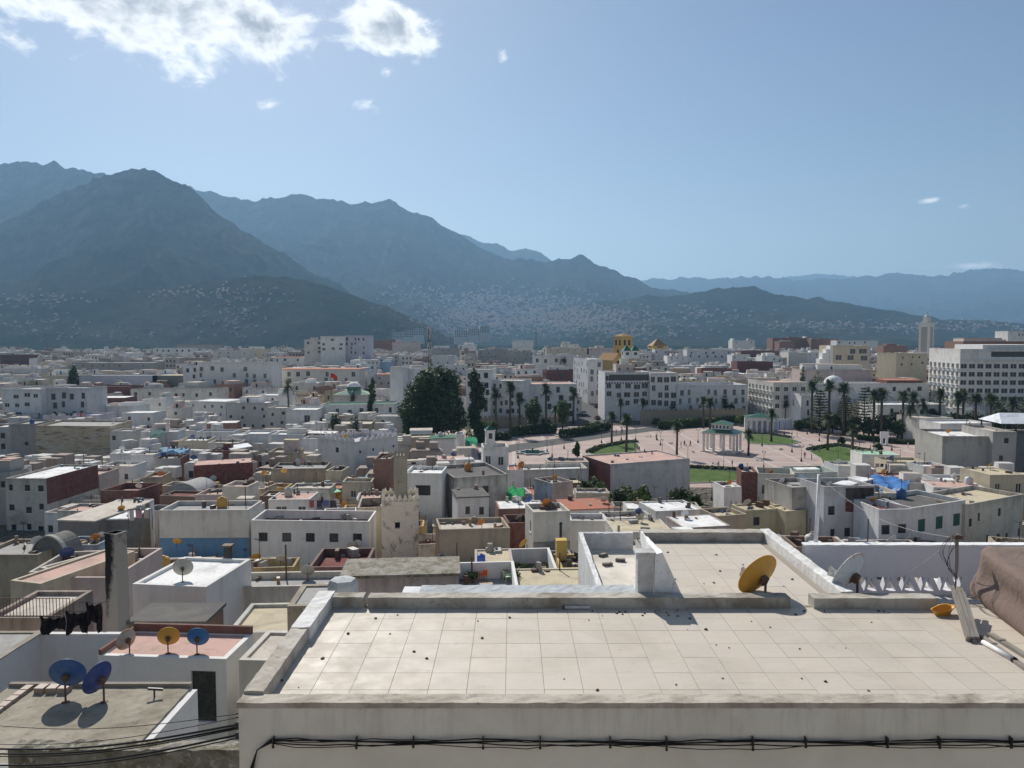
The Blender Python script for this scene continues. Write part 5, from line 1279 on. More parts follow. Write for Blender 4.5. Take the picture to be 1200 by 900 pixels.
# neighbouring lower roof with the pierced parapet
def pierced():
    root = empty('pierced_parapet_roof', (9.5, 17, 13), 0, 'lower roof behind the terrace with a lilac parapet pierced by triangles', 'building'); O = Vector((-9.5, -17, -13))
    x0, x1, yw = 7.09, 14.2, 18.3; zf = 26.75; zt = atY(1050, 640, yw).z
    mb = MB(); mb.box(x0, x1, 15.6, yw + .25, 13, zf); add('roof', mb.mesh('roof', ['roofing']), root, O, color=(.58, .55, .52, .5))
    # wall with a row of triangular openings: upright and inverted by turns
    za, zb = zf + .10, zf + .44; tx = [8.5 + .23 * i for i in range(11)]
    mb = MB(); U = lambda x, z, y=yw: (x, y, z)
    tris = [[(t - .13, za), (t + .13, za), (t - .02, zb)] if i % 2 else [(t - .13, zb), (t + .13, zb), (t + .04, za)] for i, t in enumerate(tx)]
    xa, xb = tx[0] - .2, tx[-1] + .2
    for y, flip in ((yw, False), (yw + .2, True)):
        fs = [[(x0, zf), (xa, zf), (xa, zt), (x0, zt)], [(xb, zf), (x1, zf), (x1, zt), (xb, zt)], [(xa, zf), (xb, zf), (xb, za), (xa, za)], [(xa, zb), (xb, zb), (xb, zt), (xa, zt)]]
        # strip between the triangles
        for i in range(len(tx) + 1):
            if i == 0: l = [(xa, za), (xa, zb)]
            else:
                T = tris[i - 1]; l = [(T[1][0], za), (T[2][0], zb)] if (i - 1) % 2 else [(T[2][0], za), (T[1][0], zb)]
            if i == len(tx): r_ = [(xb, za), (xb, zb)]
            else:
                T = tris[i]; r_ = [(T[0][0], za), (T[2][0], zb)] if i % 2 else [(T[2][0], za), (T[0][0], zb)]
            fs.append([l[0], r_[0], r_[1], l[1]])
        for f in fs:
            p = [(x, y, z) for x, z in f]; mb.face(p if not flip else p[::-1])
    for T in tris:
        for i in range(3):
            a, b = T[i], T[(i + 1) % 3]; mb.face([(a[0], yw, a[1]), (b[0], yw, b[1]), (b[0], yw + .2, b[1]), (a[0], yw + .2, a[1])])
    add('parapet', mb.mesh('parapet', ['plaster']), root, O, color=(.68, .67, .72, .12))
    mb = MB(); jit_box(mb, x0, x1, yw - .02, yw + .22, zt - .0, zt + .035, 40, 2, .008, 12); add('coping', mb.mesh('coping', ['worn_coping']), root, O, color=(.82, .82, .81, .15))
    return zf
ZP = pierced()

# ------------------------------------------------------------------ satellite dishes
def dish_mesh(r_, f=.28, n=28):
    mb = MB(); pf = [(r_ * k / 5, f * r_ * (k / 5) ** 2) for k in range(6)]
    prof = pf + [(r_ + .012, f * r_ + .003), (r_ + .012, f * r_ - .02)] + [(a, z - .015) for a, z in pf[::-1]]
    mb.lathe(prof, n); return mb
DM = {}
def dish(loc, r_, col, az, el, label, mast_h=None, rust=.1, group='satellite dishes', detail=True):
    """reflector opening towards azimuth az (deg from +Y to +X) and elevation el; loc is the foot of its mast"""
    root = empty('satellite_dish', loc, 0, label, 'satellite dish', group)
    key = round(r_, 2)
    if key not in DM:
        d = dish_mesh(key, n=28 if detail else 16).mesh('reflector', ['dish_paint'], True)
        a = MB(); a.tube([(0, -key * .92, .05), (0, -key * .35, key * .85)], .014 + .006 * (key > .35), 6)
        L = MB(); L.tube([(0, -key * .35, key * .74), (0, -key * .33, key * 1.04)], .045, 8); L.box(-.05, .05, -key * .35 - .15, -key * .35 - .02, key * .80, key * .98)
        bk = MB(); bk.box(-.07, .07, -.09, .09, -.13, -.012); bk.tube([(0, -key * .5, .05), (0, 0, -.1)], .018, 5); bk.tube([(-.12, 0, -.06), (.12, 0, -.06)], .02, 5)
        DM[key] = (d, a.mesh('receiver_arm', ['paint']), L.mesh('receiver', ['paint'], False), bk.mesh('bracket', ['rusty_metal']))
    d, a, L, bk = DM[key]
    mh = mast_h if mast_h is not None else r_ * 1.25
    v = Vector((math.sin(R(az)) * math.cos(R(el)), math.cos(R(az)) * math.cos(R(el)), math.sin(R(el))))
    q = v.to_track_quat('Z', 'Y')
    mb = MB(); mb.tube([(0, 0, 0), (0, 0, mh)], .028, 8); mb.lathe([(.11, 0), (.11, .015), (.03, .02)], 10); add('mast', mb.mesh('mast', ['rusty_metal']), root)
    pos = Vector((0, 0, mh)) + v * .12
    rf = add('reflector', d, root, pos, color=(*col, rust)); rf.rotation_euler = q.to_euler()
    if detail:
        ao = add('receiver_arm', a, root, pos, color=(*col, .3)); ao.rotation_euler = q.to_euler()
        lo = add('receiver', L, ao, (0, 0, 0), color=(.55, .53, .48, .5))
        bo = add('bracket', bk, root, pos); bo.rotation_euler = q.to_euler()
    else:
        ao = add('receiver_arm', a, root, pos, color=(*col, .3)); ao.rotation_euler = q.to_euler()
    return root
YEL, BLU, DBL, GRY, WHT = (.56, .30, .05), (.03, .10, .30), (.02, .03, .17), (.42, .42, .38), (.62, .63, .64)
dish((5.36, 15.95, ZT), .50, YEL, -30, 26, 'large mustard yellow satellite dish on the tiled terrace', .33, .05)
dish((7.42, 16.2, ZP), .50, (.52, .60, .66), -36, 24, 'pale blue satellite dish with rust blotches behind the terrace kerb', 1.05, .9)
P = atZ(77, 823, 23.0); dish(P, .46, (.035, .105, .27), -12, 20, 'broad blue satellite dish on the weathered concrete roof', .66, .02)
P = atZ(122, 823, 23.0); dish(P, .45, (.025, .055, .22), -70, 16, 'dark navy satellite dish turned sideways on the weathered concrete roof', .60, .02)
zr2 = N2['zr']
for px, py, c, az, el, lb, ru in ((152, 768, (.38, .36, .34), -60, 18, 'rusty grey satellite dish seen edge-on on the pink roof', .9), (197, 766, YEL, -15, 35, 'mustard yellow satellite dish on the pink roof above the black door', .05), (231, 767, (.03, .14, .36), -8, 38, 'bright blue satellite dish on the pink roof above the black door', .02)):
    P = atZ(px, py, zr2); dish((P.x, P.y, zr2), .42, c, az, el * .5, lb, .58, ru)
h = hby('grey satellite dish on its roof'); P = atZ(214, 682, h['zr']); dish((P.x, P.y, h['zr']), .55, (.40, .40, .36), -14, 18, 'pale grey satellite dish on the white box house roof', .72, .05)
def onroof(px, py, r_, c, az, el, lb, key=None, z=None):
    h = hby(key) if key else None
    z = h['zr'] if h else z
    P = atZ(px, py, z); dish((P.x, P.y, z), r_, c, az, el, lb, None, .15, detail=False)
onroof(207, 642, .42, YEL, -10, 35, 'small orange satellite dish on the lean-to at the blue-footed wall', z=11.2)
onroof(615, 646, .50, YEL, -50, 30, 'yellow satellite dish beside the maroon yard wall', z=12.6)
for i, (px, py, c, nm) in enumerate([(395, 585, YEL, 'yellow'), (400, 590, (.6, .26, .03), 'orange'), (405, 587, YEL, 'yellow'), (403, 597, (.6, .26, .03), 'orange'), (394, 594, WHT, 'white'), (383, 592, WHT, 'white'), (372, 590, (.6, .5, .5), 'pale pink')]):
    onroof(px, py, .5, c, -20 + i * 5, 30, f'{nm} satellite dish in the cluster under the green tin canopy', z=7.6 + .1 * i)
onroof(620, 592, .5, BLU, -20, 30, 'blue satellite dish on the bright white slab roof', key='under a bright white slab')
onroof(227, 541, .6, BLU, -20, 30, 'blue satellite dish before the long maroon house', z=7.6); onroof(250, 566, .55, (.2, .3, .38), -20, 30, 'slate blue satellite dish below the maroon house', z=8.0); onroof(238, 570, .55, (.6, .3, .08), -20, 30, 'orange satellite dish below the maroon house', z=8.0)
onroof(482, 553, .6, (.02, .03, .1), -25, 30, 'navy satellite dish on the roof right of the minaret', z=10.2)
onroof(310, 560, .55, YEL, -15, 30, 'yellow satellite dish on the grimy beige wall house', z=8.2); onroof(333, 557, .55, (.62, .36, .1), -15, 30, 'light orange satellite dish on the grimy beige wall house', z=8.2)
# more dishes, tanks and aerials scattered over the roofs
def roof_clutter():
    rs = random.Random(21); cnt = 0
    cols = [(WHT, 'white'), (WHT, 'white'), (GRY, 'grey'), (YEL, 'yellow'), (BLU, 'blue'), ((.5, .47, .42), 'beige'), ((.55, .2, .04), 'rust-orange')]
    tank = MB(); tank.lathe([(.02, 0), (.55, 0), (.58, .1), (.58, .95), (.45, 1.15), (.15, 1.22), (.15, 1.3), (.02, 1.3)], 14)
    tank_me = tank.mesh('tank', ['paint'], True)
    for h in HOUSES:
        if 'zr' not in h or h['cy'] > 240 or h['cy'] < 46: continue
        lab = h['root'].get('label') or ''
        n = rs.choices((0, 1, 2), (.45, .38, .17))[0]
        if not h.get('fill'): n = min(n, 1)
        for k in range(n):
            if cnt > 120: return
            c, nm = rs.choice(cols); a, b = rs.uniform(-.38, .38) * h['w'], rs.uniform(-.1, .38) * h['d']
            cc, ss = math.cos(h['rot']), math.sin(h['rot'])
            short = ' '.join(lab.split()[:10])
            for cut in (' and ', ' with ', ' above ', ' beside ', ' behind ', ' before '):
                if cut in lab: short = lab.split(cut)[0] if len(lab.split(cut)[0].split()) > 3 else short; break
            w = short.split()
            while w and w[-1] in ('the', 'a', 'and', 'with', 'of', 'by', 'at', 'under', 'beside', 'behind', 'before', 'right', 'left', 'above'): w.pop()
            loc = (h['cx'] + cc * a - ss * b, h['cy'] + ss * a + cc * b, h['zr'])
            L2 = min(((math.hypot(h['cx'] - X, h['cy'] - Y), n_) for n_, X, Y in LANDM))[1]
            if rs.random() < .82:
                dish(loc, rs.choice((.42, .5, .55)), c, rs.uniform(-45, -5), rs.uniform(22, 38), f"{nm} satellite dish on the {' '.join(w[:4])} near {L2}", None, rs.uniform(0, .4), detail=False)
            else:
                t = empty('water_tank', loc, 0, f"round {nm} water tank on the {' '.join(w[:4])} near {L2}", 'water tank', 'roof water tanks'); add('tank', tank_me, t, color=(*c, .3))
                m2 = MB(); m2.tube([(.5, 0, .9), (.75, 0, .9), (.75, 0, 0)], .03, 6); add('pipe', m2.mesh('pipe', ['dark_metal']), t)
            cnt += 1
roof_clutter()

# ------------------------------------------------------------------ things on and around the terrace
def draped_cover():
    root = empty('covered_stack', (10.6, 14.4, ZT), 0, 'bulky pile under a dusty brown-pink tarpaulin at the terrace corner', 'covered pile')
    # superellipse plan, sagging cloth with folds
    n, m = 96, 26; mb = MB(); c = Vector((11.25, 14.6))
    for j in range(m + 1):
        t = j / m
        for i in range(n):
            a = 2 * math.pi * i / n; ca, sa = math.cos(a), math.sin(a); e = .24
            px, py = math.copysign(abs(ca) ** e, ca), math.copysign(abs(sa) ** e, sa)
            fold = .06 * math.sin(a * 9 + 1.3 * math.sin(a * 3)) + .03 * math.sin(a * 23 + j * .3) + .035 * math.sin(a * 14 + j * .55)
            if t < .6:
                q = t / .6; z = 1.05 * q ** .95 + .02 * math.sin(a * 5); k = 1.0 - .04 * q + fold * (1 - q) * .9 + .035 * math.sin(q * 9 + a * 4) * (1 - q)
            else:
                q = (t - .6) / .4; z = 1.05 + .10 * math.sin(q * 1.57) + .05 * math.sin(a * 3 + q * 4) * (1 - q) ; k = .96 * (1 - q) + .0
            x = 1.72 * px * k - .42 * (py * .5 - .1) * 0 ; y = 1.62 * py * k
            x += .28 * (y / 1.6)          # its long side runs askew to the terrace
            mb.v.append((c.x + x - 10.6, c.y + y - 14.4, max(z, .01)))
    for j in range(m):
        for i in range(n):
            q = (i + 1) % n; mb.f.append((j * n + i, j * n + q, (j + 1) * n + q, (j + 1) * n + i)); mb.m.append(0)
    add('tarpaulin', mb.mesh('tarpaulin', ['cloth'], True), root, color=(.22, .165, .14, .5))
draped_cover()
def timber():
    rs = random.Random(2)
    a, b = atZ(1121, 697, ZT + .35), atZ(1139, 753, ZT)
    root = empty('timber_bundle', (b.x, b.y, ZT), 0, 'bundle of weathered grey planks leaning on the terrace beside the tarpaulin', 'timber')
    d = (a - b)
    for i in range(6):
        off = Vector(((i % 3) * .075 - .05, rs.uniform(-.05, .05), (i // 3) * .055)); L = rs.uniform(.85, 1.08)
        p0, p1 = off, d * L + off; p1.z = .42 * L + off.z
        u = (p1 - p0); q = u.to_track_quat('X', 'Z'); mb = MB(); mb.box(0, u.length, -.033, .033, -.022, .022)
        o = add('plank', mb.mesh('plank', ['weathered_wood']), root, p0 + Vector((0, 0, .03))); o.rotation_euler = q.to_euler()
    p = atZ(1119, 700, ZT); Hp = atY(1119, 626, p.y).z - ZT
    root = empty('wooden_post', (p.x, p.y, ZT), 0, 'thin weathered wooden post strung with loose wire loops', 'post')
    mb = MB(); mb.tube([(0, 0, 0), (.012, 0, Hp * .5), (-.005, 0, Hp)], [.045, .04, .036], 8); add('shaft', mb.mesh('shaft', ['weathered_wood']), root)
    mb = MB(); mb.box(-.07, .09, -.05, .05, Hp - .10, Hp - .02); add('head_block', mb.mesh('head_block', ['rusty_metal']), root)
    for i in range(6):
        pts = []; r_ = rs.uniform(.18, .36); ph = rs.uniform(0, 6)
        for k in range(16):
            t = k / 15; pts.append((-.02 - r_ * math.sin(t * 3.1) * (1 + .2 * math.sin(ph + t * 5)), -.06 + .1 * math.sin(ph + 3 * t), Hp * (.98 - t * rs.uniform(.62, .66)) + .02 * math.sin(ph + 9 * t)))
        mb = MB(); mb.tube(pts, .005, 4); add('wire', mb.mesh('wire', ['dark_metal']), root)
    # guy cords
    for e in (atY(1055, 679, 18.2),):
        mb = MB(); v = e - Vector((p.x, p.y, ZT)); s0 = Vector((0, 0, Hp * .96)); pts = [s0.lerp(v, t) - Vector((0, 0, .25 * math.sin(3.14 * t) * v.length / 40)) for t in np.linspace(0, 1, 14)]
        mb.tube(pts, .006 if v.length < 20 else .016, 4); add('cord', mb.mesh('cord', ['cloth']), root, color=(.5, .47, .43, .2))
    p = atZ(1105, 720, ZT); root = empty('plastic_tub', (p.x, p.y, ZT), R(15), 'crushed orange plastic tub lying by the kerb end', 'tub')
    mb = MB(); mb.lathe([(.17, .0), (.24, .16), (.27, .17), (.255, .15), (.16, .02), (.01, .02)], 16); mb.v = [(x * 1.0, y * .55, z * .8 + .03 * math.sin(x * 9)) for x, y, z in mb.v]
    add('bowl', mb.mesh('bowl', ['paint'], True), root, color=(.62, .30, .03, .3)); mb = MB(); mb.tube([(.2, .05, .1), (.33, .0, .13), (.30, -.12, .06)], .02, 6); add('handle', mb.mesh('handle', ['paint']), root, color=(.5, .22, .03, .3))
    p = atZ(1152, 755, ZT); q = atZ(1188, 776, ZT); root = empty('white_pipe', (p.x, p.y, ZT + .04), 0, 'short white plastic pipe lying in front of the tarpaulin', 'pipe')
    mb = MB(); mb.tube([(0, 0, 0), (q.x - p.x, q.y - p.y, 0)], .045, 10); add('tube', mb.mesh('tube', ['paint'], True), root, color=(.72, .71, .68, .3))
    mb = MB(); mb.tube([((q.x - p.x) * .98, (q.y - p.y) * .98, 0), ((q.x - p.x) * 1.04, (q.y - p.y) * 1.04, 0)], .055, 10); add('collar', mb.mesh('collar', ['black_rubber'], True), root)
    for i, (x0, y0, x1, y1) in enumerate([(1150, 748, 1215, 795), (1160, 745, 1225, 785)]):
        p = atZ(x0, y0, ZT); q = atZ(x1, y1, ZT); d = q - p; o = empty('scrap_plank', (p.x, p.y, ZT + .03), math.atan2(d.y, d.x), ['long grey scrap plank at the foot of the tarpaulin', 'dark split scrap board tucked against the tarpaulin'][i], 'plank')
        mb = MB(); mb.box(0, d.length, -.05, .05, -.02, .03); add('board', mb.mesh('board', ['weathered_wood']), o); mb = MB(); mb.box(d.length * .2, d.length * .25, -.06, .06, .0302, .045); add('batten', mb.mesh('batten', ['weathered_wood']), o)
timber()
def white_pole():
    p = atY(955, 636, 20.0); t = atY(960, 556, 20.0); H = t.z - p.z + .4; root = empty('white_pole', (p.x, p.y, p.z - .4), 0, 'tall slim white painted pole at the terrace corner', 'pole')
    mb = MB(); mb.tube([(0, 0, 0), (.05, 0, H * .5), (t.x - p.x, 0, H)], [.055, .05, .045], 10); add('shaft', mb.mesh('shaft', ['paint'], True), root, color=(.74, .73, .72, .2))
    mb = MB(); mb.box(-.13, .17, -.12, .12, -.3, .42); add('masonry_foot', mb.mesh('masonry_foot', ['worn_coping']), root, color=(.74, .74, .76, .3))
    mb = MB(); a = Vector((t.x - p.x, 0, H * .97)); b = atY(1118, 630, 16) - Vector((p.x, p.y, p.z - .4)); pts = [a.lerp(b, k) - Vector((0, 0, .35 * math.sin(3.14 * k))) for k in np.linspace(0, 1, 14)]
    mb.tube(pts, .006, 5); add('wire', mb.mesh('wire', ['cloth']), root, color=(.6, .58, .55, .2))
white_pole()
def debris():
    rs = random.Random(14); G_ = 'bits of debris on the tiled terrace'
    ms = []
    for k in range(4):
        mb = MB(); mb.lathe([(.001, .0), (.03, .0), (.036, .015), (.02, .032), (.001, .036)], 7)
        mb.v = [(x * rs.uniform(.7, 1.4), y * rs.uniform(.7, 1.3), z * rs.uniform(.7, 1.2)) for x, y, z in mb.v]; ms.append(mb.mesh('pebble', ['paint'], False))
    spots = [(408, 743), (440, 725), (466, 721), (457, 743), (500, 772), (485, 764), (378, 772), (330, 798), (350, 806), (560, 728), (597, 724), (565, 748), (653, 716), (690, 727), (706, 722), (755, 708)]
    spots += [(rs.uniform(690, 800), rs.gauss(718, 3)) for _ in range(20)] + [(rs.uniform(780, 1080), rs.uniform(716, 738)) for _ in range(14)] + [(rs.uniform(560, 1120), rs.uniform(735, 812)) for _ in range(12)] + [(rs.uniform(780, 930), rs.uniform(645, 690)) for _ in range(16)]
    for i, (x, y) in enumerate(spots):
        p = atZ(x, y, ZT); s = rs.uniform(.3, .95); o = add('pebble', rs.choice(ms), None, (p.x, p.y, ZT), rs.uniform(0, 6), (.06, .05, .045, .5) if rs.random() < .75 else (.25, .22, .19, .5), scale=s)
        tag(o, 'small dark stone chip lying on the beige terrace tiles', 'stone', G_)
    p = atZ(938, 727, ZT); o = add('rag', None); bpy.data.objects.remove(o)
    for i, (x, y, l) in enumerate([(742, 711, 'clump of dry twigs and dirt against the terrace kerb'), (362, 717, 'smear of dry leaf litter in the terrace corner')]):
        p = atZ(x, y, ZT); mb = MB(); r2 = random.Random(i)
        for k in range(60):
            a, b = r2.uniform(-.16, .16), r2.uniform(-.06, .06); z = r2.uniform(.0, .09) * (1 - abs(a) / .2); c = Vector((a, b, max(z, .004))); u = Vector((r2.uniform(-1, 1), r2.uniform(-1, 1), r2.uniform(-.4, .6))).normalized() * .03
            v = u.cross(Vector((0, 0, 1))).normalized() * .012; mb.face([c - u - v, c + u - v, c + u + v, c - u + v])
        tag(add('leaf_litter', mb.mesh('leaf_litter', ['leaf_dry']), None, (p.x, p.y, ZT + .005)), l, 'litter', None, 'stuff')
    x0, x1 = atZ(661, 711, ZT), atZ(691, 711, ZT); o = empty('metal_strip', (x0.x, 15.24, ZT + .04), 0, 'pale metal strip lying against the back kerb of the terrace', 'strip'); mb = MB(); mb.box(0, x1.x - x0.x, -.02, .02, -.02, .03); add('bar', mb.mesh('bar', ['paint']), o, color=(.6, .6, .6, .2)); mb = MB(); mb.box(-.03, 0, -.03, .03, -.03, .035); add('end_cap', mb.mesh('end_cap', ['dark_metal']), o)
debris()
# ------------------------------------------------------------------ roofs just behind the terrace
def behind():
    # cement ledge
    root = empty('cement_ledge', (0, 16, 20), 0, 'strip of smeared blue-grey cement roof behind the terrace kerb', 'ledge')
    mb = MB(); jit_box(mb, -1.95, 2.62, 15.62, 16.35, 4, ZT - 20 + .14, 40, 5, .012, 33); mb.v = [(x, y - 16, z) for x, y, z in mb.v]; add('slab', mb.mesh('slab', ['worn_coping']), root, color=(.46, .49, .51, .45))
    mb = MB(); mb.box(-2.32, -1.96, -.30, .3, 4, ZT - 20 + .12); add('white_end', mb.mesh('white_end', ['worn_coping']), root, color=(.75, .75, .75, .2))
    root = empty('narrow_roof', (2.4, 19, 15), 0, 'narrow roof with low whitewashed parapet and loose bricks', 'house', 'houses of the old town'); O = Vector((-2.4, -19, -15)); zr_ = 26.86
    mb = MB(); mb.box(2.06, 3.5, 16.4, 21.9, 15, zr_); add('roof', mb.mesh('roof', ['roofing']), root, O, color=(.66, .62, .55, .4))
    mb = MB(); jit_box(mb, 1.93, 2.055, 16.36, 22.05, 15, 27.34, 2, 26, .012, 61); add('parapet', mb.mesh('parapet', ['worn_coping']), root, O, color=(.74, .74, .73, .4))
    mb = MB(); jit_box(mb, 2.056, 3.5, 21.91, 22.05, 15, 27.34, 14, 2, .012, 62); add('back_parapet', mb.mesh('back_parapet', ['worn_coping']), root, O, color=(.70, .70, .72, .4))
    h = fit(dict(root=root, poly=[(1.9, 16.3), (3.6, 16.3), (3.6, 22.1), (1.9, 22.1)], zb=15, H=12.3, cy=19, auto=False), 684, 746, 632, 697); h['zr'] = zr_; h['w'] = 1; h['d'] = 5; h['rot'] = 0; h['cx'] = 2.4
    rs = random.Random(8)
    for i, (x, y) in enumerate([(707, 652), (727, 658), (712, 663)]):
        p = atZ(x, y, h['zr']); o = empty('loose_brick', (p.x, p.y, h['zr']), rs.uniform(0, 3), ['tilted broken brick near the parapet of the narrow roof', 'dark whole brick in the middle of the narrow roof', 'flat brick shard on the narrow roof'][i], 'brick')
        mb = MB(); mb.box(-.13, .13, -.06, .06, 0, .08); add('body', mb.mesh('body', ['paint']), o, color=(.10, .09, .085, .4)); mb = MB(); mb.box(-.05, .05, -.0605, .0605, .0805, .086); add('mortar', mb.mesh('mortar', ['grout']), o)
    def yard(x0, x1, Yf, Yb, zt, wall, roof, par, label, rot=0, **k):
        X0, X1 = (x0 - 600) / 900 * Yb, (x1 - 600) / 900 * Yb
        h = house_world((X0 + X1) / 2, (Yf + Yb) / 2, X1 - X0, Yb - Yf, R(rot), zt, wall, roof, None, par=par, label=label, **k); fit(h, x0, x1, None, 697); return h
    h = yard(538, 607, 49, 57.2, atY(570, 658, 57.2).z, 'w', 'G', 1.25, 'white walled roof yard holding an orange plastic chair', 3, dirt=.15)
    p = atZ(566, 680, h['zr']); c = empty('plastic_chair', (p.x, p.y, h['zr']), R(-150), 'bright orange plastic armchair in the white walled yard', 'chair')
    def chair(c, col):
        mb = MB(); mb.box(-.23, .23, -.23, .22, .42, .46); add('seat', mb.mesh('seat', ['paint']), c, color=col)
        mb = MB(); mb.face([(-.22, .2, .46), (.22, .2, .46), (.2, .33, .88), (-.2, .33, .88)]); mb.face([(-.22, .22, .46), (-.2, .35, .88), (.2, .35, .88), (.22, .22, .46)]); mb.face([(-.2, .33, .88), (.2, .33, .88), (.2, .35, .88), (-.2, .35, .88)]); add('backrest', mb.mesh('backrest', ['paint']), c, color=col)
        for x in (-.2, .2):
            for y in (-.19, .19): mb = MB(); mb.tube([(x * 1.15, y * 1.15, 0), (x, y, .43)], .025, 6); add('leg', mb.mesh('leg', ['paint']), c, color=col)
            mb = MB(); mb.tube([(x * 1.15, -.2, .42), (x * 1.2, -.2, .64), (x * 1.1, .27, .66)], .022, 6); add('armrest', mb.mesh('armrest', ['paint']), c, color=col)
    chair(c, (.75, .10, .015, .05))
    p = atZ(594, 682, h['zr']); c = empty('plastic_chair', (p.x, p.y, h['zr']), R(120), 'pale green plastic armchair in the white walled yard', 'chair'); chair(c, (.45, .62, .42, .1))
    for i, (px, l) in enumerate(((548, 'dark bushy pot plant beside the orange chair'), (556, 'second dark pot plant touching the orange chair'), (604, 'dark round shrub in the corner of the white yard'))):
        p = atZ(px, 682, h['zr']); potted((p.x, p.y, h['zr']), .55 if i < 2 else .8, l)
    p = atZ(563, 661, h['zr'] + 1.25); o = empty('blue_drum', (p.x, 57.9, h['zr'] - .2), 0, 'blue plastic drum standing behind the white yard wall', 'drum'); mb = MB(); mb.lathe([(.01, 0), (.3, 0), (.32, .3), (.32, .8), (.29, .88), (.01, .9)], 14); mb.v = [(x, y, z * 2.0) for x, y, z in mb.v]; add('barrel', mb.mesh('barrel', ['paint'], True), o, color=(.03, .10, .42, .2)); mb = MB(); mb.lathe([(.1, 1.81), (.1, 1.86), (.01, 1.86)], 10); add('lid', mb.mesh('lid', ['dark_metal']), o)
    h = yard(596, 650, 56, 66, atY(620, 642, 66).z, 'w', 'D', 1.3, 'white walled yard with dark pot plants beside the ochre wall', 3, dirt=.2)
    for i, px in enumerate((606, 616, 628, 638)): p = atY(px, 650, 63 - i * .6); potted((p.x, p.y, h['zr']), .7 + .1 * (i % 2), ['spiky', 'bushy', 'low round', 'tall leafy'][i] + ' pot plant in the white walled yard by the ochre wall')
    h = yard(560, 603, 58, 63.5, atY(580, 645, 63).z, 'k', 'S', .1, 'low roof with cream paving and loose bricks behind the white yard', 3, dirt=.4)
    yard(607, 690, 46, 58, atY(650, 668, 57.5).z, 'c', 'S', .08, 'smooth sand-yellow roof deck behind the cement ledge', 3, dirt=.15)
    h = yard(655, 692, 60, 64, atY(670, 657, 63).z + .3, 'y', 'S', .5, 'low ochre-yellow wall house behind the sand-yellow deck', 2, dirt=.2)
    mb = MB(); mb.box(-h['w'] / 2, -h['w'] / 2 + .9, h['d'] / 2 - .9, h['d'] / 2, h['H'] - .3, h['H'] + 1.4); add('stair_pier', mb.mesh('stair_pier', ['plaster']), h['root'], color=(.62, .42, .10, .2))
    # rooflet at the left end behind the terrace
    h = yard(352, 398, 27.5, 30, atY(372, 694, 29).z, 's', 'G', .06, 'small brown mossy roof tucked behind the terrace corner', 3, dirt=.8)
    p = atY(402, 697, 20); o = empty('grey_cistern', (p.x, p.y, p.z - 1.2), R(20), 'grey cement cistern block behind the terrace kerb', 'cistern'); mb = MB(); mb.lathe([(.4, 0), (.4, 1.5), (.34, 1.62), (.02, 1.66)], 6); add('block', mb.mesh('block', ['worn_coping']), o, color=(.5, .52, .52, .4)); mb = MB(); mb.lathe([(.42, .9), (.42, 1.05)], 6); add('band', mb.mesh('band', ['dark_metal']), o)
    # black flue by the mouldy house
    p = atY(657, 660, 78); o = empty('flue_pipe', (p.x, p.y, p.z - 3), 0, 'thin black stove pipe standing against the mouldy cream house', 'flue'); t = atY(657, 614, 78).z - p.z + 3; mb = MB(); mb.tube([(0, 0, 0), (0, 0, t)], .14, 8); add('pipe', mb.mesh('pipe', ['dark_metal']), o); mb = MB(); mb.lathe([(.22, t), (.02, t + .25)], 8); add('cap', mb.mesh('cap', ['dark_metal']), o)

# ------------------------------------------------------------------ unseen house where the viewer stands, added so its sunlit front lights the terrace wall
def opposite():
    root = empty('added_bounce_house', (0, -4, 12), 0, 'unseen cream house across the alley, added to bounce light onto the tiled terrace', 'house'); mb = MB(); w = 34
    wallface(mb, (17, 3.4, 0), (-1, 0, 0), w, 19.2, [(3 + 4.6 * i, 4.2 + 4.6 * i, 4 + 3.4 * j, 5.6 + 3.4 * j) for i in range(7) for j in range(4)], .2); mb.box(-17, 17, -6, 3.1, 0, 19.15)
    add('wall', mb.mesh('wall', ['plaster']), root, color=(.40, .37, .33, .3)); mb = MB(); mb.box(-17.1, 17.1, -6.1, 3.5, 19.21, 19.4); add('roof', mb.mesh('roof', ['roofing']), root, color=(.55, .5, .43, .4))
opposite()
# ------------------------------------------------------------------ vegetation
def leafcloud(n, blobs, size, seed, flat=.6):
    """many leaf-sized quads spread through a set of ellipsoids, denser near their surface"""
    r = np.random.default_rng(seed); w = np.array([b[1] * b[2] * b[3] for b in blobs]) ** .67; w = w / w.sum()
    k = r.choice(len(blobs), n, p=w); d = r.normal(size=(n, 3)); d /= np.linalg.norm(d, axis=1)[:, None]
    rad = r.uniform(.35, 1.0, n) ** .45 * (1 + .12 * r.normal(size=n))
    C = np.array([b[0] for b in blobs], float)[k]; S = np.array([b[1:4] for b in blobs], float)[k]
    p = C + d * S * rad[:, None]
    u = r.normal(size=(n, 3)); u[:, 2] *= flat; u /= np.linalg.norm(u, axis=1)[:, None]; v = np.cross(u, d + r.normal(size=(n, 3)) * .5); v /= np.linalg.norm(v, axis=1)[:, None] + 1e-9
    s = size * r.uniform(.55, 1.3, n)[:, None]; u = u * s; v = v * s * .6
    co = np.stack([p - u, p - v * .9, p + u, p + v * .9], 1).reshape(-1, 3)
    return co
def quads_mesh(name, co, m):
    me = bpy.data.meshes.new(name); n = len(co) // 4
    me.vertices.add(len(co)); me.vertices.foreach_set('co', np.ascontiguousarray(co, dtype=np.float32).ravel())
    me.loops.add(n * 4); me.loops.foreach_set('vertex_index', np.arange(n * 4, dtype=np.int32)); me.polygons.add(n); me.polygons.foreach_set('loop_start', np.arange(0, n * 4, 4, dtype=np.int32))
    me.update(calc_edges=True); me.materials.append(MAT[m]); return me
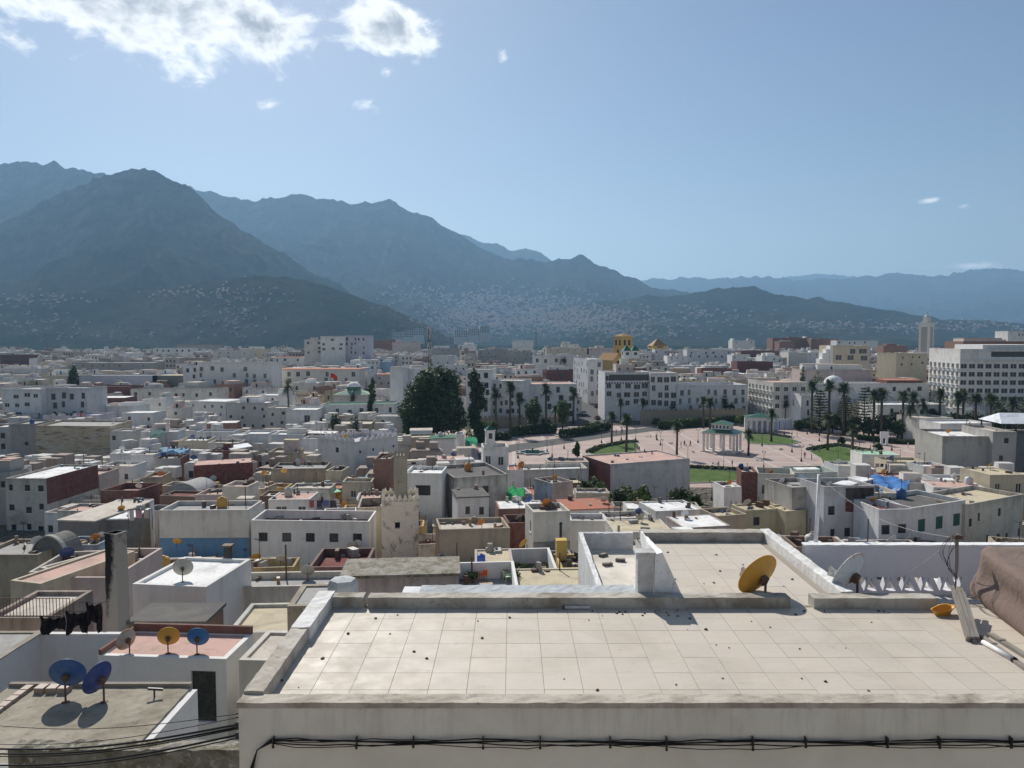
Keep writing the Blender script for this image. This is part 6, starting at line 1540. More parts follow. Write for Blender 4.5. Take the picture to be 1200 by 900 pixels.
def potted(loc, h, label):
    o = empty('pot_plant', loc, 0, label, 'plant', 'pot plants'); mb = MB(); mb.lathe([(.01, 0), (.14, 0), (.18, .25), (.16, .25), (.01, .22)], 10); add('pot', mb.mesh('pot', ['paint']), o, color=(.3, .12, .06, .3))
    s = int(abs(loc[0]) * 100) + 1; add('foliage', quads_mesh('foliage', leafcloud(90, [((0, 0, .2 + h * .5), h * .5, h * .5, h * .55)], .13, s), 'leaf_dark'), o)
behind()
def tree(px, ybase, ytop, xw, Y, m, label, n, seed, shape='round', size=.5, name='tree', z0=None, cat='tree'):
    P = atY(px, ybase, Y); z0 = gz(Y) if z0 is None else z0; H = atY(px, ytop, Y).z - z0; W = xw / 900 * Y / 2
    root = empty(name, (P.x, Y, z0), 0, label, cat); rs = random.Random(seed); blobs = []
    if shape == 'round':
        for i in range(14):
            a = rs.uniform(0, 6.28); q = rs.uniform(.15, .72); z = rs.uniform(.25, .84); k = rs.uniform(.26, .42) * (1 - .15 * z)
            q *= (1 - .25 * max(0, z - .5)); blobs.append(((W * q * math.cos(a), W * q * math.sin(a), H * z), W * k * 1.25, W * k * 1.25, H * k * .55))
        blobs += [((0, 0, H * .5), W * .6, W * .6, H * .3), ((W * .12, 0, H * .84), W * .3, W * .3, H * .15)]
    elif shape == 'column':
        for i in range(10):
            z = (i + .8) / 11; a = rs.uniform(0, 6.28); blobs.append(((W * .35 * math.cos(a), W * .35 * math.sin(a), H * z), W * rs.uniform(.5, .8) * (1.15 - z * .6), W * rs.uniform(.5, .8) * (1.15 - z * .6), H * .10))
    add('crown', quads_mesh('crown', leafcloud(n, blobs, size, seed), m), root)
    mb = MB(); mb.tube([(0, 0, -.5), (.1, .05, H * .3), (0, .1, H * .75)], [W * .07 + .12, W * .05 + .1, .06], 8)
    tr = add('trunk', mb.mesh('trunk', ['bark'], True), root)
    for i in range(5):
        a = i * 1.3; mb = MB(); mb.tube([(0, 0, H * (.2 + .06 * i)), (W * .3 * math.cos(a), W * .3 * math.sin(a), H * (.38 + .07 * i)), (W * .6 * math.cos(a), W * .6 * math.sin(a), H * (.48 + .07 * i))], [W * .035 + .06, W * .02 + .05, .03], 6); add('limb', mb.mesh('limb', ['bark']), tr)
    return root
tree(508, 505, 428, 80, 232, 'leaf_dark', 'very large dark leafy tree at the edge of the old town', 15000, 1, size=.62)
tree(486, 508, 455, 50, 226, 'leaf_mid', 'lower leafy tree merging with the very large dark tree', 5000, 12, size=.55)
tree(559, 503, 431, 24, 240, 'leaf_dark', 'tall narrow dark tree right of the very large leafy tree', 4500, 2, 'column', .5)
tree(626, 497, 465, 24, 268, 'leaf_light', 'rounded green tree in front of the pink-roofed corner building', 2600, 3, size=.42); tree(659, 496, 468, 19, 270, 'leaf_light', 'light green slender tree by the street mouth', 2000, 4, size=.4)
tree(436, 497, 442, 13, 262, 'leaf_dark', 'narrow dark cypress before the green palace dome', 2600, 5, 'column', .4)
tree(393, 500, 483, 15, 215, 'leaf_dark', 'dark round tree before the palace wall', 1200, 6, size=.35); tree(376, 503, 487, 13, 212, 'leaf_mid', 'small bushy tree left of the dark round tree', 1000, 7, size=.35)
tree(416, 500, 485, 13, 214, 'leaf_mid', 'loose green tree before the palace gate', 900, 8, size=.35); tree(413, 470, 455, 0.1 + 8, 300, 'leaf_dark', 'little dark tree behind the green palace roof', 500, 9, size=.4)
tree(86, 450, 426, 14, 380, 'leaf_dark', 'dark tree beside the long grey hall', 1200, 10, size=.6)
tree(549, 512, 497, 9, 200, 'leaf_light', 'bright yellow-green sapling below the narrow tree', 500, 11, size=.3)
tree(572, 528, 520, 7, 215, 'leaf_mid', 'small round plaza tree near the star fountain', 300, 13, size=.3)
for i, (px, yb, yt, w, Y, m, l) in enumerate([(986, 520, 512, 9, 236, 'leaf_dark', 'clipped dark plaza bush beside the lawn'), (1029, 530, 519, 12, 222, 'leaf_mid', 'round plaza bush near the white monument'), (676, 540, 517, 10, 205, 'leaf_mid', 'small plaza tree at the lawn edge'), (958, 447, 434, 17, 318, 'leaf_dark', 'dark garden tree against the pinkish wall'),
                                                   (1172, 482, 464, 24, 262, 'leaf_dark', 'dark spreading tree before the big white apartments'), (1198, 486, 464, 22, 258, 'leaf_mid', 'green tree at the foot of the big white apartments'), (940, 437, 426, 9, 330, 'leaf_dark', 'dark tree beside the blank cream block'),
                                                   (790, 487, 473, 14, 292, 'leaf_dark', 'dark round tree on the city wall beside the hotel'), (857, 484, 470, 14, 293, 'leaf_dark', 'dark round tree on the city wall by the balcony house'), (850, 472, 462, 10, 300, 'leaf_mid', 'small tree behind the city wall')]):
    tree(px, yb, yt, w, Y, m, l, 700, 40 + i, size=.4, name='tree')
# palm garden: rounded dark trees
GW = ['dense', 'broad', 'low', 'shaggy', 'rounded', 'dark', 'wide', 'small', 'thick', 'bushy', 'deep green', 'spreading', 'crowded', 'full', 'plump', 'ragged', 'old', 'young']
for i, (px, yb, yt, w, Y) in enumerate([(936, 512, 492, 16, 270), (948, 512, 488, 22, 268), (962, 513, 492, 22, 264), (975, 514, 485, 28, 262), (990, 516, 492, 26, 258), (1003, 516, 488, 28, 256), (1018, 517, 490, 26, 254), (1032, 517, 486, 28, 254), (1052, 519, 490, 24, 250), (1066, 519, 496, 22, 247), (1090, 500, 478, 24, 262), (1140, 500, 480, 28, 255), (1105, 519, 500, 18, 240), (1160, 498, 482, 24, 250), (1180, 496, 478, 26, 252), (1085, 520, 502, 18, 240), (1120, 498, 482, 24, 256), (1045, 512, 480, 20, 262)]):
    tree(px, yb, yt, w, Y, 'leaf_dark' if i % 3 else 'leaf_mid', GW[i] + ' evergreen tree among the palms of the garden', 1300, 60 + i, size=.45, z0=0)['group'] = 'evergreens in the palm garden'
# shrubs: the overgrown garden beside the red-flanked house
for i, (px, y, w, h_, Y) in enumerate([(686, 585, 26, 22, 128), (705, 588, 28, 24, 126), (724, 592, 26, 20, 122), (742, 594, 26, 20, 120), (758, 596, 22, 16, 117), (672, 574, 20, 16, 134), (695, 572, 20, 14, 136), (752, 584, 22, 16, 128), (796, 590, 30, 20, 128), (815, 588, 16, 10, 134), (735, 582, 22, 14, 130)]):
    tree(px, y, y - h_, w, Y, ['leaf_mid', 'leaf_dark', 'leaf_light'][(i * 2) % 3] if i != 8 else 'leaf_dark', ['sprawling', 'tall tangled', 'dense', 'loose', 'pale', 'thin', 'leafy', 'shaded', 'dark domed', 'small dark', 'dusty'][i] + ' shrub in the overgrown garden by the red-flanked house', 1500, 80 + i, size=.28, name='shrub', z0=gz(Y) - .3, cat='shrub')['group'] = 'shrubs of the overgrown garden'
def palm_mesh(seed, fan=True):
    rs = random.Random(seed); tr = MB(); tr.tube([(0, 0, -.5), (.05, 0, 3), (.0, .05, 7), (.0, 0, 9.6)], [.30, .24, .21, .24], 8); cr = []
    n = 72 if fan else 60
    for i in range(n):
        a = rs.uniform(0, 6.28); e = rs.uniform(-.75, 1.35); L = rs.uniform(1.3, 1.9) if fan else rs.uniform(2.2, 3.3)
        d = Vector((math.cos(a) * math.cos(e), math.sin(a) * math.cos(e), math.sin(e))); side = Vector((-math.sin(a), math.cos(a), 0)); p = Vector((0, 0, 9.6))
        segs = 5 if fan else 7; prev = p
        for k in range(segs):
            t = (k + 1) / segs; q = p + d * L * t + Vector((0, 0, -(.55 if fan else 1.5) * t * t * (1.1 if e < .6 else .7)))
            wd = (.55 if fan else .42) * math.sin(3.14 * min(1, t * .9 + .08)) + .05
            for sg in (-1, 1):
                tip = q + side * sg * wd + Vector((0, 0, -.18)) + d * .12
                cr += [prev, prev.lerp(q, .55), tip, prev.lerp(tip, .35)]
            prev = q
    return tr.mesh('trunk', ['bark'], True), quads_mesh('crown', np.array([tuple(v) for v in cr]), 'leaf_palm')
PM = [palm_mesh(s, True) for s in (1, 2, 3)] + [palm_mesh(9, False), palm_mesh(10, False)]
PALMS = [(793, 536, 495, 0, 'slim palm standing alone on the plaza left of the pavilion', None), (877, 534, 505, 1, 'short stout palm right of the pavilion', None), (717, 521, 483, 2, 'fan palm on the lawn corner beside the road', None), (734, 532, 486, 0, 'tall fan palm on the rounded lawn', None),
         (727, 507, 468, 1, 'bushy palm before the hotel corner', 290), (753, 504, 467, 2, 'wide palm before the hotel', 288), (824, 502, 466, 0, 'left palm of the pair by the city wall', None), (832, 504, 467, 1, 'right palm of the pair by the city wall', None),
         (581, 503, 455, 1, 'left-hand slender palm before the four-storey building', 262), (598, 505, 446, 2, 'tallest slender palm before the four-storey building', 260), (609, 498, 461, 0, 'short palm beside the tallest slender palm', 270), (640, 504, 449, 1, 'tall palm before the pink-roofed corner building', 262), (672, 492, 456, 0, 'palm at the street mouth beside the pink-roofed building', 290),
         (951, 503, 446, 0, 'leftmost tall palm of the garden', 262), (971, 508, 444, 1, 'tall palm beside the crenellated corner house', 258), (988, 510, 447, 2, 'tall palm behind the small conifer', 256), (1023, 512, 457, 1, 'mid palm of the garden row', 252), (1032, 514, 455, 0, 'tall twin palm of the garden row', 250), (1057, 515, 458, 2, 'palm before the low white garden building', 248), (1069, 508, 460, 1, 'palm beside the large feather palm', 256),
         (1101, 499, 456, 0, 'palm before the sunlit apartment wing', 262), (1122, 503, 460, 1, 'bushy palm at the corner of the big apartments', 252), (1143, 500, 461, 2, 'palm before the big apartments', 252), (1160, 508, 462, 0, 'taller palm before the big apartments', 244), (1186, 500, 466, 1, 'palm at the right end of the garden', 250), (1128, 497, 458, 2, 'palm tucked behind the bushy corner palm', 262),
         (970, 528, 486, 2, 'leaning palm at the edge of the second lawn', None), (904, 518, 480, 0, 'slim palm beside the white arcade', None), (999, 543, 498, 1, 'palm at the tip of the large lawn', None), (651, 500, 476, 2, 'low palm among the street trees', 275), (920, 489, 470, 0, 'small palm by the blue gate', 285)]
def put_palm(px, yb, yt, k, lab, Y):
    if Y is None: P = atZ(px, yb, 0.0); Y = P.y
    P = atY(px, yb, Y); z0 = gz(Y) if Y < 300 else P.z; H = atY(px, yt, Y).z - z0; s = H / 10.8
    root = empty('palm_tree', (P.x, Y, z0), random.uniform(0, 6), lab, 'palm tree', 'palms round the plaza'); tr, cr = PM[k]
    sx = max(1.3, min(1.9, s * 1.5))
    t = add('trunk', tr, root, scale=(sx, sx, s)); c = add('crown', cr, root, (0, 0, 9.6 * s - 9.6 * sx), scale=sx)
for p in PALMS: put_palm(*p)
for px, yb, yt, k, lab, Y in [(338, 482, 446, 3, 'large dark feathery palm above the old roofs', 262), (1066, 516, 470, 4, 'large feather palm drooping over the garden wall', 246), (1081, 508, 466, 3, 'smaller feather palm beside the large one', 254), (660, 437, 418, 4, 'feathery palm beside the long white hall', 430)]:
    P = atY(px, yb, Y); z0 = P.z; H = atY(px, yt, Y).z - z0; root = empty('palm_tree', (P.x, Y, z0), 1.0, lab, 'palm tree'); s = H / 11.2; add('trunk', PM[k][0], root, scale=(1.2, 1.2, s)); add('crown', PM[k][1], root, (0, 0, 9.6 * s - 9.6 * 1.25), scale=1.25)
def araucaria(px, yb, yt, Y, lab, seed):
    P = atY(px, yb, Y); z0 = gz(Y); H = atY(px, yt, Y).z - z0; root = empty('norfolk_pine', (P.x, Y, z0), 0, lab, 'conifer', 'conifers in the garden'); rs = random.Random(seed)
    mb = MB(); mb.tube([(0, 0, -.5), (0, 0, H)], [.28, .05], 8); add('trunk', mb.mesh('trunk', ['bark']), root); cr = []
    n = 13
    for i in range(n):
        z = H * (.22 + .76 * i / n); L = (1 - i / n) ** .8 * H * .24 + .4
        for k in range(7):
            a = k * .9 + i + rs.uniform(-.2, .2); d = Vector((math.cos(a), math.sin(a), .12)); s = Vector((-math.sin(a), math.cos(a), 0))
            for j in range(5):
                q = Vector((0, 0, z)) + d * L * (j + .5) / 5; w = .8 * (1 - j / 8)
                for sg in (-1, 1): cr += [q, q + d * .7, q + s * sg * w + d * .4 + Vector((0, 0, rs.uniform(-.1, .6))), q + s * sg * w * .6]
    add('crown', quads_mesh('crown', np.array([tuple(v) for v in cr]), 'leaf_dark'), root)
araucaria(960, 516, 455, 256, 'tiered conifer beside the crenellated corner house', 1); araucaria(1012, 514, 452, 258, 'tall tiered conifer in the middle of the garden', 2); araucaria(990, 514, 462, 262, 'smaller tiered conifer among the palms', 3)
def hedge(px, h_, lab, seed, m='leaf_mid'):
    P = pz(px, 0); root = empty('hedge', tuple(P[0]), 0, lab, 'hedge', 'hedges round the plaza'); bl = []
    for a, b in zip(P[:-1], P[1:]):
        n = max(1, int((b - a).length / 1.6))
        for i in range(n): q = a.lerp(b, (i + .5) / n) - P[0]; bl.append(((q.x, q.y, h_ * .5), 1.2, 1.1, h_ * .55))
    add('foliage', quads_mesh('foliage', leafcloud(len(bl) * 420, bl, .34, seed), m), root); mb = MB()
    for i, b in enumerate(bl[::2]): mb.tube([(b[0][0], b[0][1], -.2), (b[0][0], b[0][1], h_ * .6)], .06, 4)
    add('stems', mb.mesh('stems', ['bark']), root)['kind'] = 'stuff'
hedge([(600, 512), (640, 508), (652, 508)], 3.4, 'tall thick hedge below the brown wall left of the street', 1); hedge([(656, 513), (690, 509), (714, 504)], 2.8, 'bushy hedge running to the street corner', 2); hedge([(772, 503), (800, 501), (862, 497)], 3.0, 'green hedge at the foot of the city wall', 3, 'leaf_light')
hedge([(575, 516), (600, 513)], 2.2, 'short dark hedge beside the old town roofs', 4, 'leaf_dark')
hedge([(690, 531), (702, 525), (730, 519.5), (746, 518.5)], .8, 'low clipped hedge rimming the rounded lawn', 5, 'leaf_dark'); hedge([(806, 548.5), (840, 550.5), (873, 552.5)], .8, 'low hedge along the lawn before the pavilion', 6, 'leaf_dark'); hedge([(948, 528), (965, 524.5), (982, 522.5), (1004, 527), (1020, 530)], .8, 'low hedge rimming the large lawn', 7, 'leaf_dark')
hedge([(872, 508.5), (900, 509.5), (925, 513.5)], .7, 'low hedge behind the narrow lawn', 8, 'leaf_dark'); hedge([(1005, 515), (1050, 520), (1110, 522)], 1.4, 'hedge in front of the palm garden', 9, 'leaf_dark')

# ------------------------------------------------------------------ plaza furniture
def citywall():
    for a, b, Y0, Y1, lab in ((752, 875, 287, 291, 'brown crenellated city wall along the far side of the plaza'), (562, 662, 277, 283, 'shaded brown garden wall left of the street')):
        A, Bq = Vector(((a - 600) / 900 * Y0, Y0, 0)), Vector(((b - 600) / 900 * Y1, Y1, 0)); d = Bq - A; root = empty('city_wall', A, math.atan2(d.y, d.x), lab, 'wall', 'old walls by the plaza'); L = d.length; H = 5.2 if a > 700 else 3.6
        mb = MB(); mb.box(0, L, 0, 1, -.5, H); add('wall', mb.mesh('wall', ['plaster']), root, color=(.34, .27, .19, .7)); m2 = MB(); m2.box(-.4, .4, 0.1, .9, 0, .8); me = m2.mesh('merlon', ['plaster'])
        for i in range(int(L / 1.5)): add('merlon', me, root, (.7 + i * 1.5, 0, H - .01), color=(.36, .29, .20, .7))
citywall()
def pavilion():
    c = atZ(850, 531, .0); z0 = 0.05; root = empty('plaza_pavilion', (c.x, c.y + 3.5, z0), R(-32), 'open white pavilion with slim columns and a two-tiered green roof', 'pavilion'); w, d, H = 9.4, 7.4, 5.6
    mb = MB(); mb.box(-w / 2 - .4, w / 2 + .4, -d / 2 - .4, d / 2 + .4, -.1, .25); add('plinth', mb.mesh('plinth', ['plaster']), root, color=(.6, .54, .5, .3))
    me = None
    for i in range(4):
        for y in (-d / 2 + .3, d / 2 - .3): 
            m = MB(); m.box(-.28, .28, -.28, .28, .25, H - .7); m.box(-.36, .36, -.36, .36, H - .7, H - .45); add('column', m.mesh('column', ['plaster']), root, (-w / 2 + .4 + (w - .8) * i / 3, y, 0), color=(.74, .70, .67, .2))
    for x in (-w / 2 + .4, w / 2 - .4): m = MB(); m.box(-.28, .28, -.28, .28, .25, H - .45); add('column', m.mesh('column', ['plaster']), root, (x, 0, 0), color=(.74, .70, .67, .2))
    m = MB(); m.box(-w / 2, w / 2, -d / 2, d / 2, H - .448, H); add('entablature', m.mesh('entablature', ['plaster']), root, color=(.74, .71, .68, .2))
    def hip(x, y, z0_, z1, xi, yi):
        m = MB(); q = [(-x, -y, z0_), (x, -y, z0_), (x, y, z0_), (-x, y, z0_)]; t = [(-xi, -yi, z1), (xi, -yi, z1), (xi, yi, z1), (-xi, yi, z1)]
        for i in range(4): j = (i + 1) % 4; m.face([q[i], q[j], t[j], t[i]])
        m.face(t); m.face(q[::-1]); return m
    add('lower_roof', hip(w / 2 + .5, d / 2 + .5, H + .002, H + .9, w / 2 - 2.0, d / 2 - 1.7).mesh('lower_roof', ['green_tile']), root)
    m = MB(); a, b = w / 2 - 2.1, d / 2 - 1.8
    for o, u, L in (((-a, -b, H + .7), (1, 0, 0), 2 * a), ((a, -b, H + .7), (0, 1, 0), 2 * b), ((a, b, H + .7), (-1, 0, 0), 2 * a), ((-a, b, H + .7), (0, -1, 0), 2 * b)): wallface(m, o, u, L, 1.7, [(L * (i + .25) / 5, L * (i + .75) / 5, .5, 1.3) for i in range(5)], .2)
    m.box(-a + .18, a - .18, -b + .18, b - .18, H + .7, H + 2.35, 1); add('lantern_storey', m.mesh('lantern_storey', ['plaster', 'window_glass']), root, color=(.76, .75, .72, .2))
    add('upper_roof', hip(a + .4, b + .4, H + 2.402, H + 3.3, .6, .4).mesh('upper_roof', ['green_tile']), root)
    LANDM.append(('the plaza pavilion', c.x, c.y))
pavilion()
def arcade():
    P = atY(892, 500, 270); root = empty('white_arcade', (P.x, 270, 0), R(-10), 'small white arched arcade with a green tiled roof beside the plaza', 'arcade'); w, H = 11, 5.0; m = MB()
    wallface(m, (-w / 2, -2.5, 0), (1, 0, 0), w, H, [(w * (i + .2) / 6, w * (i + .8) / 6, .02, 3.6) for i in range(6)], .5); m.box(-w / 2, w / 2, 1, 2.5, 0, H); add('wall', m.mesh('wall', ['plaster']), root, color=(.76, .76, .78, .2)); m = MB(); m.pyramid(-w / 2 - .4, w / 2 + .4, -3, 3, H, H + 1.2); add('roof', m.mesh('roof', ['green_tile']), root)
    P = atY(915, 492, 275); root = empty('blue_gate', (P.x, 275, 0), R(-10), 'pale blue painted gate wall beside the white arcade', 'gate'); m = MB(); m.box(-4, 4, 0, .6, 0, 3.6); add('wall', m.mesh('wall', ['plaster']), root, color=(.55, .6, .7, .3)); m = MB(); m.box(-2.6, -.2, -.06, .3, 0, 2.9); add('door', m.mesh('door', ['paint']), root, color=(.08, .25, .6, .2))
    P = atZ(1036, 522, 0); root = empty('monument', (P.x, P.y, 0), R(-12), 'white monument panel on two legs beside the palm garden', 'monument'); m = MB(); m.box(-1.2, 1.2, -.2, .2, 2.2, 4.2); add('panel', m.mesh('panel', ['plaster']), root, color=(.78, .78, .8, .1))
    for x in (-.7, .7): m = MB(); m.box(-.35, .35, -.2, .2, .3, 2.2); add('leg', m.mesh('leg', ['plaster']), root, (x, 0, 0), color=(.76, .76, .78, .1))
    m = MB(); m.box(-1.8, 1.8, -.8, .8, 0, .3); add('base', m.mesh('base', ['kerb_stone']), root)
    P = atZ(624, 531, 0); root = empty('star_fountain', (P.x, P.y, .03), 0, 'eight-pointed star fountain basin sunk in the paving', 'fountain'); m = MB(); pts = [(math.cos(R(22.5 * i)) * (5.0 if i % 2 else 3.7), math.sin(R(22.5 * i)) * (5.0 if i % 2 else 3.7)) for i in range(16)]
    pin = [(x * .86, y * .86) for x, y in pts]
    for i in range(16): j = (i + 1) % 16; m.face([(*pts[i], .4), (*pts[j], .4), (*pin[j], .4), (*pin[i], .4)]); m.face([(*pts[i], 0), (*pts[j], 0), (*pts[j], .4), (*pts[i], .4)]); m.face([(*pin[j], 0), (*pin[i], 0), (*pin[i], .4), (*pin[j], .4)])
    add('rim', m.mesh('rim', ['kerb_stone']), root); m = MB(); m.prism(pin, 0, .2); add('water', m.mesh('water', ['water']), root); m = MB(); m.lathe([(.5, 0), (.3, .5), (.2, 1.2), (.9, 1.4), (.9, 1.5), (.1, 1.5)], 12); add('jet_bowl', m.mesh('jet_bowl', ['green_tile']), root)
arcade()
def lamps():
    me = MB(); me.lathe([(.01, 0), (.28, 0), (.28, .35), (.16, .6), (.10, 1.0), (.055, 1.2), (.045, 3.9)], 8); me = me.mesh('post', ['dark_metal']); ar = MB(); ar.tube([(-.5, 0, 4.0), (0, 0, 3.85), (.5, 0, 4.0)], .035, 5); ar = ar.mesh('arm', ['dark_metal'])
    gl = MB(); gl.lathe([(.02, 0), (.12, .05), (.17, .3), (.06, .42), (.02, .5)], 8); gl = gl.mesh('lantern', ['lamp_glass'])
    S = [(607, 537), (641, 530), (647, 536), (661, 526), (705, 519), (770, 516), (774, 522), (776, 533), (818, 519), (806, 540), (834, 588), (855, 574), (895, 549), (893, 523), (877, 514), (919, 510), (928, 530), (939, 541), (946, 509), (960, 517), (998, 522), (1024, 520), (1045, 528), (848, 551), (982, 545), (745, 516), (1074, 527), (728, 516)]
    for i, (x, y) in enumerate(S):
        P = atZ(x, y, 0); o = empty('street_lamp', (P.x, P.y, .03), random.uniform(0, 3), 'black cast-iron double lantern lamp post on the plaza', 'street lamp', 'lamp posts on the plaza'); add('post', me, o); a = add('arm', ar, o)
        for q in (-.5, .5): add('lantern', gl, a, (q, 0, 4.0))
lamps()
def people():
    V = [(0, 0, .92), (0, 0, 1.15), (0, 0, 1.40), (0, 0, 1.53), (0, .02, 1.66), (.19, 0, 1.40), (.25, .02, 1.12), (.24, -.08, .88), (-.19, 0, 1.40), (-.25, .0, 1.12), (-.24, -.05, .88), (.10, 0, .88), (.11, -.06, .48), (.11, .02, .06), (.11, -.14, .03), (-.10, 0, .88), (-.11, .08, .48), (-.11, .14, .06), (-.11, 0, .03)]
    E = [(0, 1), (1, 2), (2, 3), (3, 4), (2, 5), (5, 6), (6, 7), (2, 8), (8, 9), (9, 10), (0, 11), (11, 12), (12, 13), (13, 14), (0, 15), (15, 16), (16, 17), (17, 18)]
    rad = [.15, .14, .15, .06, .105, .075, .055, .045, .075, .055, .045, .10, .075, .05, .045, .10, .075, .05, .045]
    me = bpy.data.meshes.new('body'); me.from_pydata(V, E, []); o = bpy.data.objects.new('body_proto', me); COL.objects.link(o); o.modifiers.new('Skin', 'SKIN')
    for i, v in enumerate(me.skin_vertices[0].data): v.radius = (rad[i], rad[i]); v.use_root = i == 0
    s = o.modifiers.new('Subsurf', 'SUBSURF'); s.levels = 1; s.render_levels = 1
    dg = bpy.context.evaluated_depsgraph_get(); body = bpy.data.meshes.new_from_object(o.evaluated_get(dg)); bpy.data.objects.remove(o)
    body.materials.clear(); body.materials.append(MAT['cloth']); body.polygons.foreach_set('use_smooth', [True] * len(body.polygons))
    sk = MB(); sk.lathe([(.001, -.12), (.07, -.09), (.085, 0), (.07, .09), (.001, .125)], 8); hair = sk.mesh('hair', ['black_rubber'], True)
    rs = random.Random(6); cols = [((.03, .03, .04), 'dark'), ((.6, .58, .55), 'white'), ((.08, .12, .25), 'blue'), ((.3, .06, .05), 'red'), ((.2, .2, .2), 'grey'), ((.25, .18, .1), 'brown')]
    S = [(794, 525), (798, 524.5), (802, 523), (809, 523), (769, 515), (928, 512), (934, 512), (943, 537), (951, 539), (842, 548), (858, 547), (744, 524), (747, 527), (749, 530), (729, 508), (722, 509), (1020, 528), (1064, 525), (900, 505), (1082, 529), (705, 500), (708, 497), (700, 489), (1003, 543), (960, 531)]
    where = ['standing on the open plaza', 'walking near the pavilion', 'by the lawn edge', 'near the street corner']
    for i, (x, y) in enumerate(S):
        P = atZ(x, y, 0.03); c, nm = rs.choice(cols); w = 2 if i in (11, 12, 13, 23, 24) else (3 if i in (14, 15, 20, 21, 22) else (1 if i in (9, 10, 7, 8) else 0))
        o = empty('person', (P.x, P.y, .03), rs.uniform(0, 6.28), f'person in {nm} clothes {where[w]}', 'person', 'people on the plaza'); add('body', body, o, color=(*c, .2)); add('hair', hair, o, (0, .01, 1.70))
people()
def cars():
    def car(x, y, col, nm, rz):
        Y = y; X = 28.5 + (Y - 284) * .098 + x; root = empty('parked_car', (X, Y, gz(Y) + .17), rz, f'{nm} car in the shaded street beside the hotel', 'car', 'cars in the street')
        m = MB(); pr = [(-2.0, .3), (2.0, .3), (2.05, .62), (1.9, .82), (.95, .9), (-1.75, .92), (-2.05, .75)]; n = len(pr)
        def ext(pr, hw, mb):
            k = len(mb.v); n = len(pr); mb.v += [(-hw, a, z) for a, z in pr] + [(hw, a, z) for a, z in pr]
            mb.f.append(tuple(k + i for i in range(n))); mb.f.append(tuple(k + 2 * n - 1 - i for i in range(n))); mb.m += [0, 0]
            for i in range(n): j = (i + 1) % n; mb.f.append((k + i, k + n + i, k + n + j, k + j)); mb.m.append(0)
        ext(pr, .85, m); add('body', m.mesh('body', ['car_paint']), root, color=(*col, .1)); m = MB(); ext([(-1.6, .92), (.95, .9), (.35, 1.4), (-1.15, 1.42)], .74, m); cb = add('cabin', m.mesh('cabin', ['glass_car']), root)
        m = MB(); m.box(-.7, .7, -1.1, .3, 1.425, 1.46); add('roof_panel', m.mesh('roof_panel', ['car_paint']), cb, color=(*col, .1)); w = MB(); w.tube([(-.1, 0, 0), (.1, 0, 0)], .31, 12); wm = w.mesh('wheel', ['black_rubber'])
        for a in (-1.25, 1.3):
            for b in (-.78, .78): add('wheel', wm, root, (b, a, .31))
    def fn(nt, b): g = G(nt); oi = g.N('ShaderNodeObjectInfo'); g.L(oi.outputs['Color'], b.inputs['Base Color'])
    mat('car_paint', rough=.3, spec=.5, fn=fn)
    for x, y, c, nm, rz in ((3.4, 335, (.03, .03, .035), 'black', .1), (-2.2, 362, (.35, .35, .36), 'silver', 3.2), (3.6, 372, (.02, .03, .06), 'dark blue', .1), (-1.8, 318, (.5, .5, .5), 'pale grey', 3.2), (3.5, 305, (.05, .01, .01), 'dark red', .1), (2.8, 405, (.6, .6, .6), 'white', .1), (-2.4, 420, (.1, .1, .1), 'charcoal', 3.2)): car(x, y, c, nm, rz)
    for i, (px, y0, y1, Y, lab) in enumerate(((388, 452, 437, 262, 'red flag on a slim pole above the palace'), (682, 446, 434, 400, 'red banner flag hanging over the street'))):
        P = atY(px, y0, Y); H = atY(px, y1, Y).z - P.z; o = empty('flag', (P.x, Y, P.z - 4), 0, lab, 'flag'); m = MB(); m.tube([(0, 0, 0), (0, 0, H + 4)], .07, 6); add('pole', m.mesh('pole', ['dark_metal']), o); m = MB(); k = len(m.v)
        for a in range(7):
            for b in range(2): m.v.append((a * .36, .18 * math.sin(a * 1.1), H + 3.9 - b * 1.5 - .03 * a * a))
        for a in range(6): m.f.append((2 * a, 2 * a + 1, 2 * a + 3, 2 * a + 2)); m.m.append(0)
        add('cloth', m.mesh('cloth', ['cloth']), o, color=(.65, .03, .025, .1))
cars()

def benches():
    m = MB(); m.box(-.9, .9, -.25, .25, .38, .46); st = m.mesh('seat', ['kerb_stone']); m = MB(); m.box(-.1, .1, -.2, .2, 0, .379); lg = m.mesh('leg', ['kerb_stone'])
    for i, (x, y) in enumerate([(760, 512), (786, 520), (812, 530), (838, 544), (890, 540), (915, 527), (950, 522), (1000, 520), (690, 538), (720, 540), (880, 548), (1030, 534)]):
        P = atZ(x, y, 0); o = empty('stone_bench', (P.x, P.y, .03), i * .8, 'pale stone bench on the open plaza paving', 'bench', 'benches on the plaza'); add('seat', st, o)
        for q in (-.65, .65): add('leg', lg, o, (q, 0, 0))
benches()
for i, (px, yb, yt, w, Y) in enumerate([(592, 520, 506, 16, 246), (606, 517, 503, 15, 254), (690, 508, 495, 14, 272), (700, 505, 493, 12, 280), (770, 500, 490, 14, 284), (868, 498, 486, 14, 284), (640, 503, 490, 15, 266), (578, 512, 492, 16, 256)]):
    tree(px, yb, yt, w, Y, ('leaf_mid', 'leaf_light')[i % 2], ['rounded', 'squat', 'leafy', 'little', 'broad', 'fresh green', 'shady', 'dusky'][i] + ' street tree beside the hedge of the plaza', 700, 140 + i, size=.38, z0=0)['group'] = 'street trees by the plaza hedges'
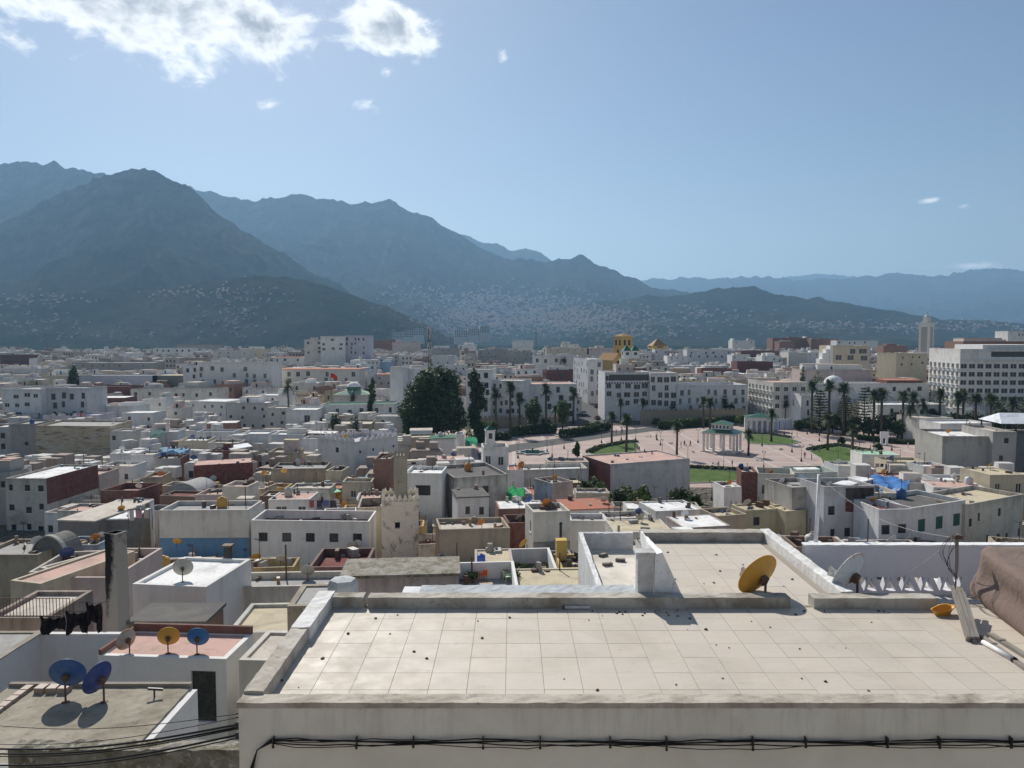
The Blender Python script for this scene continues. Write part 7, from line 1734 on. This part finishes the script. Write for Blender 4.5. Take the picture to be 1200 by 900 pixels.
# ------------------------------------------------------------------ near left roofs, chimney, vault, cables
def nearleft():
    z = 23.0; a, b = atZ(20, 819, z), atZ(200, 815, z); yb = 21.4; yf = 17.3
    root = empty('concrete_roof_house', (-11.4, 19.4, 14), 0, 'house with a weathered concrete roof carrying two blue dishes', 'house', 'houses of the old town'); O = Vector((11.4, -19.4, -14))
    mb = MB(); jit_box(mb, -14.4, -9.2, yf, yb, 14, z, 20, 16, .012, 5); add('roof_slab', mb.mesh('roof_slab', ['mossy_concrete']), root, O)
    mb = MB(); mb.box(-9.2, -9.0, yf, yb, 14, z - .06); add('side_wall', mb.mesh('side_wall', ['plaster']), root, O, color=(.74, .73, .72, .15))
    mb = MB(); mb.box(-14.4, -9.2, yb + .002, yb + .14, z - .3, z + .10); add('back_kerb', mb.mesh('back_kerb', ['worn_coping']), root, O, color=(.3, .27, .23, .8))
    rs = random.Random(3)
    for i in range(9):
        t = i / 8; x, y = -13.75 + .03 * t, 21.2 - 2.6 * t; m = MB(); m.box(-.11, .11, -.14, .14, 0, .11); add('brick', m.mesh('brick', ['paint']), root, O + Vector((x, y, z - .005)), color=(.34, .25, .20, .5), rz=rs.uniform(-.1, .1))
    for i in range(3): m = MB(); m.box(-.13, .13, -.15, .15, 0, .16); add('brick', m.mesh('brick', ['paint']), root, O + Vector((-13.3 + .33 * i, 21.15, z - .005)), color=(.36, .28, .22, .5), rz=rs.uniform(-.08, .08))
    mb = MB(); mb.box(-14.4, -10.6, 17.0, 17.28, 14, z + .12); add('front_parapet', mb.mesh('front_parapet', ['plaster']), root, O, color=(.56, .58, .60, .5))
    # courtyard wall behind
    root = empty('yard_wall', (-17, 31, 14), 0, 'tall smooth white yard wall left of the white room', 'wall'); O = Vector((17, -31, -14)); zt = atY(80, 743, 32).z
    mb = MB(); mb.box(-20.1, -16.6, 32.0, 32.25, 12, zt); add('back_wall', mb.mesh('back_wall', ['plaster']), root, O, color=(.72, .71, .70, .12)); mb = MB(); mb.box(-20.3, -20.1, 24.0, 32.25, 12, zt + .002); add('side_wall', mb.mesh('side_wall', ['plaster']), root, O, color=(.74, .73, .76, .12))
    mb = MB(); jit_box(mb, -20.35, -20.05, 24, 32.3, zt + .003, zt + .05, 2, 30, .01, 7); add('coping', mb.mesh('coping', ['worn_coping']), root, O, color=(.35, .32, .28, .6))
    h = house_world(-23.2, 29.5, 5.6, 7.0, 0, zt - .25, 's', 'G', None, par=.05, dirt=.9, base=12, label='rough rubble-walled roof left of the tall white yard wall'); fit(h, 0, 30, 750, 800)
    h = B(-30, 44, 724, 745, 4, 0, 's', 'B', None, Y=36, dirt=1, par=.2, wcol=(.42, .33, .28), label='flaking red-brown stone wall roof at the left edge')
    # rail fence and dark laundry
    zf = atY(20, 724, 36.3).z; root = empty('rail_fence', (-22, 36.2, zf), 0, 'thin iron rail fence on the flaking stone roof', 'fence')
    for i in range(30): m = MB() if i == 0 else m; 
    m = MB(); m.box(-.012, .012, -.012, .012, 0, 1.0); me = m.mesh('bar', ['rusty_metal'])
    for i in range(26): add('bar', me, root, (-3.6 + i * .16 + .5, 0, 0))
    for z_ in (.12, .98): m = MB(); m.box(-3.2, .75, -.015, .015, z_, z_ + .03); add('rail', m.mesh('rail', ['rusty_metal']), root)
    for i, (x0, x1, yt, yb, lab) in enumerate(((46, 76, 722, 742, 'black blanket drying over the white yard wall'), (76, 102, 716, 742, 'dark clothes bunched on the yard wall line'), (100, 119, 706, 738, 'dark trousers hanging beside the sooty chimney'))):
        A_, B_ = atY(x0, yt, 31.8), atY(x1, yt - 3, 31.8); root = empty('laundry', A_, 0, lab, 'laundry', 'laundry on the yard wall'); Hh = A_.z - atY(x0, yb, 31.8).z; m = MB(); n = 14
        for a in range(n + 1):
            for b in range(5): t = a / n; m.v.append(((B_.x - A_.x) * t, .10 * math.sin(t * 19 + b * .8) + .05 * math.sin(t * 37), -Hh * b / 4 * (.8 + .25 * math.sin(t * 7 + i)) - .12 * math.sin(3.14 * t)))
        for a in range(n):
            for b in range(4): m.f.append((a * 5 + b, a * 5 + b + 1, (a + 1) * 5 + b + 1, (a + 1) * 5 + b)); m.m.append(0)
        add('cloth', m.mesh('cloth', ['cloth'], True), root, color=(.012, .013, .02, .1)); m = MB(); m.tube([(-.3, 0, .02), ((B_.x - A_.x) * .5, 0, -.05), (B_.x - A_.x + .3, 0, .05)], .01, 4); add('line', m.mesh('line', ['dark_metal']), root)
    # sooty chimney
    Y = 36.0; P = atY(134, 741, Y); T = atY(134, 628, Y); H = T.z - P.z; root = empty('chimney', (P.x, P.y + .4, P.z - .4), R(-18), 'tall square chimney stack blackened with soot', 'chimney'); mb = MB(); rs = random.Random(5); w = .33
    ring = []
    for k in range(13):
        z = (H + .4) * k / 12; s_ = w * (1.12 - .10 * k / 12); ring.append(len(mb.v))
        for x, y in ((-1, -1), (1, -1), (1, 1), (-1, 1)): mb.v.append((x * s_ + rs.uniform(-.015, .015), y * s_ + rs.uniform(-.015, .015), z))
    for k in range(12):
        for i in range(4): j = (i + 1) % 4; mb.f.append((ring[k] + i, ring[k] + j, ring[k + 1] + j, ring[k + 1] + i)); mb.m.append(0)
    add('stack', mb.mesh('stack', ['sooty_render']), root); m = MB(); q = H + .4; m.box(-w - .03, w + .03, -w - .03, -w + .08, q, q + .08); m.box(-w - .03, w + .03, w - .08, w + .03, q, q + .08); m.box(-w - .03, -w + .08, -w + .081, w - .081, q, q + .08); m.box(w - .08, w + .03, -w + .081, w - .081, q, q + .08); add('rim', m.mesh('rim', ['sooty_render']), root)
    m = MB(); m.box(-w + .05, w - .05, -w + .05, w - .05, q - .4, q - .3); add('flue', m.mesh('flue', ['dark_void']), root)
    LANDM.append(('the sooty chimney', P.x, P.y))
    # second dark flue on the white wall
    p = atY(268, 682, 48); t = atY(268, 640, 48).z - p.z; o = empty('flue_pipe', (p.x, p.y, p.z - .5), 0, 'dark rectangular metal flue beside the long yard wall', 'flue'); m = MB(); m.box(-.2, .2, -.2, .2, 0, t + .5); add('pipe', m.mesh('pipe', ['dark_metal']), o); m = MB(); m.box(-.3, .3, -.3, .3, t + .502, t + .6); add('cap', m.mesh('cap', ['rusty_metal']), o)
    # half-round concrete vaults
    def vault(px, yb, yt, wpx, Y, L, lab, col):
        p = atY(px, yb, Y); H = atY(px, yt, Y).z - p.z; r_ = wpx / 900 * Y / 2; root = empty('concrete_vault', (p.x, Y, p.z - 1.5), R(-8), lab, 'vault'); m = MB(); n = 16; pr = [(r_ * math.cos(math.pi * i / n), 1.5 + H * math.sin(math.pi * i / n)) for i in range(n + 1)]; pr = [(r_, 0)] + pr + [(-r_, 0)]
        k = len(pr); m.v = [(x, 0, z) for x, z in pr] + [(x, L, z) for x, z in pr]
        for i in range(k - 1): m.f.append((i, i + 1, k + i + 1, k + i)); m.m.append(0)
        m.f.append(tuple(range(k))[::-1]); m.m.append(0); m.f.append(tuple(range(k, 2 * k))); m.m.append(0)
        add('shell', m.mesh('shell', ['plaster']), root, color=(*col, .6)); m = MB(); pin = [(x * 1.07, (z - 1.5) * 1.07 + 1.5) for x, z in pr[1:-1]]; q = pr[1:-1]
        for i in range(len(q) - 1):
            for y in (-.12,): m.face([(q[i][0], y, q[i][1]), (q[i + 1][0], y, q[i + 1][1]), (pin[i + 1][0], y, pin[i + 1][1]), (pin[i][0], y, pin[i][1])]); m.face([(pin[i][0], -.12, pin[i][1]), (pin[i + 1][0], -.12, pin[i + 1][1]), (pin[i + 1][0], .3, pin[i + 1][1]), (pin[i][0], .3, pin[i][1])])
        add('rim', m.mesh('rim', ['plaster']), root, color=(.42, .41, .38, .4))
    vault(58, 655, 629, 44, 66, 2.2, 'dark concrete vault with a pale rim at the foot of the stained grey house', (.13, .13, .125)); vault(214, 586, 567, 44, 122, 6, 'grey barrel vault roof below the long maroon house', (.42, .42, .42))
    # wall at the bottom edge
    root = empty('garden_wall', (-6.2, 15.4, 12), 0, 'grimy wall with a mossy top and faded red paint at the foot of the terrace', 'wall'); zt = atY(225, 876, 15.6).z; mb = MB(); jit_box(mb, -10.5, -4.02, 15.5, 15.9, 12, zt, 40, 3, .03, 44); mb.v = [(x + 6.2, y - 15.4, z - 12) for x, y, z in mb.v]; add('wall', mb.mesh('wall', ['mossy_roof']), root)
    mb = MB(); mb.box(-7.9 + 6.2, -6.6 + 6.2, .085, .12, 0, zt - 12 - .42); add('red_paint', mb.mesh('red_paint', ['plaster']), root, color=(.34, .09, .08, .5))
    # overhead cables between the houses
    for i, (y0, y1, r_, lab) in enumerate([(877, 848, .018, 'thick'), (883, 851, .016, 'upper twin'), (886, 853, .010, 'thin'), (897, 860, .018, 'lower thick'), (900, 864, .010, 'lower thin'), (849, 836, .006, 'fine upper'), (872, 840, .006, 'fine slanting')]):
        a, b = atY(-20, y0, 14.6), atY(283, y1, 11.2); root = empty('overhead_cable', a, 0, f'{lab} black overhead cable crossing to the terrace wall', 'cable', 'overhead cables'); m = MB(); d = b - a
        m.tube([d * t - Vector((0, 0, .16 * math.sin(3.14 * t))) for t in np.linspace(0, 1, 20)], r_, 5); add('strand', m.mesh('strand', ['black_rubber'], True), root)
        m = MB(); m.tube([d * .985, d * 1.0], r_ * 2, 6); add('clamp', m.mesh('clamp', ['dark_metal']), root)
    # broken aerial on the concrete roof house
    p = atZ(181, 817, 23.0); o = empty('tap_cross', (p.x, p.y, 23.0), R(10), 'small bent metal aerial stub on the roof edge', 'aerial'); m = MB(); m.tube([(0, 0, 0), (0, 0, .26)], .025, 6); add('stem', m.mesh('stem', ['dark_metal']), o); m = MB(); m.box(-.2, .2, -.03, .03, .2, .26); add('bar', m.mesh('bar', ['dark_metal']), o, rot=(0, R(8), 0))
def _mc(nt, b):
    g = G(nt); v = g.obj(); c = g.mix(g.ramp(g.noise(v, .9, 7, .65, .5), .35, .65), (.38, .345, .28), (.24, .215, .165)); c = g.mix(g.ramp(g.noise(v, 6, 6, .7), .56, .72, 0, .7), c, (.11, .10, .08)); g.L(c, b.inputs['Base Color']); g.bump(g.noise(v, 9, 6, .65), .4, .03, b)
mat('mossy_concrete', rough=.95, spec=.1, fn=_mc)
nearleft()

# ------------------------------------------------------------------ tarpaulins, laundry and clutter on the roofs
def tarp(px, z, lab, col, hang=.5, name='tarpaulin', seed=1):
    P = pz(px, z); c = sum(P, Vector()) / 4; root = empty(name, (c.x, c.y, z - 1), 0, lab, 'tarpaulin'); m = MB(); n = 14; rs = random.Random(seed)
    for a in range(n + 1):
        for b in range(n + 1):
            u, v = a / n, b / n; p = P[0].lerp(P[1], u).lerp(P[3].lerp(P[2], u), v) - c
            m.v.append((p.x, p.y, 1 - hang * math.sin(3.14 * u) * .6 * math.sin(3.14 * v) + .18 * math.sin(u * 13 + v * 5 + seed) + .14 * math.sin(v * 17 - u * 7) - (.8 if v < .08 else 0)))
    for a in range(n):
        for b in range(n): k = a * (n + 1) + b; m.f.append((k, k + n + 1, k + n + 2, k + 1)); m.m.append(0)
    add('sheet', m.mesh('sheet', ['cloth'], True), root, color=(*col, .15))
    for p in P: q = p - c; m = MB(); m.tube([(q.x * .95, q.y * .95, -2), (q.x * .95, q.y * .95, .9)], .05, 5); add('post', m.mesh('post', ['rusty_metal']), root)
tarp([(1022, 570), (1062, 574), (1066, 562), (1020, 556)], 12.6, 'crumpled bright blue tarpaulin over a roof terrace', (.06, .20, .48)); tarp([(1028, 579), (1050, 581), (1052, 572), (1032, 570)], 13.0, 'smaller faded blue tarpaulin beside the cluttered beige roof', (.16, .32, .55), seed=4)
tarp([(594, 582), (614, 582), (614, 572), (594, 571)], 9.0, 'vivid green tarpaulin screen beside the grimy cream house', (.01, .32, .10), .2, seed=5); tarp([(545, 517), (560, 518), (558, 512), (545, 513)], 8.0, 'green market awning by the small mosque', (.02, .28, .15), .2, seed=6)
tarp([(185, 530), (222, 529), (222, 525), (186, 525)], 8.5, 'light blue plastic sheeting across a cluttered roof', (.26, .46, .60), .3, seed=7); tarp([(408, 571), (432, 562), (430, 556), (405, 566)], 8.6, 'pale blue-grey plastic sheet below the zigzag merlon house', (.38, .48, .55), .3, seed=8)
tarp([(176, 511), (195, 507), (194, 502), (176, 505)], 8.8, 'dark green shade cloth on a white house roof', (.06, .14, .13), .2, seed=9); tarp([(480, 556), (502, 553), (502, 549), (478, 551)], 10.6, 'blue-white cloth line on the roof right of the minaret', (.42, .46, .65), .4, seed=10)
def wash(px0, px1, py, Y, lab, seed):
    rs = random.Random(seed); A_, B_ = atY(px0, py, Y), atY(px1, py, Y); root = empty('washing_line', A_, 0, lab, 'washing line', 'washing lines on the roofs'); d = B_ - A_; m = MB(); m.tube([(0, 0, 0), d * .5 - Vector((0, 0, .12)), d], .015, 4); add('line', m.mesh('line', ['dark_metal']), root)
    x = .1
    for e in (0, 1): m = MB(); m.tube([d * e + Vector((0, 0, -2.2)), d * e + Vector((0, 0, .1))], .04, 5); add('pole', m.mesh('pole', ['rusty_metal']), root)
    while x < d.length - .7:
        w, hh = rs.uniform(.5, 1.0), rs.uniform(.6, 1.3); m = MB(); n = 6
        for a in range(n + 1):
            for b in range(3): m.v.append((x + w * a / n, .07 * math.sin(a * 1.7 + b), -.06 - hh * b / 2))
        for a in range(n):
            for b in range(2): m.f.append((a * 3 + b, a * 3 + b + 1, a * 3 + b + 4, a * 3 + b + 3)); m.m.append(0)
        add('garment', m.mesh('garment', ['cloth'], True), root, color=(*rs.choice([(.6, .6, .62), (.1, .13, .3), (.4, .08, .08), (.5, .45, .4), (.05, .05, .07), (.55, .3, .35)]), .1)); x += w + rs.uniform(.05, .4)
wash(150, 178, 597, 84, 'washing line with dark and white clothes left of the blue-footed wall', 1); wash(345, 372, 537, 150, 'washing line of bright clothes beside the zigzag merlon house', 2); wash(362, 400, 586, 106, 'washing line before the green tin canopy', 3)
wash(1026, 1046, 543, 142, 'washing line of red and white cloths by the mint-green roof', 4); wash(285, 312, 566, 120, 'washing line with pink cloth right of the long maroon house', 5); wash(60, 100, 484, 225, 'washing line on the roofs before the grey apartment block', 6); wash(196, 226, 522, 165, 'washing line before the light blue sheeting', 7)
def aerials():
    rs = random.Random(31); me = MB(); me.tube([(0, 0, 0), (0, 0, 2.6)], .03, 5); mast_ = me.mesh('mast', ['dark_metal']); el = MB(); el.tube([(-.6, 0, 2.5), (.6, 0, 2.5)], .018, 4)
    for i in range(7): el.tube([(-.55 + .18 * i, -.3 + .02 * i, 2.52), (-.55 + .18 * i, .3 - .02 * i, 2.52)], .012, 4)
    el = el.mesh('elements', ['dark_metal']); n = 0
    for h in HOUSES:
        if 'zr' not in h or not (50 < h['cy'] < 420) or rs.random() > .16 or n > 45: continue
        n += 1; o = empty('tv_aerial', (h['cx'] + rs.uniform(-.3, .3) * h['w'], h['cy'] + rs.uniform(-.2, .3) * h['d'], h['zr']), rs.uniform(0, 6), 'thin dark television aerial standing on a flat roof', 'aerial', 'television aerials'); add('mast', mast_, o); add('elements', el, o)
aerials()

# ------------------------------------------------------------------ villages on the mountain slopes
def villages():
    rs = np.random.default_rng(4); Yl = np.geomspace(1000, 9000, 420); items = []
    C = [(600, 368, 110, 24, 1100), (680, 378, 90, 16, 420), (545, 380, 60, 16, 320), (270, 382, 44, 28, 90), (285, 350, 60, 14, 45), (215, 345, 60, 7, 50), (40, 352, 80, 10, 55), (30, 380, 60, 14, 45), (130, 392, 80, 8, 35), (700, 372, 60, 12, 110), (800, 372, 90, 14, 90), (960, 382, 90, 7, 90), (1060, 386, 70, 6, 80), (480, 345, 50, 10, 45), (560, 350, 40, 8, 60), (1150, 383, 50, 6, 60), (740, 392, 60, 5, 80)]
    for cx, cy, sx, sy, n in C:
        for _ in range(n):
            x, y = rs.normal(cx, sx * .5), rs.normal(cy, sy * .55)
            if y > 402: continue
            a, b, c = ray(x, y); z = CAMZ + c / b * Yl; hh = height(a / b * Yl, Yl); k = np.argmax(hh > z)
            if hh[k] <= z[k]: continue
            items.append((a / b * Yl[k], Yl[k], hh[k]))
    # white tower blocks on the valley floor
    items.sort(key=lambda q: q[1]); big = MB(); n = 0
    mb = MB(); mb.box(-.5, .5, -.5, .5, -.35, 1); mb.box(-.2, .25, -.2, .2, 1.001, 1.2); mb.box(-.3, -.12, -.51, -.499, .45, .7, 1); mb.box(.1, .3, -.51, -.499, .45, .7, 1); hm_ = mb.mesh('hillside_house', ['plaster', 'window_glass'])
    for i, (x, y, z) in enumerate(items):
        q = min(max(y / 2400, .75), 2.0); w, d, h_ = rs.uniform(4, 9) * q, rs.uniform(4, 7) * q, rs.uniform(2.5, 5.5) * q; t = rs.uniform(.34, .55); col = (t, t * rs.uniform(.9, .97), t * rs.uniform(.82, .95), .3) if rs.random() < .7 else (.44, .28, .22, .3)
        if i < 250: o = add('hillside_house', hm_, None, (x, y, z), rs.uniform(-.6, .6), col, scale=(w, d, h_)); tag(o, 'tiny pale house among others on the mountain slope', 'house', 'houses on the mountain slopes')
        else: M = Matrix.Translation((x, y, z)) @ Matrix.Rotation(rs.uniform(-.6, .6), 4, 'Z'); big.box(-w / 2, w / 2, -d / 2, d / 2, -4, h_, 0, M)
    o = add('hillside_villages', big.mesh('hillside_villages', ['plaster']), color=(.58, .46, .41, .3)); tag(o, 'pale speckle of village houses spread over the far mountain slopes', 'village', None, 'stuff')
    for i, (x0, x1, yt, yb) in enumerate([(459, 472, 389, 396), (472, 484, 387, 396), (484, 497, 385, 396), (532, 548, 387, 396), (548, 562, 385, 395), (562, 574, 382, 393)]):
        Y = 1500; a, b = atY(x0, yb, Y), atY(x1, yt, Y); w = b.x - a.x - 1; H = b.z - a.z + 12
        house_world(a.x + w / 2, Y + 9, w, 14, .1, b.z, 'v', 'W', (6, 4, 2.0, 2.0, 'plain'), base=b.z - H, rnd=0, label='pale blue-white tower block on the valley floor below the mountains', cat='apartment block', name='tower_block', group='tower blocks in the valley')
villages()

# ------------------------------------------------------------------ the air between: one closed box of thin haze
def haze():
    mb = MB(); mb.box(-26000, 26000, -450, 15800, -125, 1200); me = mb.mesh('haze')
    m = bpy.data.materials.new('haze_air'); m.use_nodes = True; nt = m.node_tree
    for n in list(nt.nodes):
        if n.type != 'OUTPUT_MATERIAL': nt.nodes.remove(n)
    v = nt.nodes.new('ShaderNodeVolumePrincipled'); v.inputs['Color'].default_value = (.38, .66, 1.0, 1); v.inputs['Density'].default_value = 0.00009; v.inputs['Anisotropy'].default_value = 0.3
    nt.links.new(v.outputs[0], nt.nodes['Material Output'].inputs['Volume']); me.materials.append(m)
    o = add('haze', me); o['kind'] = 'stuff'; o['label'] = 'thin blue haze filling the valley air'
haze()
